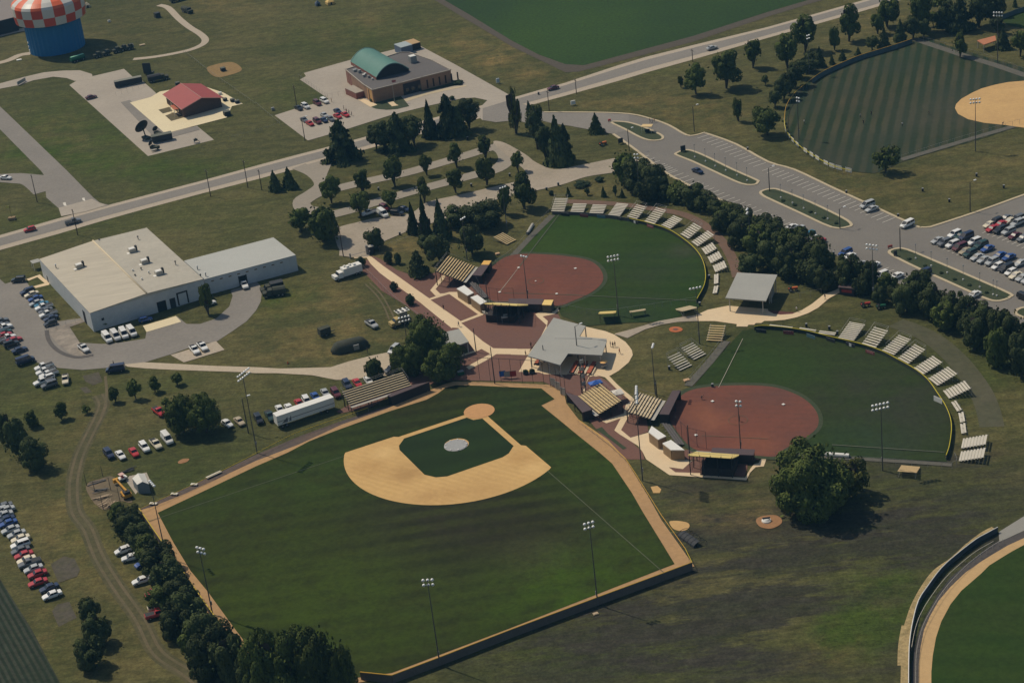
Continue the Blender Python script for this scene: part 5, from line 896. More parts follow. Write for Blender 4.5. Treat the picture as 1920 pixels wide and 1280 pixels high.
# canvas tent
a, b = A(625, 666), A(687, 651); L = math.hypot(b.x-a.x, b.y-a.y); o = thing('canvas_tent', 'long rounded olive canvas tent on the grass', 'tent', ((a.x+b.x)/2, (a.y+b.y)/2+1.5, 0), ang(a, b))
W = 4.6; m = MB(); nn = 10; sx = [(-L/2-.6, .35), (-L/2+.6, .85), (-L/2+1.6, 1), (0, 1.02), (L/2-1.6, 1), (L/2-.6, .85), (L/2+.6, .35)]
m.add([(x, W/2*s*math.cos(k*PI/nn), 3.1*s*math.sin(k*PI/nn)**.8) for x, s in sx for k in range(nn+1)], [(i*(nn+1)+k, (i+1)*(nn+1)+k, (i+1)*(nn+1)+k+1, i*(nn+1)+k+1) for i in range(6) for k in range(nn)], True); m.build('canvas', m_olive, o)
MB().box(L/2-4.2, L/2-2.6, -W/2-.06, -W/2+.3, .4, 1.9).build('window_flap', m_steel, o)
m = MB()
for x in (-L/3, -L/6, 0, L/6, L/3): m.tube((x, -W/2-.02, 0), (x, -W/2-1.2, 0.02), .03, 4)
m.build('guy_rope', m_shade, o)
# ================================================ BUILDINGS
def W3(lst, h): return [A(x, y, h) for x, y in lst]
def quadgrid(mb, a, b, n0, n1, z0, z1, off, w, step):   # openings along wall a->b as proud boxes
    pass
def onwall(a, b, s0, s1, z0, z1, d=.06, out=1):
    """thin box standing proud of wall a->b (world xy), between s0..s1 metres along it"""
    a = Vector((a[0], a[1])); b = Vector((b[0], b[1])); t = (b-a).normalized(); n = Vector((t.y, -t.x))*out; mb = MB()
    p = [a+t*s0-n*.02, a+t*s1-n*.02, a+t*s1+n*d, a+t*s0+n*d]
    mb.prism([(q.x, q.y) for q in p], z0, z1); return mb
def rel(o, mbs, name, mat):                # build in world coordinates as a child of o
    ob = mbs.build(name, mat, o); ob.matrix_parent_inverse = o.matrix_world.inverted() if 0 else Matrix.Identity(4)
    l = o.location; me = ob.data
    for v in me.vertices: v.co.x -= l.x; v.co.y -= l.y
    return ob
# ---- white warehouse
H = 6.2
E = [A(x, y, H) for x, y in TL(2,1,[(295,665),(1100,430),(1525,815),(675,1070)])]; PK = [A(x, y, 7.4) for x, y in TL(2,1,[(697,528),(1100,922)])]
# square the plan up on its left long side and front
o = thing('warehouse', 'large white metal warehouse with a low pale gabled roof', 'warehouse', (E[3].x, E[3].y, 0), 0)
m_wall = MAT('white_siding', (.52,.54,.55), .6, .07, 1.0, (.44,.46,.47), .3, .7)
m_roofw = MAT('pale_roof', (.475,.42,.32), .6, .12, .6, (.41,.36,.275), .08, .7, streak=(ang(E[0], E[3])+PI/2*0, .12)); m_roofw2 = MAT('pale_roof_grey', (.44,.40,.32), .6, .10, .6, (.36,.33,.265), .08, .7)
mb = MB(); mb.prism([(p.x, p.y) for p in E], 0, H-.05); 
gm = lambda a, b: [(a.x, a.y, H-.05), (b.x, b.y, H-.05)]
rel(o, mb, 'wall', m_wall)
pf = [(PK[1].x, PK[1].y), (PK[0].x, PK[0].y)]
mb = MB(); mb.add([(E[3].x,E[3].y,H-.05),(E[2].x,E[2].y,H-.05),(pf[0][0],pf[0][1],7.35),(E[0].x,E[0].y,H-.05),(E[1].x,E[1].y,H-.05),(pf[1][0],pf[1][1],7.35)], [(0,1,2),(4,3,5)]); rel(o, mb, 'gable', m_wall)
mb = MB(); mb.slab([(E[0].x,E[0].y,H+.12),(E[3].x,E[3].y,H+.12),(PK[1].x,PK[1].y,7.5),(PK[0].x,PK[0].y,7.5)], .12); rel(o, mb, 'roof', m_roofw)
mb = MB(); mb.slab([(PK[0].x,PK[0].y,7.5),(PK[1].x,PK[1].y,7.5),(E[2].x,E[2].y,H+.12),(E[1].x,E[1].y,H+.12)], .12); rel(o, mb, 'roof', m_roofw2)
mb = MB(); mb.tube((PK[0].x,PK[0].y,7.55), (PK[1].x,PK[1].y,7.55), .3, 6); rel(o, mb, 'ridge_cap', MAT('ridge_metal', (.60,.50,.34), .5))
Wg = [A(x, y, 5.4) for x, y in ((345,488.7),(512.5,445),(554.5,478),(383,523.5))]
mb = MB(); mb.prism([(p.x, p.y) for p in Wg], 0, 5.3); rel(o, mb, 'wing_wall', m_wall)
mb = MB(); mb.slab([(p.x, p.y, 5.4) for p in Wg], .12); rel(o, mb, 'wing_roof', MAT('wing_roof', (.42,.42,.38), .6, .04, 1, (.38,.38,.34), .1, .7))
f0, f1 = E[3], E[2]
for s0, s1, z0, z1, nm, mt in [(20.5,23.4,0,3.3,'dock_door',m_dark),(24.6,26.4,0,3.2,'dock_door',m_shade),(27.0,30.6,.2,4.4,'loading_frame',m_shade),(27.5,30.1,.2,3.9,'roller_door',m_wall),(3.0,3.8,2.8,3.6,'vent',m_shade)]: rel(o, onwall(f0, f1, s0, s1, z0, z1, .10 if nm == 'roller_door' else .06), nm, mt)
L0 = E[0]
for s0, s1, z0, z1, nm, mt in [(5,6.2,0,2.2,'door',m_shade)]: rel(o, onwall(E[0], E[3], s0, s1, z0, z1, .06), nm, mt)
LL = math.hypot(E[3].x-E[0].x, E[3].y-E[0].y); rel(o, onwall(E[0], E[3], LL-9, LL-6.6, 0, 4.2, .06), 'roller_door', m_dark)
WL = math.hypot(Wg[2].x-Wg[3].x, Wg[2].y-Wg[3].y)
for s in (10.5, 12.9): rel(o, onwall(Wg[3], Wg[2], s, s+.35, 0, 3.4), 'door_post', m_shade)
rel(o, onwall(Wg[3], Wg[2], 10.8, 12.9, 0, 3.3, .04), 'dock_door', m_dark)
for i in range(9): rel(o, onwall(Wg[3], Wg[2], 2+i*2.8, 2.9+i*2.8, 4.0, 4.35, .04), 'vent', MAT('rust', (.18,.12,.07), .9) if i == 0 else bpy.data.materials['rust'])
for i, (x, y) in enumerate(TL(2,1,[(592,715),(990,600),(1082,685),(1190,768)])):
    p = A(x, y, 7.4); u = thing('roof_unit', 'boxy air unit on the warehouse roof, %s from the left' % ordn([0,1,2,3][i]), 'roof unit', (p.x, p.y, 6.75 if i == 0 else 6.9), .45, 'air units on the warehouse roof')
    MB().box(-1.1, 1.1, -1.0, 1.0, .1, 1.3).build('cabinet', m_alu2, u); MB().box(-.9, .9, -.8, .8, 1.3, 1.45).build('fan_cover', m_white, u); MB().box(1.1, 1.7, -.5, .5, .3, 1.9).build('duct', m_shade, u); MB().box(-1.9, -1.1, -1.2, .2, 0.0, .25).build('base', m_white, u)
for i, (x, y) in enumerate(TL(2,1,[(1035,505),(998,755),(1060,742),(1117,768),(1015,792),(1066,820),(1316,692),(1475,702),(1500,765),(418,715),(745,525),(1537,752)])):
    p = A(x, y, 7.2); u = thing('roof_vent', 'small pipe vent on the warehouse roof', 'roof vent', (p.x, p.y, 5.35 if i in (7,8,11) else 6.5), 0, 'pipe vents on the warehouse roof'); MB().cyl(0, 0, 0, 1.2, .16, .16, 8).build('pipe', m_steel, u); MB().cyl(0, 0, 1.2, 1.45, .34, .2, 8).build('cap', m_white if i % 2 else m_shade, u)
p = A(70, 503); o = thing('lean_to_roof', 'small grey canopy at the left wall of the warehouse', 'canopy', (p.x, p.y, 0), ang(E[0], E[3])); MB().box(-1.5, 1.5, -1.5, 1.3, 2.5, 2.65).build('canopy', m_roofg, o); [MB().cyl(x, -1.3, 0, 2.5, .08, .08, 6).build('post', m_white, o) for x in (-1.3, 1.3)]
# ---- brick building with the green barrel roof
zb = lambda pts, h: [A(x, y, h) for x, y in Z(630,70,7.68,pts)]
m_bw = MAT('orange_brick', (.30,.185,.115), .9, .10, 1.5, (.25,.15,.10), .3, .6); m_bw2 = MAT('red_brick', (.24,.10,.075), .9, .12, 1.5); m_flat = MAT('flat_roof', (.115,.105,.10), .9, .08, 1, (.135,.125,.12), .08, .7); m_cop = MAT('coping', (.36,.31,.25), .7)
HH = 5.6; RP = zb([(520,755),(920,655),(1240,570),(1650,465),(1390,330),(1060,215),(920,215),(135,460),(400,680),(420,690)], HH)
o = thing('brick_building', 'brick building with a flat roof and a green barrel vault', 'building', (RP[0].x, RP[0].y, 0))
mb = MB(); mb.prism([(p.x, p.y) for p in RP], 0, HH-.35); rel(o, mb, 'wall', m_bw)
mb = MB(); mb.prism([(p.x, p.y) for p in RP], HH-.347, HH-.3); rel(o, mb, 'roof', m_flat)
mb = MB()
for i in range(len(RP)):
    a, b = RP[i], RP[(i+1) % len(RP)]; d = (b-a).length; mb.obox(((a.x+b.x)/2, (a.y+b.y)/2, HH-.15), d+.3, .35, .34, ang(a, b))
rel(o, mb, 'parapet', m_cop)
a, b = RP[9], RP[7]; rel(o, onwall(b, a, .5, (b-a).length-2.5, .05, HH-.6, .05), 'red_brick_face', m_bw2)
for i in range(12): rel(o, onwall(b, a, 2+i*2.3, 2.5+i*2.3, .1, HH-.7, .12), 'pilaster', MAT('pale_pilaster', (.34,.22,.17), .9) if i == 0 else bpy.data.materials['pale_pilaster'])
rel(o, onwall(RP[9], RP[0], .8, (RP[0]-RP[9]).length-.6, .3, HH-.6, .06), 'yellow_brick_face', MAT('yellow_brick', (.50,.29,.11), .9, .1, 1.5))
a, b = RP[1], RP[2]; rel(o, onwall(a, b, 1, (b-a).length-1, .1, HH-.9, .05), 'entrance_recess', m_darkbr)
for k in (2.0, 4.4, 7.2): rel(o, onwall(a, b, k, k+1.4, .3, 2.8, .10), 'window', m_glass)
a, b = RP[2], RP[3]
for k in range(6): rel(o, onwall(a, b, 1.5+k*2.6, 2.1+k*2.6, .6, 3.9, .06), 'window', m_darkbr)
A0, A1 = zb([(205,322),(640,205)], 7.2); B0, B1 = zb([(572,548),(1045,425)], 7.2)
# barrel: two arches joined
vs = []; nn = 16; fs = []
for (p, q) in ((A0, A1), (B0, B1)):
    for k in range(nn+1):
        t = k/nn; s = math.sin(PI*t); x = p+(q-p)*((1-math.cos(PI*t))/2*.0+t); vs.append((x.x, x.y, 6.3+3.9*(1-(2*t-1)**2)))
fs = [(k, k+1, nn+2+k, nn+1+k) for k in range(nn)]; mb = MB(); mb.add(vs, fs, True); mb.add([(x, y, z-.35) for x, y, z in vs], [f[::-1] for f in fs], True); rel(o, mb, 'barrel_roof', MAT('green_roof', (.095,.215,.175), .6, .05, 1.0, (.08,.18,.15), .2, .6))
for nm, off in (('barrel_end_wall', 0), ('barrel_end_wall', nn+1)):
    e = vs[off:off+nn+1]; mb = MB(); mid = (B0+B1-A0-A1)/2; mid.normalize(); sg = .5 if off == 0 else -.5
    mb.add([(x+mid.x*sg, y+mid.y*sg, z-.05) for x, y, z in e]+[(e[-1][0]+mid.x*sg, e[-1][1]+mid.y*sg, HH-.6), (e[0][0]+mid.x*sg, e[0][1]+mid.y*sg, HH-.6)], [tuple(range(nn+3))]); rel(o, mb, nm, m_darkbr)
mb = MB()
for off in (0, nn+1):
    e = vs[off:off+nn+1]
    for k in range(nn): mb.tube(e[k], e[k+1], .22, 5)
rel(o, mb, 'barrel_rim', MAT('pale_rim', (.20,.32,.28), .6))
for p, q in ((A0, B0), (A1, B1)): mb = MB(); mb.quad((p.x,p.y,HH-.6), (q.x,q.y,HH-.6), (q.x,q.y,6.35), (p.x,p.y,6.35)); rel(o, mb, 'barrel_side_wall', m_bw2)
mb = MB(); q = zb([(130,735),(250,690),(400,775),(285,808)], 2.6); mb.prism([(p.x, p.y) for p in q], 0, 2.5); rel(o, mb, 'annexe_wall', m_bw2); mb = MB(); mb.prism([(p.x, p.y) for p in q], 2.504, 2.7); rel(o, mb, 'annexe_roof', m_conc)
for i, (x, y, s, hh, c) in enumerate([(1100,305,2.6,2.6,m_white),(892,475,1.9,1.6,m_white),(270,470,1.6,.7,m_steel),(335,485,1.2,1.0,m_steel),(400,545,1.0,.9,m_white),(420,525,.8,.7,m_white),(470,560,.9,.8,m_steel),(525,595,.6,.6,m_white),(610,575,.6,.6,m_white)]):
    p = zb([(x, y)], HH+hh*.5)[0]; u = thing('roof_unit', 'rooftop air unit on the brick building, %s in size' % ['largest','second largest','third','fourth','fifth','sixth','seventh','eighth','ninth'][i], 'roof unit', (p.x, p.y, HH-.3), ang(RP[0], RP[3]), 'air units on the brick building'); MB().box(-s/2, s/2, -s/2, s/2, 0, hh).build('cabinet', m_steel, u); MB().box(-s/2*.9, s/2*.9, -s/2*.9, s/2*.9, hh, hh+.18).build('fan_cover', c, u)
for px, q, c1, c2, l, nm in [((975,170),(1060,125),MAT('blue_grey_metal', (.10,.14,.20), .6),MAT('pale_blue_roof', (.33,.38,.38), .6),'blue-grey container with a pale top behind the brick building','a'),((1090,120),(1150,100),m_darkbr,MAT('tan_roof', (.42,.28,.14), .8),'brown container with a tan top behind the brick building','b')]:
    p = Z(630,70,7.68,[px])[0]; p = A(p[0], p[1], 1.4); u = thing('container', l, 'container', (p.x, p.y, 0), ang(RP[0], RP[3])+.05); MB().box(-2.6, 2.6, -3.2, 3.2, 0, 3.2 if nm == 'a' else 2.8).build('wall', c1, u); MB().box(-2.65, 2.65, -3.25, 3.25, 3.21 if nm == 'a' else 2.81, 3.4 if nm == 'a' else 3.0).build('roof', c2, u)
# ---- brown building with the red gable roof
zr_ = lambda pts, h: [A(x, y, h) for x, y in Z(200,110,6.736,pts)]
r0, r1 = zr_([(935,312),(1200,497)], 6.4); e0, e1 = zr_([(705,452),(945,647)], 4.0); g0, g1 = zr_([(1275,328),(1465,500)], 4.0)
d = (e1-e0); g1 = r1*2-e1; g0 = r0*2-e0; g1.z = g0.z = 4.0
o = thing('red_roofed_building', 'dark brick building under a large red gable roof', 'building', (e1.x, e1.y, 0)); m_rr = MAT('red_roof', (.33,.065,.055), .6, .06, 1.2, (.28,.055,.05), .3, .6)
mb = MB(); mb.slab([e0, e1, r1, r0], .18); rel(o, mb, 'roof', m_rr); mb = MB(); mb.slab([r0, r1, g1, g0], .18); rel(o, mb, 'roof', m_rr)
mb = MB(); mb.tube(r0+Vector((0,0,.06)), r1+Vector((0,0,.06)), .14, 5); mb.tube(e1, r1, .16, 5); mb.tube(g1, r1, .16, 5); mb.tube(e0, e1, .12, 5); rel(o, mb, 'roof_trim', MAT('pale_trim', (.40,.22,.18), .7))
c = (e0+e1+g0+g1)/4; sh = lambda p, k=.9: Vector((c.x+(p.x-c.x)*k, c.y+(p.y-c.y)*k, 0)); w4 = [sh(e0), sh(e1), sh(g1), sh(g0)]
m_bb2 = MAT('brown_brick', (.085,.055,.045), .9, .15, 1.5)
mb = MB(); mb.prism([(p.x, p.y) for p in w4], 0, 3.75); rel(o, mb, 'wall', m_bb2)
mb = MB(); rr1 = sh(r1); rr0 = sh(r0); mb.add([(w4[1].x,w4[1].y,3.75),(w4[2].x,w4[2].y,3.75),(rr1.x,rr1.y,6.0)], [(0,1,2)]); rel(o, mb, 'gable', m_bb2); mb = MB(); mb.add([(w4[3].x,w4[3].y,3.75),(w4[0].x,w4[0].y,3.75),(rr0.x,rr0.y,6.0)], [(0,1,2)]); rel(o, mb, 'gable', m_bb2)
LL = (w4[1]-w4[0]).length
for k in (.25, .45, .65): rel(o, onwall(w4[0], w4[1], LL*k, LL*k+1.4, .5 if k != .45 else .05, 2.4, .06), 'window' if k != .45 else 'door', m_glass)
q = zr_([(800,590),(860,570),(925,625),(850,640)], 3.2); mb = MB(); mb.slab([(p.x, p.y, 3.0) for p in q], .15); rel(o, mb, 'porch_roof', MAT('orange_roof', (.42,.12,.06), .7)); 
for p in q[:1]+q[3:]: mb = MB(); mb.cyl(p.x, p.y, 0, 2.9, .1, .1, 6); rel(o, mb, 'porch_post', m_white)
# ---- gray building at the top left corner
q = [A(x, y, 6.5) for x, y in ((-60,20),(0,3),(28,-5),(45,14),(26,24),(-60,50))]; o = thing('grey_roofed_building', 'grey flat-roofed building cut by the top left corner, behind the water tower', 'building', (q[3].x, q[3].y, 0))
q = [A(x, y, 6.5) for x, y in ((-70,8),(27,-20),(30,32),(-70,57))]
mb = MB(); mb.prism([(p.x, p.y) for p in q], 0, 6.4); rel(o, mb, 'wall', m_shade); mb = MB(); mb.slab([(p.x, p.y, 6.6) for p in q], .19); rel(o, mb, 'roof', MAT('taupe_roof', (.22,.19,.17), .8, .06, 1))
# ---- water tower
p = A(108, 89.5); cx, cy = p.x, p.y
# base circle centre and radius from the blue wall: left edge x 56 to right edge 160 at the ground
RB = 12.2; HB_ = 14.0; RC = 15.9; HC = 22.0
o = thing('water_tower', 'blue ribbed water tower with a red and white checkered top', 'water tower', (cx, cy, 0)); nn = 72
mb = MB(); vs = []; 
for z in (0, HB_-.2): vs += [((RB+(.12 if k % 2 else -.12))*math.cos(2*PI*k/nn), (RB+(.12 if k % 2 else -.12))*math.sin(2*PI*k/nn), z) for k in range(nn)]
mb.add(vs, [(k, (k+1) % nn, nn+(k+1) % nn, nn+k) for k in range(nn)]); mb.build('column', MAT('blue_paint', (.016,.15,.36), .5, .06, 1.0, (.02,.16,.33), .3, .6), o)
mw = MAT('white_tank_paint', (.62,.59,.53), .35, .03, 2); mr_ = MAT('red_tank_paint', (.56,.07,.03), .35, .04, 2)
nc = 20; mb = MB(); sub = 5
zs = [HB_, (HB_+HC-1)/2+.2, HC-.6]
for j in range(2):
    for k in range(nc):
        mb.mi = (k+j) % 2
        for s in range(sub):
            a0, a1 = 2*PI*(k+s/sub)/nc, 2*PI*(k+(s+1)/sub)/nc; rA = RC-.5 if j == 0 else RC; rB_ = RC if j == 0 else RC+.05
            mb.add([(rA*math.cos(a0),rA*math.sin(a0),zs[j]),(rA*math.cos(a1),rA*math.sin(a1),zs[j]),(rB_*math.cos(a1),rB_*math.sin(a1),zs[j+1]),(rB_*math.cos(a0),rB_*math.sin(a0),zs[j+1])], [(0,1,2,3)])
mb.build('checkered_band', [mw, mr_], o)
mb = MB(); prof = [(RC+.05, HC-.6), (RC-.5, HC+.5), (RC-2.5, HC+1.9), (9, HC+3.6), (5, HC+4.7), (0.01, HC+5.2)]
for k in range(nc):
    mb.mi = (k+1) % 2
    for i in range(5):
        for s in range(sub):
            a0, a1 = 2*PI*(k+s/sub)/nc, 2*PI*(k+(s+1)/sub)/nc
            (q0, z0), (q1, z1) = prof[i], prof[i+1]
            mb.add([(q0*math.cos(a0),q0*math.sin(a0),z0),(q0*math.cos(a1),q0*math.sin(a1),z0),(q1*math.cos(a1),q1*math.sin(a1),z1),(q1*math.cos(a0),q1*math.sin(a0),z1)], [(0,1,2,3)])
mb.build('striped_dome', [mw, MAT('orange_red_paint', (.72,.13,.045), .4, .03, 2)], o)
mb = MB(); mb.add([((RC-.5)*math.cos(2*PI*k/nn), (RC-.5)*math.sin(2*PI*k/nn), HB_) for k in range(nn)]+[((RB-.15)*math.cos(2*PI*k/nn), (RB-.15)*math.sin(2*PI*k/nn), HB_-1.2) for k in range(nn)], [(k, nn+k, nn+(k+1) % nn, (k+1) % nn) for k in range(nn)]); mb.build('underside', MAT('blue_paint_2', (.02,.17,.36), .6) , o)
mb = MB(); a = math.radians(205); mb.obox(((RB+.1)*math.cos(a), (RB+.1)*math.sin(a), 1.1), .3, 1.0, 2.1, a); mb.build('door', m_white, o)
for zz in (3.4, 5.2): MB().obox(((RB+.15)*math.cos(a), (RB+.15)*math.sin(a), zz), .3, .8, .8, a).build('vent', m_white, o)
# ---- grey roofs in the plaza
def open_shed(px, h, label, cat, name, posts, ridge=None, th=.3, inner=None, roofmat=None, hs=None):
    P = [A(x, y, (hs[i] if hs else h)) for i, (x, y) in enumerate(px)]; o = thing(name, label, cat, (P[0].x, P[0].y, 0)); mb = MB(); mb.slab(P, th); rel(o, mb, 'roof', roofmat or m_roofg)
    for (i, j, t) in posts:
        c = sum((Vector((p.x, p.y, 0)) for p in P), Vector())/len(P); q = P[i].lerp(P[j], t); q = Vector((q.x+(c.x-q.x)*.05, q.y+(c.y-q.y)*.05, 0)); mb = MB(); mb.cyl(q.x, q.y, 0, (P[i].z+(P[j].z-P[i].z)*t)-th, .16, .16, 8); rel(o, mb, 'post', m_alu2)
    return o, P
zc = lambda pts: Z(960,580,8,pts)
o, P = open_shed(zc([(235,695),(625,122),(1105,248),(1010,405),(1420,440),(1420,475),(1350,685),(840,660),(722,832)]), 4.0, 'large grey L-shaped concession roof in the middle of the plaza', 'shelter', 'concession_stand', [(0,1,.02),(0,8,.3),(0,8,.6),(8,0,.03),(1,2,.0),(1,2,.5),(1,2,1),(6,7,.02),(6,7,.5),(5,4,.5)])
rp = [A(x, y, 4.0) for x, y in zc([(640,432),(1210,440),(1415,470)])]; mb = MB()
for i in range(2): mb.tube(rp[i], rp[i+1], .13, 6)
rel(o, mb, 'ridge_cap', MAT('light_ridge', (.31,.31,.29), .7))
c = sum((Vector((p.x, p.y, 0)) for p in P[:3]), Vector())/3
mb = MB(); q = [P[1].lerp(P[0], .15), P[1].lerp(P[2], .85), P[7].lerp(P[2], .3), P[8].lerp(P[0], .5).lerp(P[1], .25)]; cq = sum((Vector((v.x, v.y, 0)) for v in q), Vector())/4; mb.prism([(cq.x+(v.x-cq.x)*.8, cq.y+(v.y-cq.y)*.8) for v in q], 0, 3.65); rel(o, mb, 'kitchen_wall', m_darkbr)
open_shed(Z(1340,480,6.857,[(137,537),(290,211),(805,240),(660,577)]), 0, 'grey-roofed open pavilion beside the tree row', 'shelter', 'pavilion', [(0,3,.07),(0,3,.93),(0,1,.5),(3,2,.5),(0,1,.93),(1,2,.5),(3,2,.93)], hs=[4.4,5.2,5.2,4.4])
o = [q for q in COL.objects if q.name.startswith('pavilion')][0]; PV = [A(x, y, h_) for (x, y), h_ in zip(Z(1340,480,6.857,[(137,537),(290,211),(805,240),(660,577)]), (4.4,5.2,5.2,4.4))]; cv = sum(PV, Vector())/4
for i, j in ((1, 2), (2, 3)):
    a, b = [Vector((cv.x+(p.x-cv.x)*.86, cv.y+(p.y-cv.y)*.86, 0)) for p in (PV[i], PV[j])]; b = b if i == 1 else a.lerp(b, .55); mb = MB(); mb.obox(((a.x+b.x)/2, (a.y+b.y)/2, 2.0), (b-a).length-.2, .15, 4.0, ang(a, b)); rel(o, mb, 'wall', m_alu2 if i == 2 else m_darkbr)
q = cv.lerp(PV[1].lerp(PV[2], .5), .45); mb = MB(); mb.obox((q.x, q.y, 1.0), 7, 3.2, 2.0, ang(PV[0], PV[3])); rel(o, mb, 'shade_block', m_darkbr)  # dark block added so the space under the pavilion roof reads as shaded
open_shed(Z(680,560,6.857,[(960,450),(1240,386),(1365,550),(1100,640)]), 3.6, 'small grey shelter roof under the leafy trees', 'shelter', 'shelter', [(0,1,.95),(3,2,.5),(3,2,.95),(0,1,.1),(3,2,.08)])
q = Z(1640,0,6.857,[(1320,515),(1560,455),(1560,540),(1400,580)]); open_shed([(1832,76),(1866,67),(1868,76),(1845,84)], 3.0, 'small orange-roofed shelter at the top right', 'shelter', 'orange_shelter', [(0,3,.05),(0,3,.95),(1,2,.9),(1,0,.1)], roofmat=MAT('salmon_roof', (.42,.17,.085), .8, .05, 1))
# dark signboard hut by the walk at the tree row
a, b = A(1577,549), A(1604,552); o = thing('ticket_booth', 'dark ticket booth where the pale walk meets the tree row', 'booth', ((a.x+b.x)/2, (a.y+b.y)/2, 0), ang(a, b)); MB().box(-2.2, 2.2, -1.2, 1.2, 0, 2.3).build('wall', m_darkbr, o); MB().box(-2.5, 2.5, -1.5, 1.5, 2.31, 2.5).build('roof', m_brownr, o); MB().box(-1.5, 1.5, -1.26, -1.2, .9, 1.8).build('window', m_red, o)
# ---- seating and dugouts
def box_hut(px, h, label, wallm, roofm, name='dugout', cat='dugout', th=.22, inset=.96, openside=None, group=None):
    P = [A(x, y, h) for x, y in px]; o = thing(name, label, cat, (P[0].x, P[0].y, 0), 0, group); mb = MB(); mb.slab(P, th); rel(o, mb, 'roof', roofm)
    c = sum(P, Vector())/4; Q = [Vector((c.x+(p.x-c.x)*inset, c.y+(p.y-c.y)*inset, 0)) for p in P]; n = 4
    for i in range(n):
        a, b = Q[i], Q[(i+1) % n]
        if openside == i:
            for t in (.02, .5, .98): q = a.lerp(b, t); mb = MB(); mb.cyl(q.x, q.y, 0, h-th-.01, .1, .1, 6); rel(o, mb, 'post', m_shade)
            continue
        d = (b-a).length; mb = MB(); mb.obox(((a.x+b.x)/2, (a.y+b.y)/2, (h-th-.01)/2), d-.16, .14, h-th-.01, ang(a, b)); rel(o, mb, 'wall', wallm)
    if openside is not None:
        a, b = Q[(openside+2) % n], Q[(openside+3) % n]; k = c-(a+b)/2; k.z = 0; k.normalize(); mb = MB(); mb.obox(((a.x+b.x)/2+k.x*.5, (a.y+b.y)/2+k.y*.5, .25), (b-a).length*.9, .4, .5, ang(a, b)); rel(o, mb, 'bench', m_wood)
    return o
z3 = lambda p: Z(800,460,7.111,p); z5 = lambda p: Z(1050,680,7.111,p); z6 = lambda p: Z(1220,720,7.111,p)
box_hut(z3([(602,395),(728,258),(830,260),(728,405)]), 2.9, 'dark brown dugout beside the yellow grandstand', m_darkbr, m_brownr, openside=2)
box_hut(z3([(725,256),(762,202),(864,202),(828,258)]), 2.9, 'small hut with a yellow roof at the end of the brown dugout', m_darkbr, MAT('orange_yellow_roof', (.70,.40,.10), .7), 'equipment_hut', 'hut')
box_hut(z3([(1095,708),(1560,712),(1540,785),(1080,780)]), 2.6, 'brown dugout roof behind the upper press box', m_darkbr, m_brownr, openside=0)
box_hut(z3([(1535,790),(1568,725),(1690,725),(1660,796)]), 2.6, 'small hut with a yellow roof right of the upper press box', MAT('grey_green_wall', (.09,.09,.07), .9), MAT('bright_yellow_roof', (.78,.55,.19), .7), 'equipment_hut', 'hut')
box_hut(z6([(112,397),(290,85),(402,75),(242,405)]), 2.9, 'brown dugout left of the lower softball infield', m_darkbr, m_brownr, openside=2)
box_hut(z6([(820,845),(1390,868),(1372,945),(800,925)]), 2.6, 'brown dugout roof behind the lower press box', m_darkbr, m_brownr, openside=0)
box_hut(z5([(75,395),(235,440),(432,618),(300,660)]), 2.8, 'brown dugout at the right of home plate of the baseball field', m_darkbr, m_brownr, openside=3)
box_hut(TL(3,2,[(985,403),(1150,330),(1308,300),(1010,415)]), 2.8, 'brown dugout roof left of home plate of the baseball field', m_darkbr, m_brownr, openside=3)
for px, l in [(z3([(400,575),(500,530),(628,630),(545,668)]), 'white-topped booth of the upper field, left one'), (z3([(582,690),(675,658),(802,748),(715,787)]), 'white-topped booth of the upper field, right one'), (z5([(1180,920),(1222,840),(1415,975),(1310,1020)]), 'white-topped booth of the lower field, upper one'), (z5([(1365,1070),(1480,1025),(1660,1160),(1480,1160)]), 'white-topped booth of the lower field, lower one')]:
    box_hut(px, 3.0, l, m_tanw, m_white, 'booth', 'booth', inset=.97, group='white-topped booths')
def stand(fl, fr, bl, br, label, z0, **k):
    return bleacher(fl, fr, bl, br, label, None, z0=z0, name='grandstand', cat='grandstand', run=.78, **k)
def underside(o, inf, steps=True, wall=True):
    w, D, z0, z1 = inf; m = MB()
    for i in range(4):
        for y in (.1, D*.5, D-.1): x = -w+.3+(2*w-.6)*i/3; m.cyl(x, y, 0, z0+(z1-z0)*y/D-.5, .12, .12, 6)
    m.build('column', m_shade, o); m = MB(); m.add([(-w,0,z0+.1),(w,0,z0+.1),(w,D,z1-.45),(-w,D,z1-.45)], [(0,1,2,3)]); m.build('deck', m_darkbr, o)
    m = MB(); m.box(-w, w, -1.1, -.05, z0-.05, z0+.02); m.build('walkway', m_alu2, o)
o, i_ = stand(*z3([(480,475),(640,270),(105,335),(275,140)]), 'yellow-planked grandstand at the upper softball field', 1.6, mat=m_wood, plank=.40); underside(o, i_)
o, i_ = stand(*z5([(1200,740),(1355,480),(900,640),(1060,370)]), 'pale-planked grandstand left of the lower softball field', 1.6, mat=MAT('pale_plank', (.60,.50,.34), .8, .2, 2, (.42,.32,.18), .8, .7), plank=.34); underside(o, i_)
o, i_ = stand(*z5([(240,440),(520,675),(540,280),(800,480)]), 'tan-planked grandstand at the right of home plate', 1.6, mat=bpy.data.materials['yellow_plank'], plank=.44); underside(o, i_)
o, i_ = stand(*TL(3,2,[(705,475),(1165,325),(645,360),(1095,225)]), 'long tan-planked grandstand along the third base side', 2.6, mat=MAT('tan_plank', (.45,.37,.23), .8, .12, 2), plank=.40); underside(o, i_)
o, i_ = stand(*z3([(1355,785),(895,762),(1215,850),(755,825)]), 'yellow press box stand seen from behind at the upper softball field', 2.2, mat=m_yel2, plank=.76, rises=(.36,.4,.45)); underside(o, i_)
w, D, z0, z1 = i_; MB().box(-w+2, w-.2, D*.15, D-.3, .02, z0+.0).build('shade_fill_box', m_darkbr, o)  # dark box fills in the shade beneath the seats
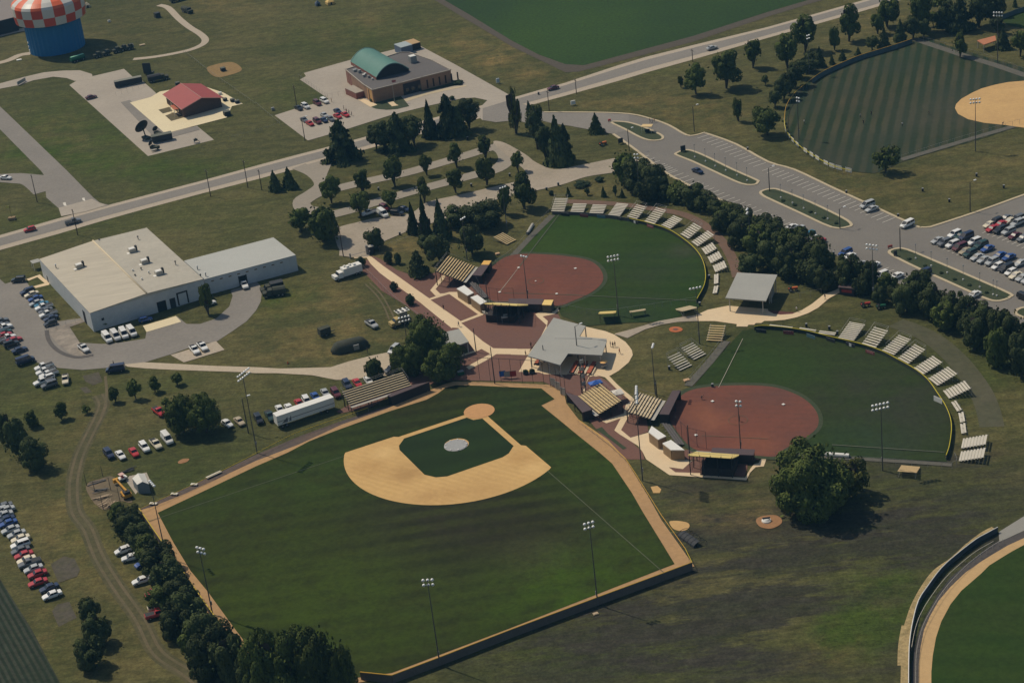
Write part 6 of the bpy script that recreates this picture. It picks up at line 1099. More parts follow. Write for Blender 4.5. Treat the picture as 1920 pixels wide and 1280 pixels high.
m = MB()
for s in (-w+.8, -w+2.4): m.add([(s-.5,D,0),(s+.5,D,0),(s+.5,D+3.6,-.0),(s-.5,D+3.6,0)], [(0,1,2,3)])
m = MB(); 
for k in range(10): m.box(w+.1, w+1.2, D-1-k*.34, D-.7-k*.34, z0+1.0-k*.3-.05, z0+1.0-k*.3)
m.build('stair', m_alu2, o)
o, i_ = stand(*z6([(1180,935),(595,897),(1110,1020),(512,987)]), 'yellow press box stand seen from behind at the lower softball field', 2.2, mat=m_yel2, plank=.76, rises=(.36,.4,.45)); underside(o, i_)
w, D, z0, z1 = i_; MB().box(-w+.2, w-3, D*.15, D-.3, .02, z0+.0).build('shade_fill_box', m_darkbr, o)  # another dark box standing in for the shade under this stand
for px, z, l in [(z3([(830,690),(640,480),(760,740),(540,510)]), 0, 'grey low bleacher behind the white booths of the upper field'), (z6([(450,800),(250,520),(400,850),(80,455)]), 0, 'grey low bleacher behind the white booths of the lower field')]:
    bleacher(*px, l, 'grey low bleachers', mat=MAT('grey_plank', (.10,.09,.085), .8, .1, 2) if 'grey_plank' not in bpy.data.materials else bpy.data.materials['grey_plank'], rail=False, plank=.5)
# outfield bleachers
Z5b = lambda p: Z(1020,340,5.053,p); g = 'bleachers along the upper outfield fence'
BL = [[(65,283),(190,285),(100,145),(235,150)],[(248,288),(375,290),(278,200),(403,205)],[(428,298),(560,302),(470,210),(593,218)],[(607,315),(718,327),(685,195),(803,207)],[(785,330),(880,355),(870,200),(980,215)],[(950,375),(1045,403),(1065,240),(1163,262)],[(1110,410),(1195,447),(1228,312),(1313,352)],[(1290,495),(1368,540),(1425,372),(1505,415)],[(1395,568),(1455,612),(1560,460),(1612,500)],[(1490,632),(1532,690),(1605,575),(1645,620)],[(1548,712),(1580,772),(1665,652),(1698,705)],[(1597,795),(1622,857),(1715,742),(1742,800)],[(1612,880),(1610,970),(1665,875),(1657,970)],[(1612,990),(1597,1060),(1660,985),(1643,1058)]]
for i, q in enumerate(BL): bleacher(*Z5b(q), 'aluminium bleacher, %s from the left along the upper outfield fence' % ordn(i), g, plank=.62 if i < 4 else .5, rail=i in (0,4,5,7))
Z7b = lambda p: Z(1560,590,4.4125,p); g = 'bleachers along the lower outfield fence'
BL = [[(50,188),(180,212),(165,45),(280,85)],[(245,235),(360,270),(350,92),(462,125)],[(413,290),(512,330),(555,155),(652,205)],[(543,355),(630,402),(697,225),(783,290)],[(677,435),(755,490),(838,332),(918,385)],[(795,522),(872,583),(965,425),(1040,482)],[(917,625),(968,690),(1105,540),(1155,600)],[(985,720),(1035,797),(1032,703),(1078,775)],[(1045,810),(1060,888),(1100,793),(1115,875)],[(1060,900),(1070,980),(1118,890),(1125,965)],[(1085,1020),(1068,1100),(1297,978),(1280,1062)],[(1068,1127),(1048,1207),(1280,1088),(1258,1172)]]
for i, q in enumerate(BL): bleacher(*Z7b(q), 'aluminium bleacher, %s from the top along the lower outfield fence' % ordn(i), g, plank=.46, rail=i < 4)
g = 'low wide bleachers by the pale walk'
for i, q in enumerate([[(690,915),(985,948),(712,865),(1000,892)],[(1072,953),(1285,985),(1090,903),(1300,930)],[(1330,990),(1543,1015),(1365,943),(1553,975)]]): bleacher(*Z(1340,480,6.857,q), 'low wide bleacher beside the pale walk, %s from the left' % ordn(i), g, rail=False, plank=.55)
bleacher((1324,637.5),(1354,639),(1326,607.5),(1356,607.5), 'yellow-planked bleacher above the lower left foul line', mat=m_wood, rail=False, plank=.5)
bleacher(*TL(3,3,[(1260,216),(1350,174),(1150,110),(1240,68)]), 'left one of two steep grey bleachers left of the lower outfield', 'pair of bleachers left of the lower outfield', plank=.3); bleacher(*TL(3,3,[(1365,135),(1455,90),(1252,42),(1342,0)]), 'right one of two steep grey bleachers left of the lower outfield', 'pair of bleachers left of the lower outfield', plank=.3)
bleacher((950,458),(968,449),(923,446),(941,437), 'small bleacher left of the upper outfield', mat=m_wood, rail=False, plank=.4)
bleacher(*TL(3,4,[(1140,938),(1000,926),(1060,972),(912,958)]), 'tan bleacher seen from behind below the lower outfield', mat=MAT('tan_plank_2', (.50,.36,.18), .8, .12, 2), plank=.36, rail=False, rises=(.2,), n=7)
bleacher(*TL(2,3,[(1335,1010),(1225,1036),(1255,1062),(1150,1084)]), 'tan bleacher seen from behind right of the upper outfield', mat=bpy.data.materials['tan_plank'], plank=.5, rail=False, rises=(.25,), n=8)
bleacher(*TL(2,3,[(782,1050),(660,1056),(785,1076),(662,1084)]), 'small yellow bleacher below the upper infield, left one', 'small yellow bleachers below the upper infield', mat=m_yel2, plank=.7, rail=False, z0=1.2, rises=(.3,)); bleacher(*TL(2,3,[(998,1034),(880,1052),(1000,1056),(860,1072)]), 'small tan bleacher below the upper infield, right one', 'small yellow bleachers below the upper infield', mat=bpy.data.materials['tan_plank'], plank=.7, rail=False, z0=1.2, rises=(.3,))
# ---- fences
m_ycap = (m_yel, .10); m_ycap2 = (MAT('yellow_tube', (.52,.43,.03), .7), .11); m_ocap = (MAT('orange_cap', (.56,.32,.04), .7), .12); m_wcap = (m_white, .10)
fence('outfield_wall', [(675,1259),(735,1265),(825,1231),(960,1178.7),(1120,1119),(1297.5,1053.7)], 2.1, 'dark outfield wall with an orange yellow cap at the bottom of the baseball field', m_ocap, m_screen, top=True, cat='wall', posts=False, th=.10)
fence('outfield_wall', [(260.6,952.5),(302,1012.5),(322,1038),(350,1081),(400,1151),(462,1236),(480,1262)], 2.0, 'dark left field wall with a yellow cap beside the hedge', (m_yel, .13), m_screen, top=True, cat='wall', posts=False, th=.08)
fence('foul_line_fence', [(260.6,954),(296,938),(362,908),(420,880),(480,849),(520,828),(552,812),(600,795),(650,778),(690,764)], 1.3, 'low yellow-topped fence along the left foul line', (m_yel, .07), None, top=True, r=.03)
fence('foul_line_fence', [(1085,787),(1110,805),(1140,828),(1172,858),(1190,885),(1215,925),(1240,965),(1285,1028)], 1.3, 'low orange-topped fence along the right foul line', (m_ocap[0], .07), None, top=True, r=.03)
fence('foul_line_fence', [(1297.5,1053.7),(1285,1028)], 1.8, 'short fence section at the right field corner', (m_yel, .07), None, top=True, r=.04)
F1s = [(1035,396),(1072,397),(1105,399),(1140,403),(1180,409),(1207,415),(1247.5,427),(1275,442.5),(1302.5,465),(1317.5,487.5),(1323,512.5),(1320,535),(1306,561)]
fence('outfield_fence', F1s[:5], 1.3, 'dark fence below the first outfield bleachers', None, m_screen, top=True, th=.05, sm=True)
fence('outfield_fence', F1s[4:], 1.3, 'yellow-topped curved fence round the upper outfield', m_ycap2, MAT('green_screen', (.035,.045,.03), .9), top=True, sm=True)
F2s = [(1414,612),(1437,610),(1500,617),(1560,631),(1614,644),(1653,657),(1682,672),(1714,690),(1739,710),(1757,735),(1773,760),(1782,783),(1784,805),(1780,835),(1774,853)]
fence('outfield_fence', F2s, 1.3, 'yellow-topped curved fence round the lower outfield', m_ycap2, bpy.data.materials['green_screen'], top=True, sm=True)
F3s = TL(1,4,[(1080,290),(980,325),(850,365),(700,410),(580,458),(420,530),(330,590),(240,660),(180,720),(135,800),(122,900),(140,985),(220,1080),(350,1170),(480,1240),(620,1278)])
m_ban = MAT('banner_blue_grey', (.10,.14,.15), .8, .2, .8, (.05,.07,.08), .25, .8)
fence('outfield_fence', F3s[:7], 2.0, 'banner-covered fence round the top of the striped field', (m_ocap[0], .09), m_ban, top=True, sm=True); fence('outfield_fence', F3s[6:11], 2.0, 'orange-topped fence at the left end of the striped field', (m_ocap[0], .09), None, top=True, sm=True); fence('outfield_fence', F3s[10:], 2.0, 'fence with pale pads at the lower left of the striped field', m_ycap2, None, top=True, sm=True)
for i in range(13):
    P_ = [A(*p, 1.0) for p in F3s[10:]]; P_ = smooth_poly([(q.x, q.y) for q in P_], 6, False); k = int(1+i*(len(P_)-3)/12); a, b = P_[k], P_[k+1]
    u = thing('fence_pad', 'pale fence pad on the striped field fence, %s from the left' % ordn(i), 'fence pad', (a[0], a[1], 0), ang(a, b), 'pale pads on the striped field fence'); MB().box(-1.25, 1.25, -.12, -.07, .3, 1.75).build('pad', m_white, u); MB().box(-1.25, 1.25, -.066, -.03, .2, .3).build('bottom_rail', m_steel, u)
fence('outfield_fence', TL(1,4,[(1750,112),(1800,95),(1860,70),(1920,52),(2050,40)]), 2.0, 'blue banner fence at the top right corner', None, m_ban, top=True)
# chain link fences
for px, h, l in [([(1035,400),(1000,437),(962,478),(930,500)], 2.2, 'chain link fence along the left foul side of the upper softball field'), ([(1360,640),(1325,683),(1290,724)], 2.2, 'chain link fence along the left foul side of the lower softball field'), ([(1052,578),(1120,590),(1200,582),(1306,566)], 1.6, 'chain link fence below the upper softball infield'), ([(1455,858),(1560,864),(1680,872),(1785,878),(1790,860)], 1.8, 'chain link fence below the lower softball field'),
    ([(1460,551),(1500,560),(1540,552)], 1.8, 'chain link fence between the pavilion and the tree row'), ([(672,498),(695,520),(740,565),(795,605)], 1.8, 'chain link fence along the brick strip of the walk'), ([(693,478),(730,465),(775,450)], 1.8, 'chain link fence from the gate to the spruces'), ([(75,533),(60,508)], 1.2, 'short fence at the far corner of the warehouse') if 0 else ([(88,622),(160,600)], 1.8, 'chain link fence round the small slab by the drive'),
    ([(1710,74),(1780,92),(1850,112),(1925,140)], 2.0, 'chain link fence along the top foul side of the striped field'), ([(1690,302),(1790,270),(1925,230)], 2.0, 'chain link fence along the lower foul side of the striped field'), ([(612,185),(648,178)], 1.8, 'chain link gate left of the brick building') if 0 else ([(612,186),(646,178)], 1.8, 'chain link gate left of the brick building'), ([(560,147),(615,185)], 1.8, 'chain link fence along the pad of the brick building'), ([(345,100),(385,132),(480,200)], 1.5, 'fence line from the dirt path to the small car park'), ([(480,197),(525,235),(480,250),(430,262)], 1.2, 'fence corner left of the small car park'),
    ([(218,181),(270,162)], 2.0, 'fence in front of the dark container')]: fence('chain_link_fence', px, h, l, post=3.0, r=.035, sm=len(px) > 3 and 'corner' not in l)
# netting behind home plate
for px, l in [([(825,715),(850,711),(900,713),(960,716),(1020,720)], 'tall net with dark posts behind home plate'), ([(1020,720),(1045,732),(1062,752)], 'angled end of the tall net behind home plate')]: fence('backstop_net', px, 7.0, l, (m_shade, .06), None, post=3.1, r=.06, mat=m_shade)
for px, l in [([(895,545),(905,566),(935,570),(965,569)], 'backstop net behind the upper home plate'), ([(1268,812),(1290,834),(1325,842)], 'backstop net behind the lower home plate')]: fence('backstop_net', px, 5.0, l, None, None, post=3.5, r=.05, mat=m_shade)
for i, (x, y, c, l) in enumerate([(943,709,MAT('banner_blue', (.03,.13,.42), .7),'blue'),(952,710,m_steel,'grey'),(963,709,m_red,'red')]):
    p = A(x, y); u = thing('fence_banner', '%s banner hung on the net behind home plate' % l, 'banner', (p.x, p.y, 0), 0); MB().box(-.85, .85, -.04, .04, .6, 2.2).build('cloth', c, u); MB().box(-.9, .9, -.05, .05, 2.2, 2.27).build('rail', m_shade, u)
for i, (x, y) in enumerate([(1037,724),(1046,731),(1056,742)]):
    p = A(x, y); u = thing('pale_panel', 'pale panel at the angled end of the net, %s from the left' % ordn(i), 'panel', (p.x, p.y, 0), -.75, 'pale panels at the net'); MB().box(-.9, .9, -.04, .04, .3, 2.4).build('sheet', m_alu2, u); MB().box(-.95, .95, -.06, .06, 2.4, 2.47).build('rail', m_steel, u)
# banners on the outfield fences
for x, y, c, l in [(1060,402,'k','black banner on the upper outfield fence, far left'),(1095,404,'r','dark red banner on the upper outfield fence'),(1127,406,'b','blue banner on the upper outfield fence'),(1158,409,'k','black banner on the upper outfield fence, second'),(1190,416,'k','black and white banner on the upper outfield fence'),(1219,424,'r','pink banner on the upper outfield fence'),(1427,620,'k','black banner on the lower outfield fence, far left'),(1478,623,'r','dark red banner on the lower outfield fence'),(1520,630,'b','pale blue banner on the lower outfield fence'),(1557,637,'k','black banner on the lower outfield fence, second'),(1594,646,'k','black and white banner on the lower outfield fence'),(1631,660,'r','pink banner on the lower outfield fence')]:
    p = A(x, y, .6); q = A(x+9, y+(1 if x < 1140 or 1400 < x < 1500 else 3), .6); u = thing('fence_banner', l, 'banner', (p.x, p.y-.25, 0), ang(p, q), 'banners on the outfield fences'); MB().box(-1.5, 1.5, -.05, -.0, .15, 1.15).build('cloth', {'k': m_shade, 'r': MAT('faded_red', (.22,.06,.055), .8), 'b': MAT('pale_blue', (.10,.18,.20), .8)}[c], u)
    MB().box(-1.5, 1.5, 0.003, .05, 1.1, 1.17).build('rail', m_steel, u)
    if 'white' in l: MB().box(-.4, .4, -.08, -.053, .25, 1.1).build('emblem', m_white, u)
    if 'pink' in l: MB().box(-1.1, 1.1, -.08, -.053, .45, .9).build('emblem', MAT('pink_print', (.40,.16,.15), .8), u)
p = A(1759, 750, .7); u = thing('distance_sign', 'white padded board on the lower outfield fence', 'sign', (p.x, p.y, 0), -1.0); MB().box(-1.4, 1.4, -.1, 0, .1, 1.5).build('board', m_white, u); MB().box(-1.45, 1.45, .003, .06, 1.4, 1.5).build('rail', m_steel, u)
# rolled tarps and white things
for a, b, l, r in [((989,438),(999,421),'rolled grey tarp at the left foul side of the upper field',.5),((1548,852),(1592,855),'rolled white tarp below the lower softball field',.55)]:
    a, b = A(*a, .4), A(*b, .4); o = thing('rolled_tarp', l, 'tarp', ((a.x+b.x)/2, (a.y+b.y)/2, 0), ang(a, b)); L = (b-a).length; n = 12
    mb = MB(); mb.add([(x, r*(1+.06*math.sin(x*3+k))*math.cos(2*PI*k/n), r+r*math.sin(2*PI*k/n)) for x in np.linspace(-L/2, L/2, 9) for k in range(n)], [(i*n+k, i*n+(k+1) % n, (i+1)*n+(k+1) % n, (i+1)*n+k) for i in range(8) for k in range(n)], True); mb.build('roll', m_white if 'white' in l else m_alu2, o); MB().tube((-L/2-.3, 0, r), (L/2+.3, 0, r), .12, 6).build('core', m_steel, o)
mb = MB(); q0 = BP(13.0, 13.0); o = thing('mound_cover', 'round pale grey tarp covering the pitcher mound', 'tarp', (q0[0], q0[1], .33)); mb.cyl(0, 0, 0, .12, 3.1, 2.9, 28); mb.build('tarp', MAT('mound_tarp', (.31,.31,.30), .6, .12, 1.5), o)
for k in range(9): a = k*.7; MB().obox((2.8*math.cos(a), 2.8*math.sin(a), .18), .4, .25, .15, a).build('sandbag', m_white, o)
for p, l in [((972.5,503.7),'third base bag on the upper softball infield'),((1079,505),'second base bag on the upper softball infield'),((1044,552.5),'first base bag on the upper softball infield'),((937,549.5),'home plate of the upper softball field'),((1004.5,528.7),'pitcher plate of the upper softball field'),((1336,754),'third base bag on the lower softball infield'),((1469,760),'second base bag on the lower softball infield'),((1305,817.5),'home plate of the lower softball field')]:
    q = A(*p); o = thing('base_bag', l, 'base', (q.x, q.y, .30), .5, 'white base bags'); s = .34 if 'pitch' not in l else .22; MB().box(-s, s, -s, s, 0, .14).build('bag', m_white, o); MB().box(-.05, .05, -.05, .05, -.12, -.003).build('anchor', m_steel, o)
# stadium corner wall
Wp = [A(*p) for p in ar(W4)]; fence('stadium_wall', smooth_poly([(p.x, p.y) for p in Wp], 3, False), 1.4, 'dark curved stadium wall with a white top rail at the lower right', m_wcap, MAT('navy_padding', (.05,.065,.08), .8), world=True, cat='wall', posts=False, th=.10)
K5 = [A(*p) for p in ar([(1760,235),(1640,312),(1500,420),(1380,540),(1290,655),(1215,780),(1160,890),(1125,1020),(1110,1140),(1108,1420)])]; fence('track_fence', smooth_poly([(p.x, p.y) for p in K5], 3, False), 1.2, 'low open fence between the dark path and tan track', None, None, world=True, post=1.8, r=.05, mat=m_alu2)
Lp = [A(*p) for p in ar([(1690,245),(1560,320),(1440,415),(1330,520),(1230,650),(1150,780),(1105,900),(1078,1040)])]; fence('inner_rail', smooth_poly([(p.x, p.y) for p in Lp], 3, False), 1.0, 'pale inner rail along the foot of the stadium wall', (m_alu, .05), None, world=True, post=3, r=.03)
# ================================================ PEOPLE
def person_mesh(pose):
    """one continuous skinned figure; joints in metres"""
    P = {'pelvis': (0,0,.95), 'chest': (0,0,1.22), 'neck': (0,0,1.47), 'head0': (.01,0,1.58), 'head1': (.02,0,1.72),
         'shl': (0,.19,1.42), 'shr': (0,-.19,1.42), 'ell': (-.02,.25,1.14), 'elr': (-.02,-.25,1.14), 'wrl': (.08,.26,.90), 'wrr': (.08,-.26,.90), 'hal': (.11,.26,.80), 'har': (.11,-.26,.80),
         'hil': (0,.10,.90), 'hir': (0,-.10,.90), 'knl': (.02,.11,.50), 'knr': (.02,-.11,.50), 'anl': (0,.12,.09), 'anr': (0,-.12,.09), 'tol': (.19,.13,.04), 'tor': (.19,-.13,.04)}
    if pose == 'walk': P.update(knl=(.20,.10,.52), anl=(.26,.10,.09), tol=(.45,.10,.05), knr=(-.04,-.10,.50), anr=(-.30,-.10,.14), tor=(-.14,-.10,.04), elr=(.08,-.24,1.16), wrr=(.28,-.22,.98), har=(.36,-.21,.93), ell=(-.14,.24,1.16), wrl=(-.18,.25,.92), hal=(-.17,.25,.83))
    if pose == 'bend': P.update(pelvis=(-.15,0,.85), chest=(.05,0,1.02), neck=(.25,0,1.15), head0=(.33,0,1.20), head1=(.44,0,1.26), shl=(.20,.19,1.12), shr=(.20,-.19,1.12), ell=(.28,.22,.85), elr=(.28,-.22,.85), wrl=(.38,.20,.62), wrr=(.38,-.20,.62), hal=(.42,.2,.53), har=(.42,-.2,.53), hil=(-.15,.1,.80), hir=(-.15,-.1,.80), knl=(.06,.13,.46), knr=(.06,-.13,.46))
    R = dict(pelvis=.15, chest=.155, neck=.058, head0=.085, head1=.10, shl=.075, shr=.075, ell=.047, elr=.047, wrl=.032, wrr=.032, hal=.035, har=.035, hil=.095, hir=.095, knl=.062, knr=.062, anl=.042, anr=.042, tol=.035, tor=.035)
    K = list(P); Ed = [('pelvis','chest'),('chest','neck'),('neck','head0'),('head0','head1'),('chest','shl'),('shl','ell'),('ell','wrl'),('wrl','hal'),('chest','shr'),('shr','elr'),('elr','wrr'),('wrr','har'),('pelvis','hil'),('hil','knl'),('knl','anl'),('anl','tol'),('pelvis','hir'),('hir','knr'),('knr','anr'),('anr','tor')]
    me = bpy.data.meshes.new('person_skel'); me.from_pydata([P[k] for k in K], [(K.index(a), K.index(b)) for a, b in Ed], [])
    o = bpy.data.objects.new('person_tmp', me); COL.objects.link(o); md = o.modifiers.new('s', 'SKIN'); 
    for i, k in enumerate(K): me.skin_vertices[0].data[i].radius = (R[k], R[k]); me.skin_vertices[0].data[i].use_root = (i == 0)
    sb = o.modifiers.new('b', 'SUBSURF'); sb.levels = 1; sb.render_levels = 1
    dg = bpy.context.evaluated_depsgraph_get(); m2 = bpy.data.meshes.new_from_object(o.evaluated_get(dg)); bpy.data.objects.remove(o); m2.name = 'person_'+pose
    m2.materials.clear(); sk = MAT('skin', (.36,.20,.13), .6) if 'skin' not in bpy.data.materials else bpy.data.materials['skin']; tp = bpy.data.materials.get('shirt') or MAT('shirt', (1,1,1), .9, objcol=True); lg = bpy.data.materials.get('trousers') or MAT('trousers', (.03,.035,.05), .9)
    for m in (sk, tp, lg): m2.materials.append(m)
    nz = P['neck'][2]; pz = P['pelvis'][2]
    for f in m2.polygons:
        c = f.center; f.use_smooth = True
        f.material_index = 0 if (c.z > nz+.02 or (abs(c.y) > .19 and c.z < P['shl'][2]-.14 and c.z > .45)) else (1 if c.z > pz-.04 else 2)
    return m2
try: PM = {p: person_mesh(p) for p in ('stand', 'walk', 'bend')}
except Exception as e: print('PERSON', e); PM = {}
hair = MB(); hair.add([(.105*math.cos(2*PI*i/10)*math.cos(t)-.01, .10*math.sin(2*PI*i/10)*math.cos(t), .115*math.sin(t)) for t in (-.1, .5, 1.0, 1.45) for i in range(10)], [(k*10+i, k*10+(i+1) % 10, (k+1)*10+(i+1) % 10, (k+1)*10+i) for k in range(3) for i in range(10)]+[tuple(range(30, 40))], True); hair_me = hair.mesh('hair', MAT('dark_hair', (.03,.02,.015), .8))
for x, y, po, sc, l, a in [(860.5,613,'walk',(.15,.16,.18),'person in a grey shirt walking at the crossing of the pale walks',2.2),(832,581,'stand',(.03,.03,.035),'person in dark clothes standing on the brick square',1.0),(986,668,'walk',(.02,.02,.025),'person in black at the left corner of the large grey roof',0),(996,652,'stand',(.02,.025,.03),'person in dark clothes on the brick left of the large grey roof',2),(1145,651,'stand',(.02,.025,.06),'leftmost of three people standing at the right end of the large grey roof',0),(1149.5,652,'stand',(.03,.02,.02),'middle one of three people at the right end of the large grey roof',1),(1153.5,651,'walk',(.05,.04,.03),'rightmost of three people at the right end of the large grey roof',2),
    (1162,664,'walk',(.5,.10,.03),'person in orange on the pale walk right of the grey roof',-1),(871,671,'stand',(.12,.14,.18),'person beside the small grey shelter roof',3),(689.5,663,'stand',(.02,.02,.02),'person in black beside the canvas tent',0),(1547,562,'walk',(.02,.02,.03),'person walking on the pale walk near the ticket booth',.6),(1494,585,'walk',(.6,.58,.55),'person in a white shirt beside the pale walk',.5),(1316,750,'bend',(.04,.03,.03),'person bending over on the lower softball infield',0),(1387,791,'stand',(.05,.05,.04),'person at the pitcher plate of the lower softball field',3),
    (691,475,'stand',(.03,.03,.05),'person in dark clothes at the gate',0),(694,478,'walk',(.5,.5,.5),'person in white passing the gate',2),(1508,233,'stand',(.7,.7,.7),'fielder in white at the left of the striped field',0),(1692,238,'stand',(.6,.6,.6),'fielder in pale clothes low on the striped field',1),(1613.5,222,'stand',(.3,.35,.3),'fielder in grey in the middle of the striped field',1),(1634,217,'stand',(.02,.02,.03),'fielder in black in the middle of the striped field',2),(1619,234,'walk',(.02,.02,.02),'fielder in black low in the middle of the striped field',1),(1742,216,'stand',(.05,.05,.06),'fielder in dark clothes near the sand infield',3),
    (214,687,'stand',(.02,.02,.03),'person in black behind the long dark van',0),(1219,231,'walk',(.05,.05,.06),'leftmost of three people at the lot entrance',0),(1223,231,'stand',(.5,.5,.5),'middle one of three people at the lot entrance',1),(1227,230,'walk',(.4,.15,.1),'rightmost of three people at the lot entrance',2),(645,207,'stand',(.4,.25,.15),'person at the top of the line near the brick building',0),(650,212,'stand',(.3,.08,.05),'second person of the line near the brick building',1),(655,215,'walk',(.3,.25,.2),'third person of the line near the brick building',2),(660,218,'stand',(.1,.1,.1),'last person of the line near the brick building',3),(622,192,'stand',(.5,.2,.05),'person in orange beside the white SUV at the brick building',0),(1880,236,'bend',(.1,.1,.1),'person at the foot of the sand infield',0)]:
    p = A(x, y); z = .12; t = thing('person', l, 'person', (p.x, p.y, z), a)
    child('body', PM.get(po), t, color=sc); hx = {'bend': (.44,0,1.30)}.get(po, (.02,0,1.74)); child('hair', hair_me, t, (hx[0], 0, hx[2]-.0))
# ================================================ SMALL THINGS
def small(name, label, cat, px, h=0, rz=0, group=None): p = A(px[0], px[1], h); return thing(name, label, cat, (p.x, p.y, .1), rz, group)
def wbox(o, nm, mt, *b): return MB().box(*b).build(nm, mt, o)
# shed and slab
e0, e1 = [A(x, y, 2.7) for x, y in Z(150,860,8,[(782,290),(857,385)])]; r0, r1 = [A(x, y, 3.5) for x, y in Z(150,860,8,[(868,214),(936,340)])]; g0, g1 = r0*2-e0, r1*2-e1; g0.z = g1.z = 2.7
o = thing('garden_shed', 'small white gabled shed beside the left foul line', 'shed', (e1.x, e1.y, 0)); m_shw = MAT('shed_roof_white', (.62,.60,.54), .5, .05, 2); m_shb = MAT('shed_wall', (.19,.22,.23), .6, .05, 2)
for q in ([e0, e1, r1, r0], [r0, r1, g1, g0]): mb = MB(); mb.slab(q, .08); rel(o, mb, 'roof', m_shw)
mb = MB(); mb.prism([(p.x, p.y) for p in (e0, e1, g1, g0)], 0, 2.6); rel(o, mb, 'wall', m_shb)
mb = MB(); mb.add([(e1.x,e1.y,2.6),(g1.x,g1.y,2.6),(r1.x,r1.y,3.4)], [(0,1,2)]); rel(o, mb, 'gable', m_shb)
sheet('concrete_pad', [Z(150,860,8,[(690,330),(740,260),(1000,205),(1060,340),(880,480),(835,532)])], m_conc, 2)
sheet('bare_ground', [Z(150,860,8,[(90,400),(300,300),(470,260),(560,320),(620,420),(780,620),(740,660),(600,640),(400,760),(300,740),(180,620)])], m_dry, 2, smooth=True)
for i, (x, y, tx, ty) in enumerate([(163,911,158,884),(193,893,190,873),(178,921,176,901),(208,919,205,894),(226,943,220,913),(194,955,190,927)]): utility_pole((x, y), (tx, ty), 'dark pole of the torn-down batting cage, %s from the left' % ordn([0,2,1,4,5,3][i]), arm=False, mat=m_pole, group='batting cage poles', name='cage_pole', r=.07)
random.seed(3); m_lum = MAT('pale_lumber', (.42,.32,.21), .9, .15, 3); m_lum2 = MAT('grey_lumber', (.13,.125,.12), .9, .2, 3)
for nm, lab, pts, n, mt in [('lumber_pile','pale planks lying loose beside the yellow lift, upper heap',((190,640),(470,552)),7,m_lum),('lumber_pile','pale planks lying loose beside the yellow lift, lower heap',((290,730),(490,625)),9,m_lum),('lumber_pile','pale planks lying loose at the foot of the hedge',((380,740),(560,650)),5,m_lum),('scrap_pile','dark scrap and pipes in the middle of the cage poles',((205,500),(450,460)),9,m_lum2),('scrap_pile','dark rolled netting at the top of the cage poles',((115,400),(400,320)),5,m_lum2),('scrap_pile','long dark bundle of pipes above the white shed',((590,240),(850,145)),6,m_shade)]:
    a, b = [A(*p) for p in Z(150,860,8,pts)]; d = (b-a).length; o = thing(nm, lab, 'pile', ((a.x+b.x)/2, (a.y+b.y)/2, .12), ang(a, b))
    for k in range(n): L = d*random.uniform(.5, .95); ob = MB().box(-L/2, L/2, -.10, .10, 0, .09).build('plank' if mt is m_lum else 'pipe', mt, o); ob.location = (random.uniform(-d*.15, d*.15), random.uniform(-.9, .9) if n > 6 else random.uniform(-.5, .5), .1*k*.6); ob.rotation_euler = (0, random.uniform(-.03, .06), random.uniform(-.25, .25))
a, b = [A(*p, .6) for p in Z(150,860,8,[(700,545),(540,350)])]; o = thing('boom_lift', 'yellow telescopic boom lift between the shed and the planks', 'lift', (a.x, a.y, .1), ang(a, b)); L = (b-a).length; my = MAT('machine_yellow', (.50,.25,.03), .6)
wbox(o, 'chassis', my, -1.4, 1.6, -1.1, 1.1, .5, 1.3); wbox(o, 'turret', m_shade, -1.2, .4, -.8, .8, 1.3, 2.0); MB().tube((-.6, 0, 2.1), (L*.95, 0, 1.5), .34, 4, .22).build('boom', my, o); wbox(o, 'basket', my, L*.93, L*.93+.9, -.7, .7, .6, 1.6); wheels(o, (-.9, 1.1), 2.3, .48)
o = small('utility_cart', 'small white and red utility cart above the concrete slab', 'cart', (230,897), .4, .6); wbox(o, 'body', m_white, -1.1, 1.1, -.7, .7, .3, .8); wbox(o, 'seat', m_red, -.3, .2, -.6, .6, .81, 1.2); wbox(o, 'canopy', MAT('pink_cloth', (.6,.38,.33), .8), -.8, .5, -.7, .7, 1.7, 1.76); wheels(o, (-.7, .7), 1.5, .28)
for i, (x, y, L) in enumerate([(364,908,.9),(327,926,.9),(287.5,944,1.0),(401,890,2.2)]): o = small('bench', 'pale bench along the left foul fence, %s from the home side' % ordn([1,2,3,0][i]), 'bench', (x, y), .4, ang(A(300,945), A(480,862)) if i == 3 else -.3, 'pale benches along the left foul line'); wbox(o, 'seat', m_alu, -L, L, -.45, .45, .4, .5); [wbox(o, 'leg', m_steel, s*L*.8-.05, s*L*.8+.05, -.4, .4, 0, .39) for s in (-1, 1)]
# army equipment at the top left
zz = lambda x, y: (200+x/6.736, 110+y/6.736)
o = small('satellite_dish', 'large dark dish antenna on a trailer at the foot of the concrete yard', 'dish antenna', zz(500,1020), 0, 2.3)
mb = MB(); n = 20; rings = []
for i in range(5):
    r = 2.9*i/4; rings += [(.42*(r/2.9)**2*1.6, r*math.cos(2*PI*k/n), r*math.sin(2*PI*k/n)) for k in range(n)]
mb.add(rings, [(i*n+k, i*n+(k+1) % n, (i+1)*n+(k+1) % n, (i+1)*n+k) for i in range(4) for k in range(n)], True); ob = mb.build('reflector', MAT('dark_mesh', (.018,.02,.022), .7), o); ob.location = (1.0, 0, 4.6); ob.rotation_euler = (0, -.5, 0)
MB().tube((0,0,1.0), (.9,0,4.4), .25, 6).build('mount', m_olive, o); wbox(o, 'trailer', m_olive, -2, 1.5, -1, 1, .5, 1.1); wheels(o, (-1, .6), 2.2, .4); MB().tube((1.2,0,4.6), (2.6,0,5.3), .06, 5).build('feed_arm', m_steel, o)
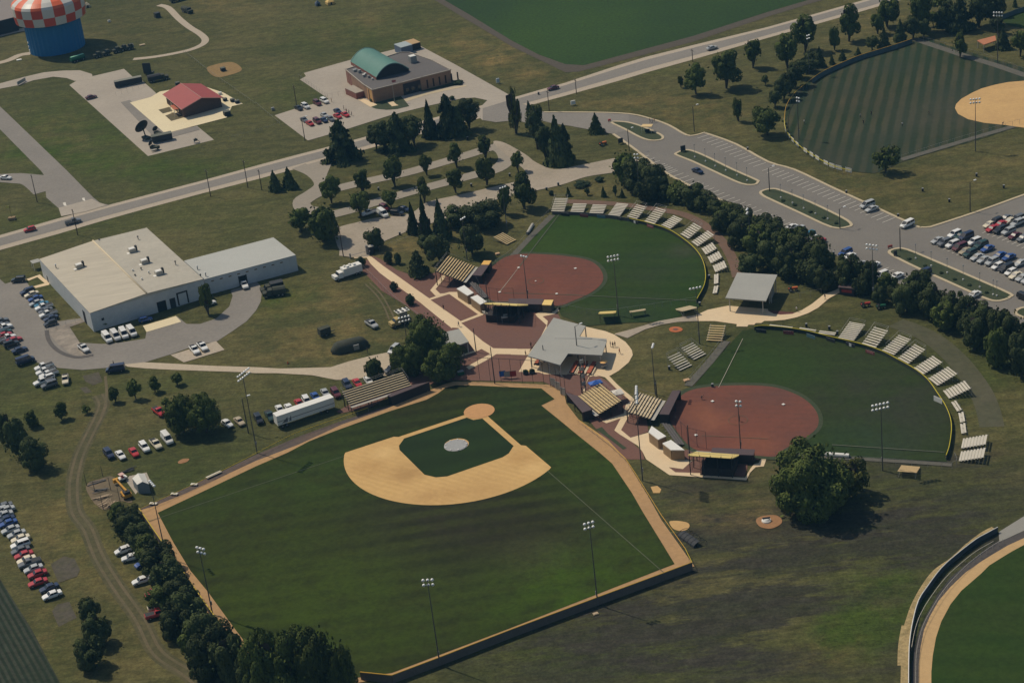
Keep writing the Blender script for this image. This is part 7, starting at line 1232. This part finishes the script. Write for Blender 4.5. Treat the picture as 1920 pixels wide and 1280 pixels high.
o = small('equipment_shelter', 'long dark equipment shelter beside the large dish', 'shelter', zz(700,1010), 1, ang(A(*zz(580,1030)), A(*zz(800,985)))); wbox(o, 'wall', m_shade, -3.8, 3.8, -1.3, 1.3, .4, 2.6); wbox(o, 'roof', MAT('grey_green', (.12,.125,.10), .8), -3.9, 3.9, -1.4, 1.4, 2.604, 2.75)
for i, (x, y, rz) in enumerate([(620,930,2.2),(570,1110,2.6)]):
    o = small('satellite_dish', ['small dark antenna trailer above the equipment shelter','small dark antenna trailer below the equipment shelter'][i], 'dish antenna', zz(x+20, y+40), 0, rz); mb = MB(); rings = []
    for j in range(4):
        r = 1.2*j/3; rings += [(.25*(r/1.2)**2, r*math.cos(2*PI*k/12), r*math.sin(2*PI*k/12)) for k in range(12)]
    mb.add(rings, [(j*12+k, j*12+(k+1) % 12, (j+1)*12+(k+1) % 12, (j+1)*12+k) for j in range(3) for k in range(12)], True); ob = mb.build('reflector', m_shade, o); ob.location = (.6, 0, 2.4); ob.rotation_euler = (0, -.4, 0)
    wbox(o, 'trailer', m_olive, -2.6, .8, -.9, .9, .5, 1.5); MB().cyl(.2, 0, 1.5, 2.4, .12, .1, 6).build('mount', m_olive, o); wheels(o, (-1.4, 0), 2.0, .4)
o = small('field_table', 'pale folding table with gear among the antennas', 'table', zz(600,1160), .5, .3); wbox(o, 'table_top', m_alu2, -1.1, 1.1, -.5, .5, .74, .8); [wbox(o, 'leg', m_steel, x-.04, x+.04, y-.04, y+.04, 0, .738) for x in (-.9, .9) for y in (-.4, .4)]
o = small('tripod_frame', 'small open tripod frame alone at the right of the concrete yard', 'frame', zz(1130,1065), 0, .2)
for a in (0, 2.1, 4.2): MB().tube((1.5*math.cos(a), 1.2*math.sin(a), 0), (0, 0, 1.9), .10, 5).build('leg', m_steel, o)
wbox(o, 'gear_box', m_olive, -.7, .7, -.5, .5, .8, 1.5)
a, b = A(*zz(110,370), 0), A(*zz(450,300), 0); o = thing('long_trailer', 'long dark trailer with a pale top standing across the concrete yard', 'trailer', ((a.x+b.x)/2, (a.y+b.y)/2, .1), ang(a, b)); L = (b-a).length; wbox(o, 'body', m_shade, -L/2, L/2, -1.2, 1.2, .4, 2.6); wbox(o, 'roof', MAT('pale_grey_green', (.20,.20,.165), .8), -L/2, L/2, -1.25, 1.25, 2.604, 2.7); wheels(o, (-L/2+1.4, L/2-1.6), 2.3, .45)
o = small('radar_panel', 'tall dark rectangular radar panel behind the long trailer', 'radar', zz(525,215), 0, -.25); wbox(o, 'panel', m_shade, -1.75, 1.75, -.15, .15, 1.1, 5.3); wbox(o, 'mast', m_olive, -.3, .3, .16, .6, 0, 4.0); wbox(o, 'trailer', m_olive, -2, 2, .61, 2.4, .4, 1.1)
truck(zz(650,250), (zz(560,265), zz(760,225)), 'netted army truck beside the radar panel', m_olive, m_shade, 8.5, 2.6, 3.0, canvas=True)
for x, y, s, l in [(1520,700,2.4,'dark box with a pale cover at the near right corner of the cream slab'),(1590,530,1.6,'left dark drum right of the red-roofed building'),(1648,548,1.6,'right dark drum right of the red-roofed building'),(1430,440,1.3,'white crate behind the red-roofed building'),(1470,140,1.9,'dark covered gun on the yellow soil patch'),(895,318,1.6,'dark crate at the back left of the red-roofed building'),(1495,520,1.5,'stack of crates at the right wall of the red-roofed building')]:
    o = small('crate', l, 'crate', zz(x, y), .6, .4); wbox(o, 'box', m_white if 'white' in l else m_shade, -s/2, s/2, -s/2, s/2, 0, s*.7); wbox(o, 'cover', MAT('cover_'+str(x), (.10,.105,.085) if 'white' not in l else (.6,.6,.55), .8), -s/2-.05, s/2+.05, -s/2-.05, s/2+.05, s*.7+.004, s*.7+.1)
for x, y, s, c, l in [(619,8,3.4,(.62,.42,.15),'tan pyramid tent at the top edge'),(164,14,2.4,(.55,.45,.30),'pale tan tent right of the water tower'),(596,11,2.0,(.10,.12,.16),'low dark tent left of the tan pyramid tent')]:
    o = small('tent', l, 'tent', (x, y), 0, .4); m = MB(); m.add([(-s/2,-s/2,0),(s/2,-s/2,0),(s/2,s/2,0),(-s/2,s/2,0),(-s/2,-s/2,1.2),(s/2,-s/2,1.2),(s/2,s/2,1.2),(-s/2,s/2,1.2),(0,0,2.5)], [(0,1,5,4),(1,2,6,5),(2,3,7,6),(3,0,4,7),(4,5,8),(5,6,8),(6,7,8),(7,4,8)]); m.build('canvas', MAT('tent_'+str(x), c, .9, .06, 2), o); m = MB(); m.add([(-.5,-s/2-.02,0),(.5,-s/2-.02,0),(.25,-s/2-.02,1.1),(-.25,-s/2-.02,1.1)], [(0,1,2,3)]); m.build('flap', m_dark, o)
for x, y, c, l, w, h in [(205,42,m_white,'small white and dark equipment left on the grass right of the water tower',1.2,.9),(36,113,m_white,'pale board lying on the grass below the water tower',2.2,.12),(267,85,MAT('board_tan', (.38,.30,.2), .9),'pale boards lying beside the army vehicle line',2.4,.15),(934,157,MAT('pale_blue_white', (.42,.48,.52), .6),'pale blue sign box at the corner of the brick building lot',1.3,2.0),(1075,198,m_white,'white sign trailer on the grass right of the junction',1.8,1.8),(512,207,m_steel,'grey utility box at the left corner of the small car park',1.2,1.0),(1164,270,m_shade,'dark sign block on the grass at the lot entrance',1.7,2.0),(1281,285,m_shade,'dark sign block on the upper parking island',1.7,2.2),(1143,229,m_red,'red sign at the tip of the entrance island',1.0,1.0),(1669,466,MAT('dull_red', (.25,.06,.05), .7),'red sign at the tip of the lowest island',1.4,1.0),(1679,481,m_shade,'dark sign on the left of the lowest island',1.0,1.8),(1287.5,714,MAT('board_orange', (.55,.35,.2), .8),'tan platform left of the lower softball dugout',1.6,.3),(933,477,MAT('board_orange2', (.55,.35,.2), .8),'tan platform left of the upper softball infield',1.4,.3),(1117,1151,m_lum,'tan board lying below the outfield wall',1.2,.15),(864,702,m_green,'green machine beside the third base walk',1.8,.9),(201,8,m_white,'white crate',1,1)]:
    if l == 'white crate': continue
    o = small('sign_board' if 'sign' in l else ('board' if 'board' in l or 'platform' in l else 'equipment_box'), l, 'sign' if 'sign' in l else 'board' if 'board' in l or 'platform' in l else 'equipment', (x, y), 0, .3)
    if 'sign' in l: wbox(o, 'panel', c, -w/2, w/2, -.2, .2, .35, h); wbox(o, 'post', m_shade, -w/2, -w/2+.15, -.1, .1, 0, .346); wbox(o, 'post', m_shade, w/2-.15, w/2, -.1, .1, 0, .346)
    else: wbox(o, 'body', c, -w/2, w/2, -w/2.6, w/2.6, .02, h); wbox(o, 'lid', m_steel if h > .5 else c, -w/2+.1, w/2-.1, -w/2.6+.1, w/2.6-.1, h+.003, h+.09)
# guard canopy on the first island, gate, tractors
o = small('guard_canopy', 'tan canopy of the guard post on the entrance island', 'canopy', (1214,248), 0, -.35); wbox(o, 'canopy', MAT('tan_canvas', (.62,.45,.22), .8), -1.9, 1.9, -1.3, 1.3, 2.3, 2.45); [MB().cyl(x, y, 0, 2.3, .05, .05, 6).build('post', m_white, o) for x in (-1.7, 1.7) for y in (-1.1, 1.1)]; wbox(o, 'desk', m_shade, -.8, .8, -.4, .4, 0, 1)
for x, y, c, l, rz in [(1130,273,MAT('tractor_orange', (.50,.13,.03), .5),'old orange tractor on the bare patch by the lot entrance',.4),(1622,575,m_red,'red tractor at the foot of the tree row above the lower field',0),(1651,579,m_green,'green tractor right of the red tractor',0),(1486,546,m_orange,'orange mower beside the pavilion',0)]:
    o = small('tractor', l, 'tractor', (x, y), 0, rz); wbox(o, 'hood', c, 0, 1.5, -.35, .35, .6, 1.2); wbox(o, 'seat', m_shade, -.8, -.3, -.3, .3, .7, 1.3); wbox(o, 'fender', c, -1.1, -.1, -.75, .75, .8, .9); wheels(o, (-.6,), 1.5, .6); wheels(o, (1.1,), 1.2, .36); MB().tube((-.1,0,.9), (-.25,0,1.45), .05, 5).build('steering_column', m_shade, o)
o = small('planter', 'round planter with green plants before the large grey roof', 'planter', (992,701), 0, 0); [MB().cyl(x, 0, 0, .6, .7, .8, 12).build('tub', m_shade, o) for x in (-.9, .9)]; [child('plant', TK['box0_m'], o, (x, 0, .5), color=(1,1,1), scale=(.8, .7, .9)) for x in (-.9, .9)]
MB().box(-.2, .2, -.6, -.2, .9, 1.1).build('flower', m_yel, o)
# umbrellas, canopies, picnic tables, lattice tower, cart
def canopy(px, h, c, l, w=3, d=3, rz=0, peak=.7): 
    o = small('canopy_tent', l, 'canopy', px, 0, rz); m = MB(); m.add([(-w/2,-d/2,h),(w/2,-d/2,h),(w/2,d/2,h),(-w/2,d/2,h),(0,0,h+peak)], [(0,1,4),(1,2,4),(2,3,4),(3,0,4)]); m.add([(-w/2,-d/2,h-.25),(w/2,-d/2,h-.25),(w/2,d/2,h-.25),(-w/2,d/2,h-.25),(-w/2,-d/2,h-.001),(w/2,-d/2,h-.001),(w/2,d/2,h-.001),(-w/2,d/2,h-.001)], [(0,1,5,4),(1,2,6,5),(2,3,7,6),(3,0,4,7)]); m.build('canvas', c, o)
    for x in (-w/2+.05, w/2-.05):
        for y in (-d/2+.05, d/2-.05): MB().cyl(x, y, 0, h-.26, .04, .04, 5).build('pole', m_steel, o)
canopy((1118,733), 2.5, m_blue, 'blue canopy behind the tan-planked grandstand', 3.6, 2.2, .3); canopy((1158,752), 2.6, MAT('white_canvas', (.70,.64,.55), .8), 'white canopy over the corner of the tan-planked grandstand', 3.2, 3.0, .2)
canopy((949,603), 2.0, m_alu2, 'grey canopy cart in the shade of the upper press box', 2.6, 2.6, .1, .2); canopy((855,0), 2, m_white, 'x') if 0 else None
o = small('food_cart', 'small cart with an orange umbrella right of the large grey roof', 'cart', (1133,690), 0, .2); wbox(o, 'cart', m_steel, -.9, .9, -.5, .5, .3, 1.0); m = MB(); m.cyl(0, 0, 1.9, 2.3, 1.1, .05, 10); m.build('umbrella', MAT('orange_canvas', (.80,.45,.16), .8), o); MB().cyl(0, 0, 1.004, 1.9, .04, .04, 6).build('pole', m_steel, o); wheels(o, (0,), 1.2, .25)
for i, (x0, y0, x1, y1) in enumerate([(872,950,985,775),(1005,955,1115,780),(1130,958,1240,785),(350,810,400,760)]):
    a, b = [A(*p, .7) for p in Z(960,580,8,[(x0+15, y0), (x1, y1)])]; L = (b-a).length; o = thing('picnic_table', 'long red picnic table on the pale slab, %s from the left' % ordn([1,2,3,0][i]), 'picnic table', ((a.x+b.x)/2, (a.y+b.y)/2, .12), ang(a, b), 'red picnic tables at the large grey roof'); mr2 = MAT('table_red_%d' % i, (.36,.09,.045), .7, .06, 2)
    wbox(o, 'table_top', mr2, -L/2, L/2, -.55, .55, .70, .76); [wbox(o, 'bench', MAT('bench_cream', (.6,.5,.35), .8) if 'bench_cream' not in bpy.data.materials else bpy.data.materials['bench_cream'], -L/2, L/2, s*1.0-.15, s*1.0+.15, .42, .47) for s in (-1, 1)]; [wbox(o, 'leg', m_shade, x-.05, x+.05, -.9, .9, 0, .41) for x in (-L*.35, 0, L*.35)]
o = small('speaker_tower', 'dark lattice tower beside the tan-planked grandstand', 'tower', (1095,737), 0, .3); H_ = VH(1095,737,1089,672)
for x in (-.55, .55):
    for y in (-.4, .4): MB().tube((x, y, 0), (x*.8, y*.8, H_), .09, 5).build('leg', m_pole, o)
m = MB()
for k in range(10):
    z0, z1 = H_*k/10, H_*(k+1)/10; s = 1 if k % 2 else -1
    for y in (-.4, .4): m.tube((-.55*s, y, z0), (.55*s, y, z1), .05, 4)
    for x in (-.55, .55): m.tube((x, -.4*s, z0), (x, .4*s, z1), .05, 4)
m.build('bracing', m_pole, o)
for k in range(4): MB().box(-.5, .5, -.7, -.42, H_-1.2-k*2.2, H_-.2-k*2.2).build('speaker', m_steel, o)
for x, y in ((1087,728),(1100,740)): pass
# net cage, white dome, barrels
a, b = A(1281,1000), A(1313,1022); o = thing('batting_cage', 'low black netted batting cage outside the right field corner', 'batting cage', ((a.x+b.x)/2, (a.y+b.y)/2, .1), ang(a, b)); L = (b-a).length; mb = MB(); n = 8
for i in range(6):
    x = -L/2+L*i/5; mb = MB()
    for k in range(n): t0_, t1_ = PI*k/n, PI*(k+1)/n; mb.tube((x, 1.9*math.cos(t0_), 1.1*math.sin(t0_)), (x, 1.9*math.cos(t1_), 1.1*math.sin(t1_)), .06, 4)
    mb.build('hoop', m_shade, o)
mb = MB(); mb.add([(x, 1.88*math.cos(PI*k/n), 1.06*math.sin(PI*k/n)) for x in (-L/2+.4, L/2) for k in range(n+1)], [(k, k+1, n+2+k, n+1+k) for k in range(4, n)]); mb.build('net', m_shade, o)
o = small('irrigation_cap', 'white domed cap in the middle of the orange bare patch', 'cap', (1437,977), 0, 0); mb = MB(); [mb.cyl(0, 0, z0, z1, r0, r1, 14, True) for z0, z1, r0, r1 in ((0, .3, 1.15, 1.1), (.304, .7, 1.0, .6))]; mb.build('dome', m_white, o); wbox(o, 'pipe', m_shade, -.9, .9, -.12, .12, .71, 1.0)
random.seed(9)
for i, (x, y) in enumerate(sorted([(1587,363),(1730,359),(1882,353),(1780,379),(1831,331),(1684,407),(1402,282),(710,357),(884,350),(956,331),(877,262),(1010,178),(750,441),(1047,348),(1025,357),(1563,478),(1255,693),(1336,726),(1312,573),(1330,522),(1440,697),(1512,613),(1555,618),(1570,627)])):
    if x in (1440,): continue
    o = small('trash_barrel', 'small dark barrel standing on the ground, %s of them from the left' % ordn(i), 'barrel', (x, y), 0, 0, 'dark barrels'); MB().cyl(0, 0, 0, .95, .33, .33, 10).build('drum', m_shade, o); MB().cyl(0, 0, .953, 1.05, .36, .34, 10).build('rim', m_steel, o)
# entrance gate pillars and sign
o = small('entrance_gate', 'pale entrance gate with a dark booth at the top of the plaza walk', 'gate', (689,477), 0, ang(A(655,482), A(700,470))); wbox(o, 'pillar', m_steel, -.35, .35, -.3, .3, 0, 3.0); wbox(o, 'booth', m_shade, .6, 2.2, -.8, .8, 0, 2.4); wbox(o, 'booth_roof', m_alu2, .5, 2.3, -.9, .9, 2.404, 2.55); wbox(o, 'rail', m_steel, -5.5, -.36, -.05, .05, 1.0, 1.1); wbox(o, 'pillar', m_steel, -5.9, -5.5, -.2, .2, 0, 1.8)
o = small('road_gate', 'grey slatted gate across the curved drive at the left', 'gate', (41,157), 0, 1.1); wbox(o, 'gate_panel', m_steel, -2.6, 2.6, -.05, .05, .2, 1.6); wbox(o, 'post', m_white, -2.8, -2.62, -.1, .1, 0, 1.8); wbox(o, 'post', m_white, 2.62, 2.8, -.1, .1, 0, 1.8)
o = small('roadside_sculpture', 'small stone monument with a yellow flag on the grass wedge at the left', 'monument', (23,412), 0, 0); wbox(o, 'stone', m_tanw, -1.2, 1.2, -.8, .8, 0, .9); MB().cyl(0, 0, .903, 5.2, .06, .05, 6).build('pole', m_pole, o); wbox(o, 'flag', MAT('flag_yellow', (.6,.55,.15), .8), -1.1, -.05, -.02, .02, 4.4, 5.1)
o = small('flagpole', 'flagpole before the brick building', 'flagpole', (740,192), 0, 0); MB().cyl(0, 0, 0, 9, .09, .05, 6).build('pole', m_alu2, o); wbox(o, 'flag', MAT('flag_cloth', (.35,.12,.12), .8), .06, 1.5, -.02, .02, 7.8, 8.8)
o = small('traffic_cone', 'orange cone on the grass above the pale lane', 'cone', (540,682), 0, 0); MB().cyl(0, 0, .05, .8, .25, .05, 8).build('cone', m_orange, o); wbox(o, 'foot', m_shade, -.3, .3, -.3, .3, 0, .047)

# ================================================ HAZE
hz = MB(); hz.box(-2500, 2500, -1300, 3300, -1.0, 262); m = bpy.data.materials.new('haze'); m.use_nodes = True; t = m.node_tree; t.nodes.remove(t.nodes['Principled BSDF']); v = t.nodes.new('ShaderNodeVolumePrincipled')
v.inputs['Color'].default_value = (.22, .60, 1.0, 1); v.inputs['Density'].default_value = .00007; t.links.new(v.outputs[0], t.nodes['Material Output'].inputs['Volume'])
o = hz.build('haze', m); tag(o, 'thin blue summer haze over the whole place', 'haze', kind='stuff')
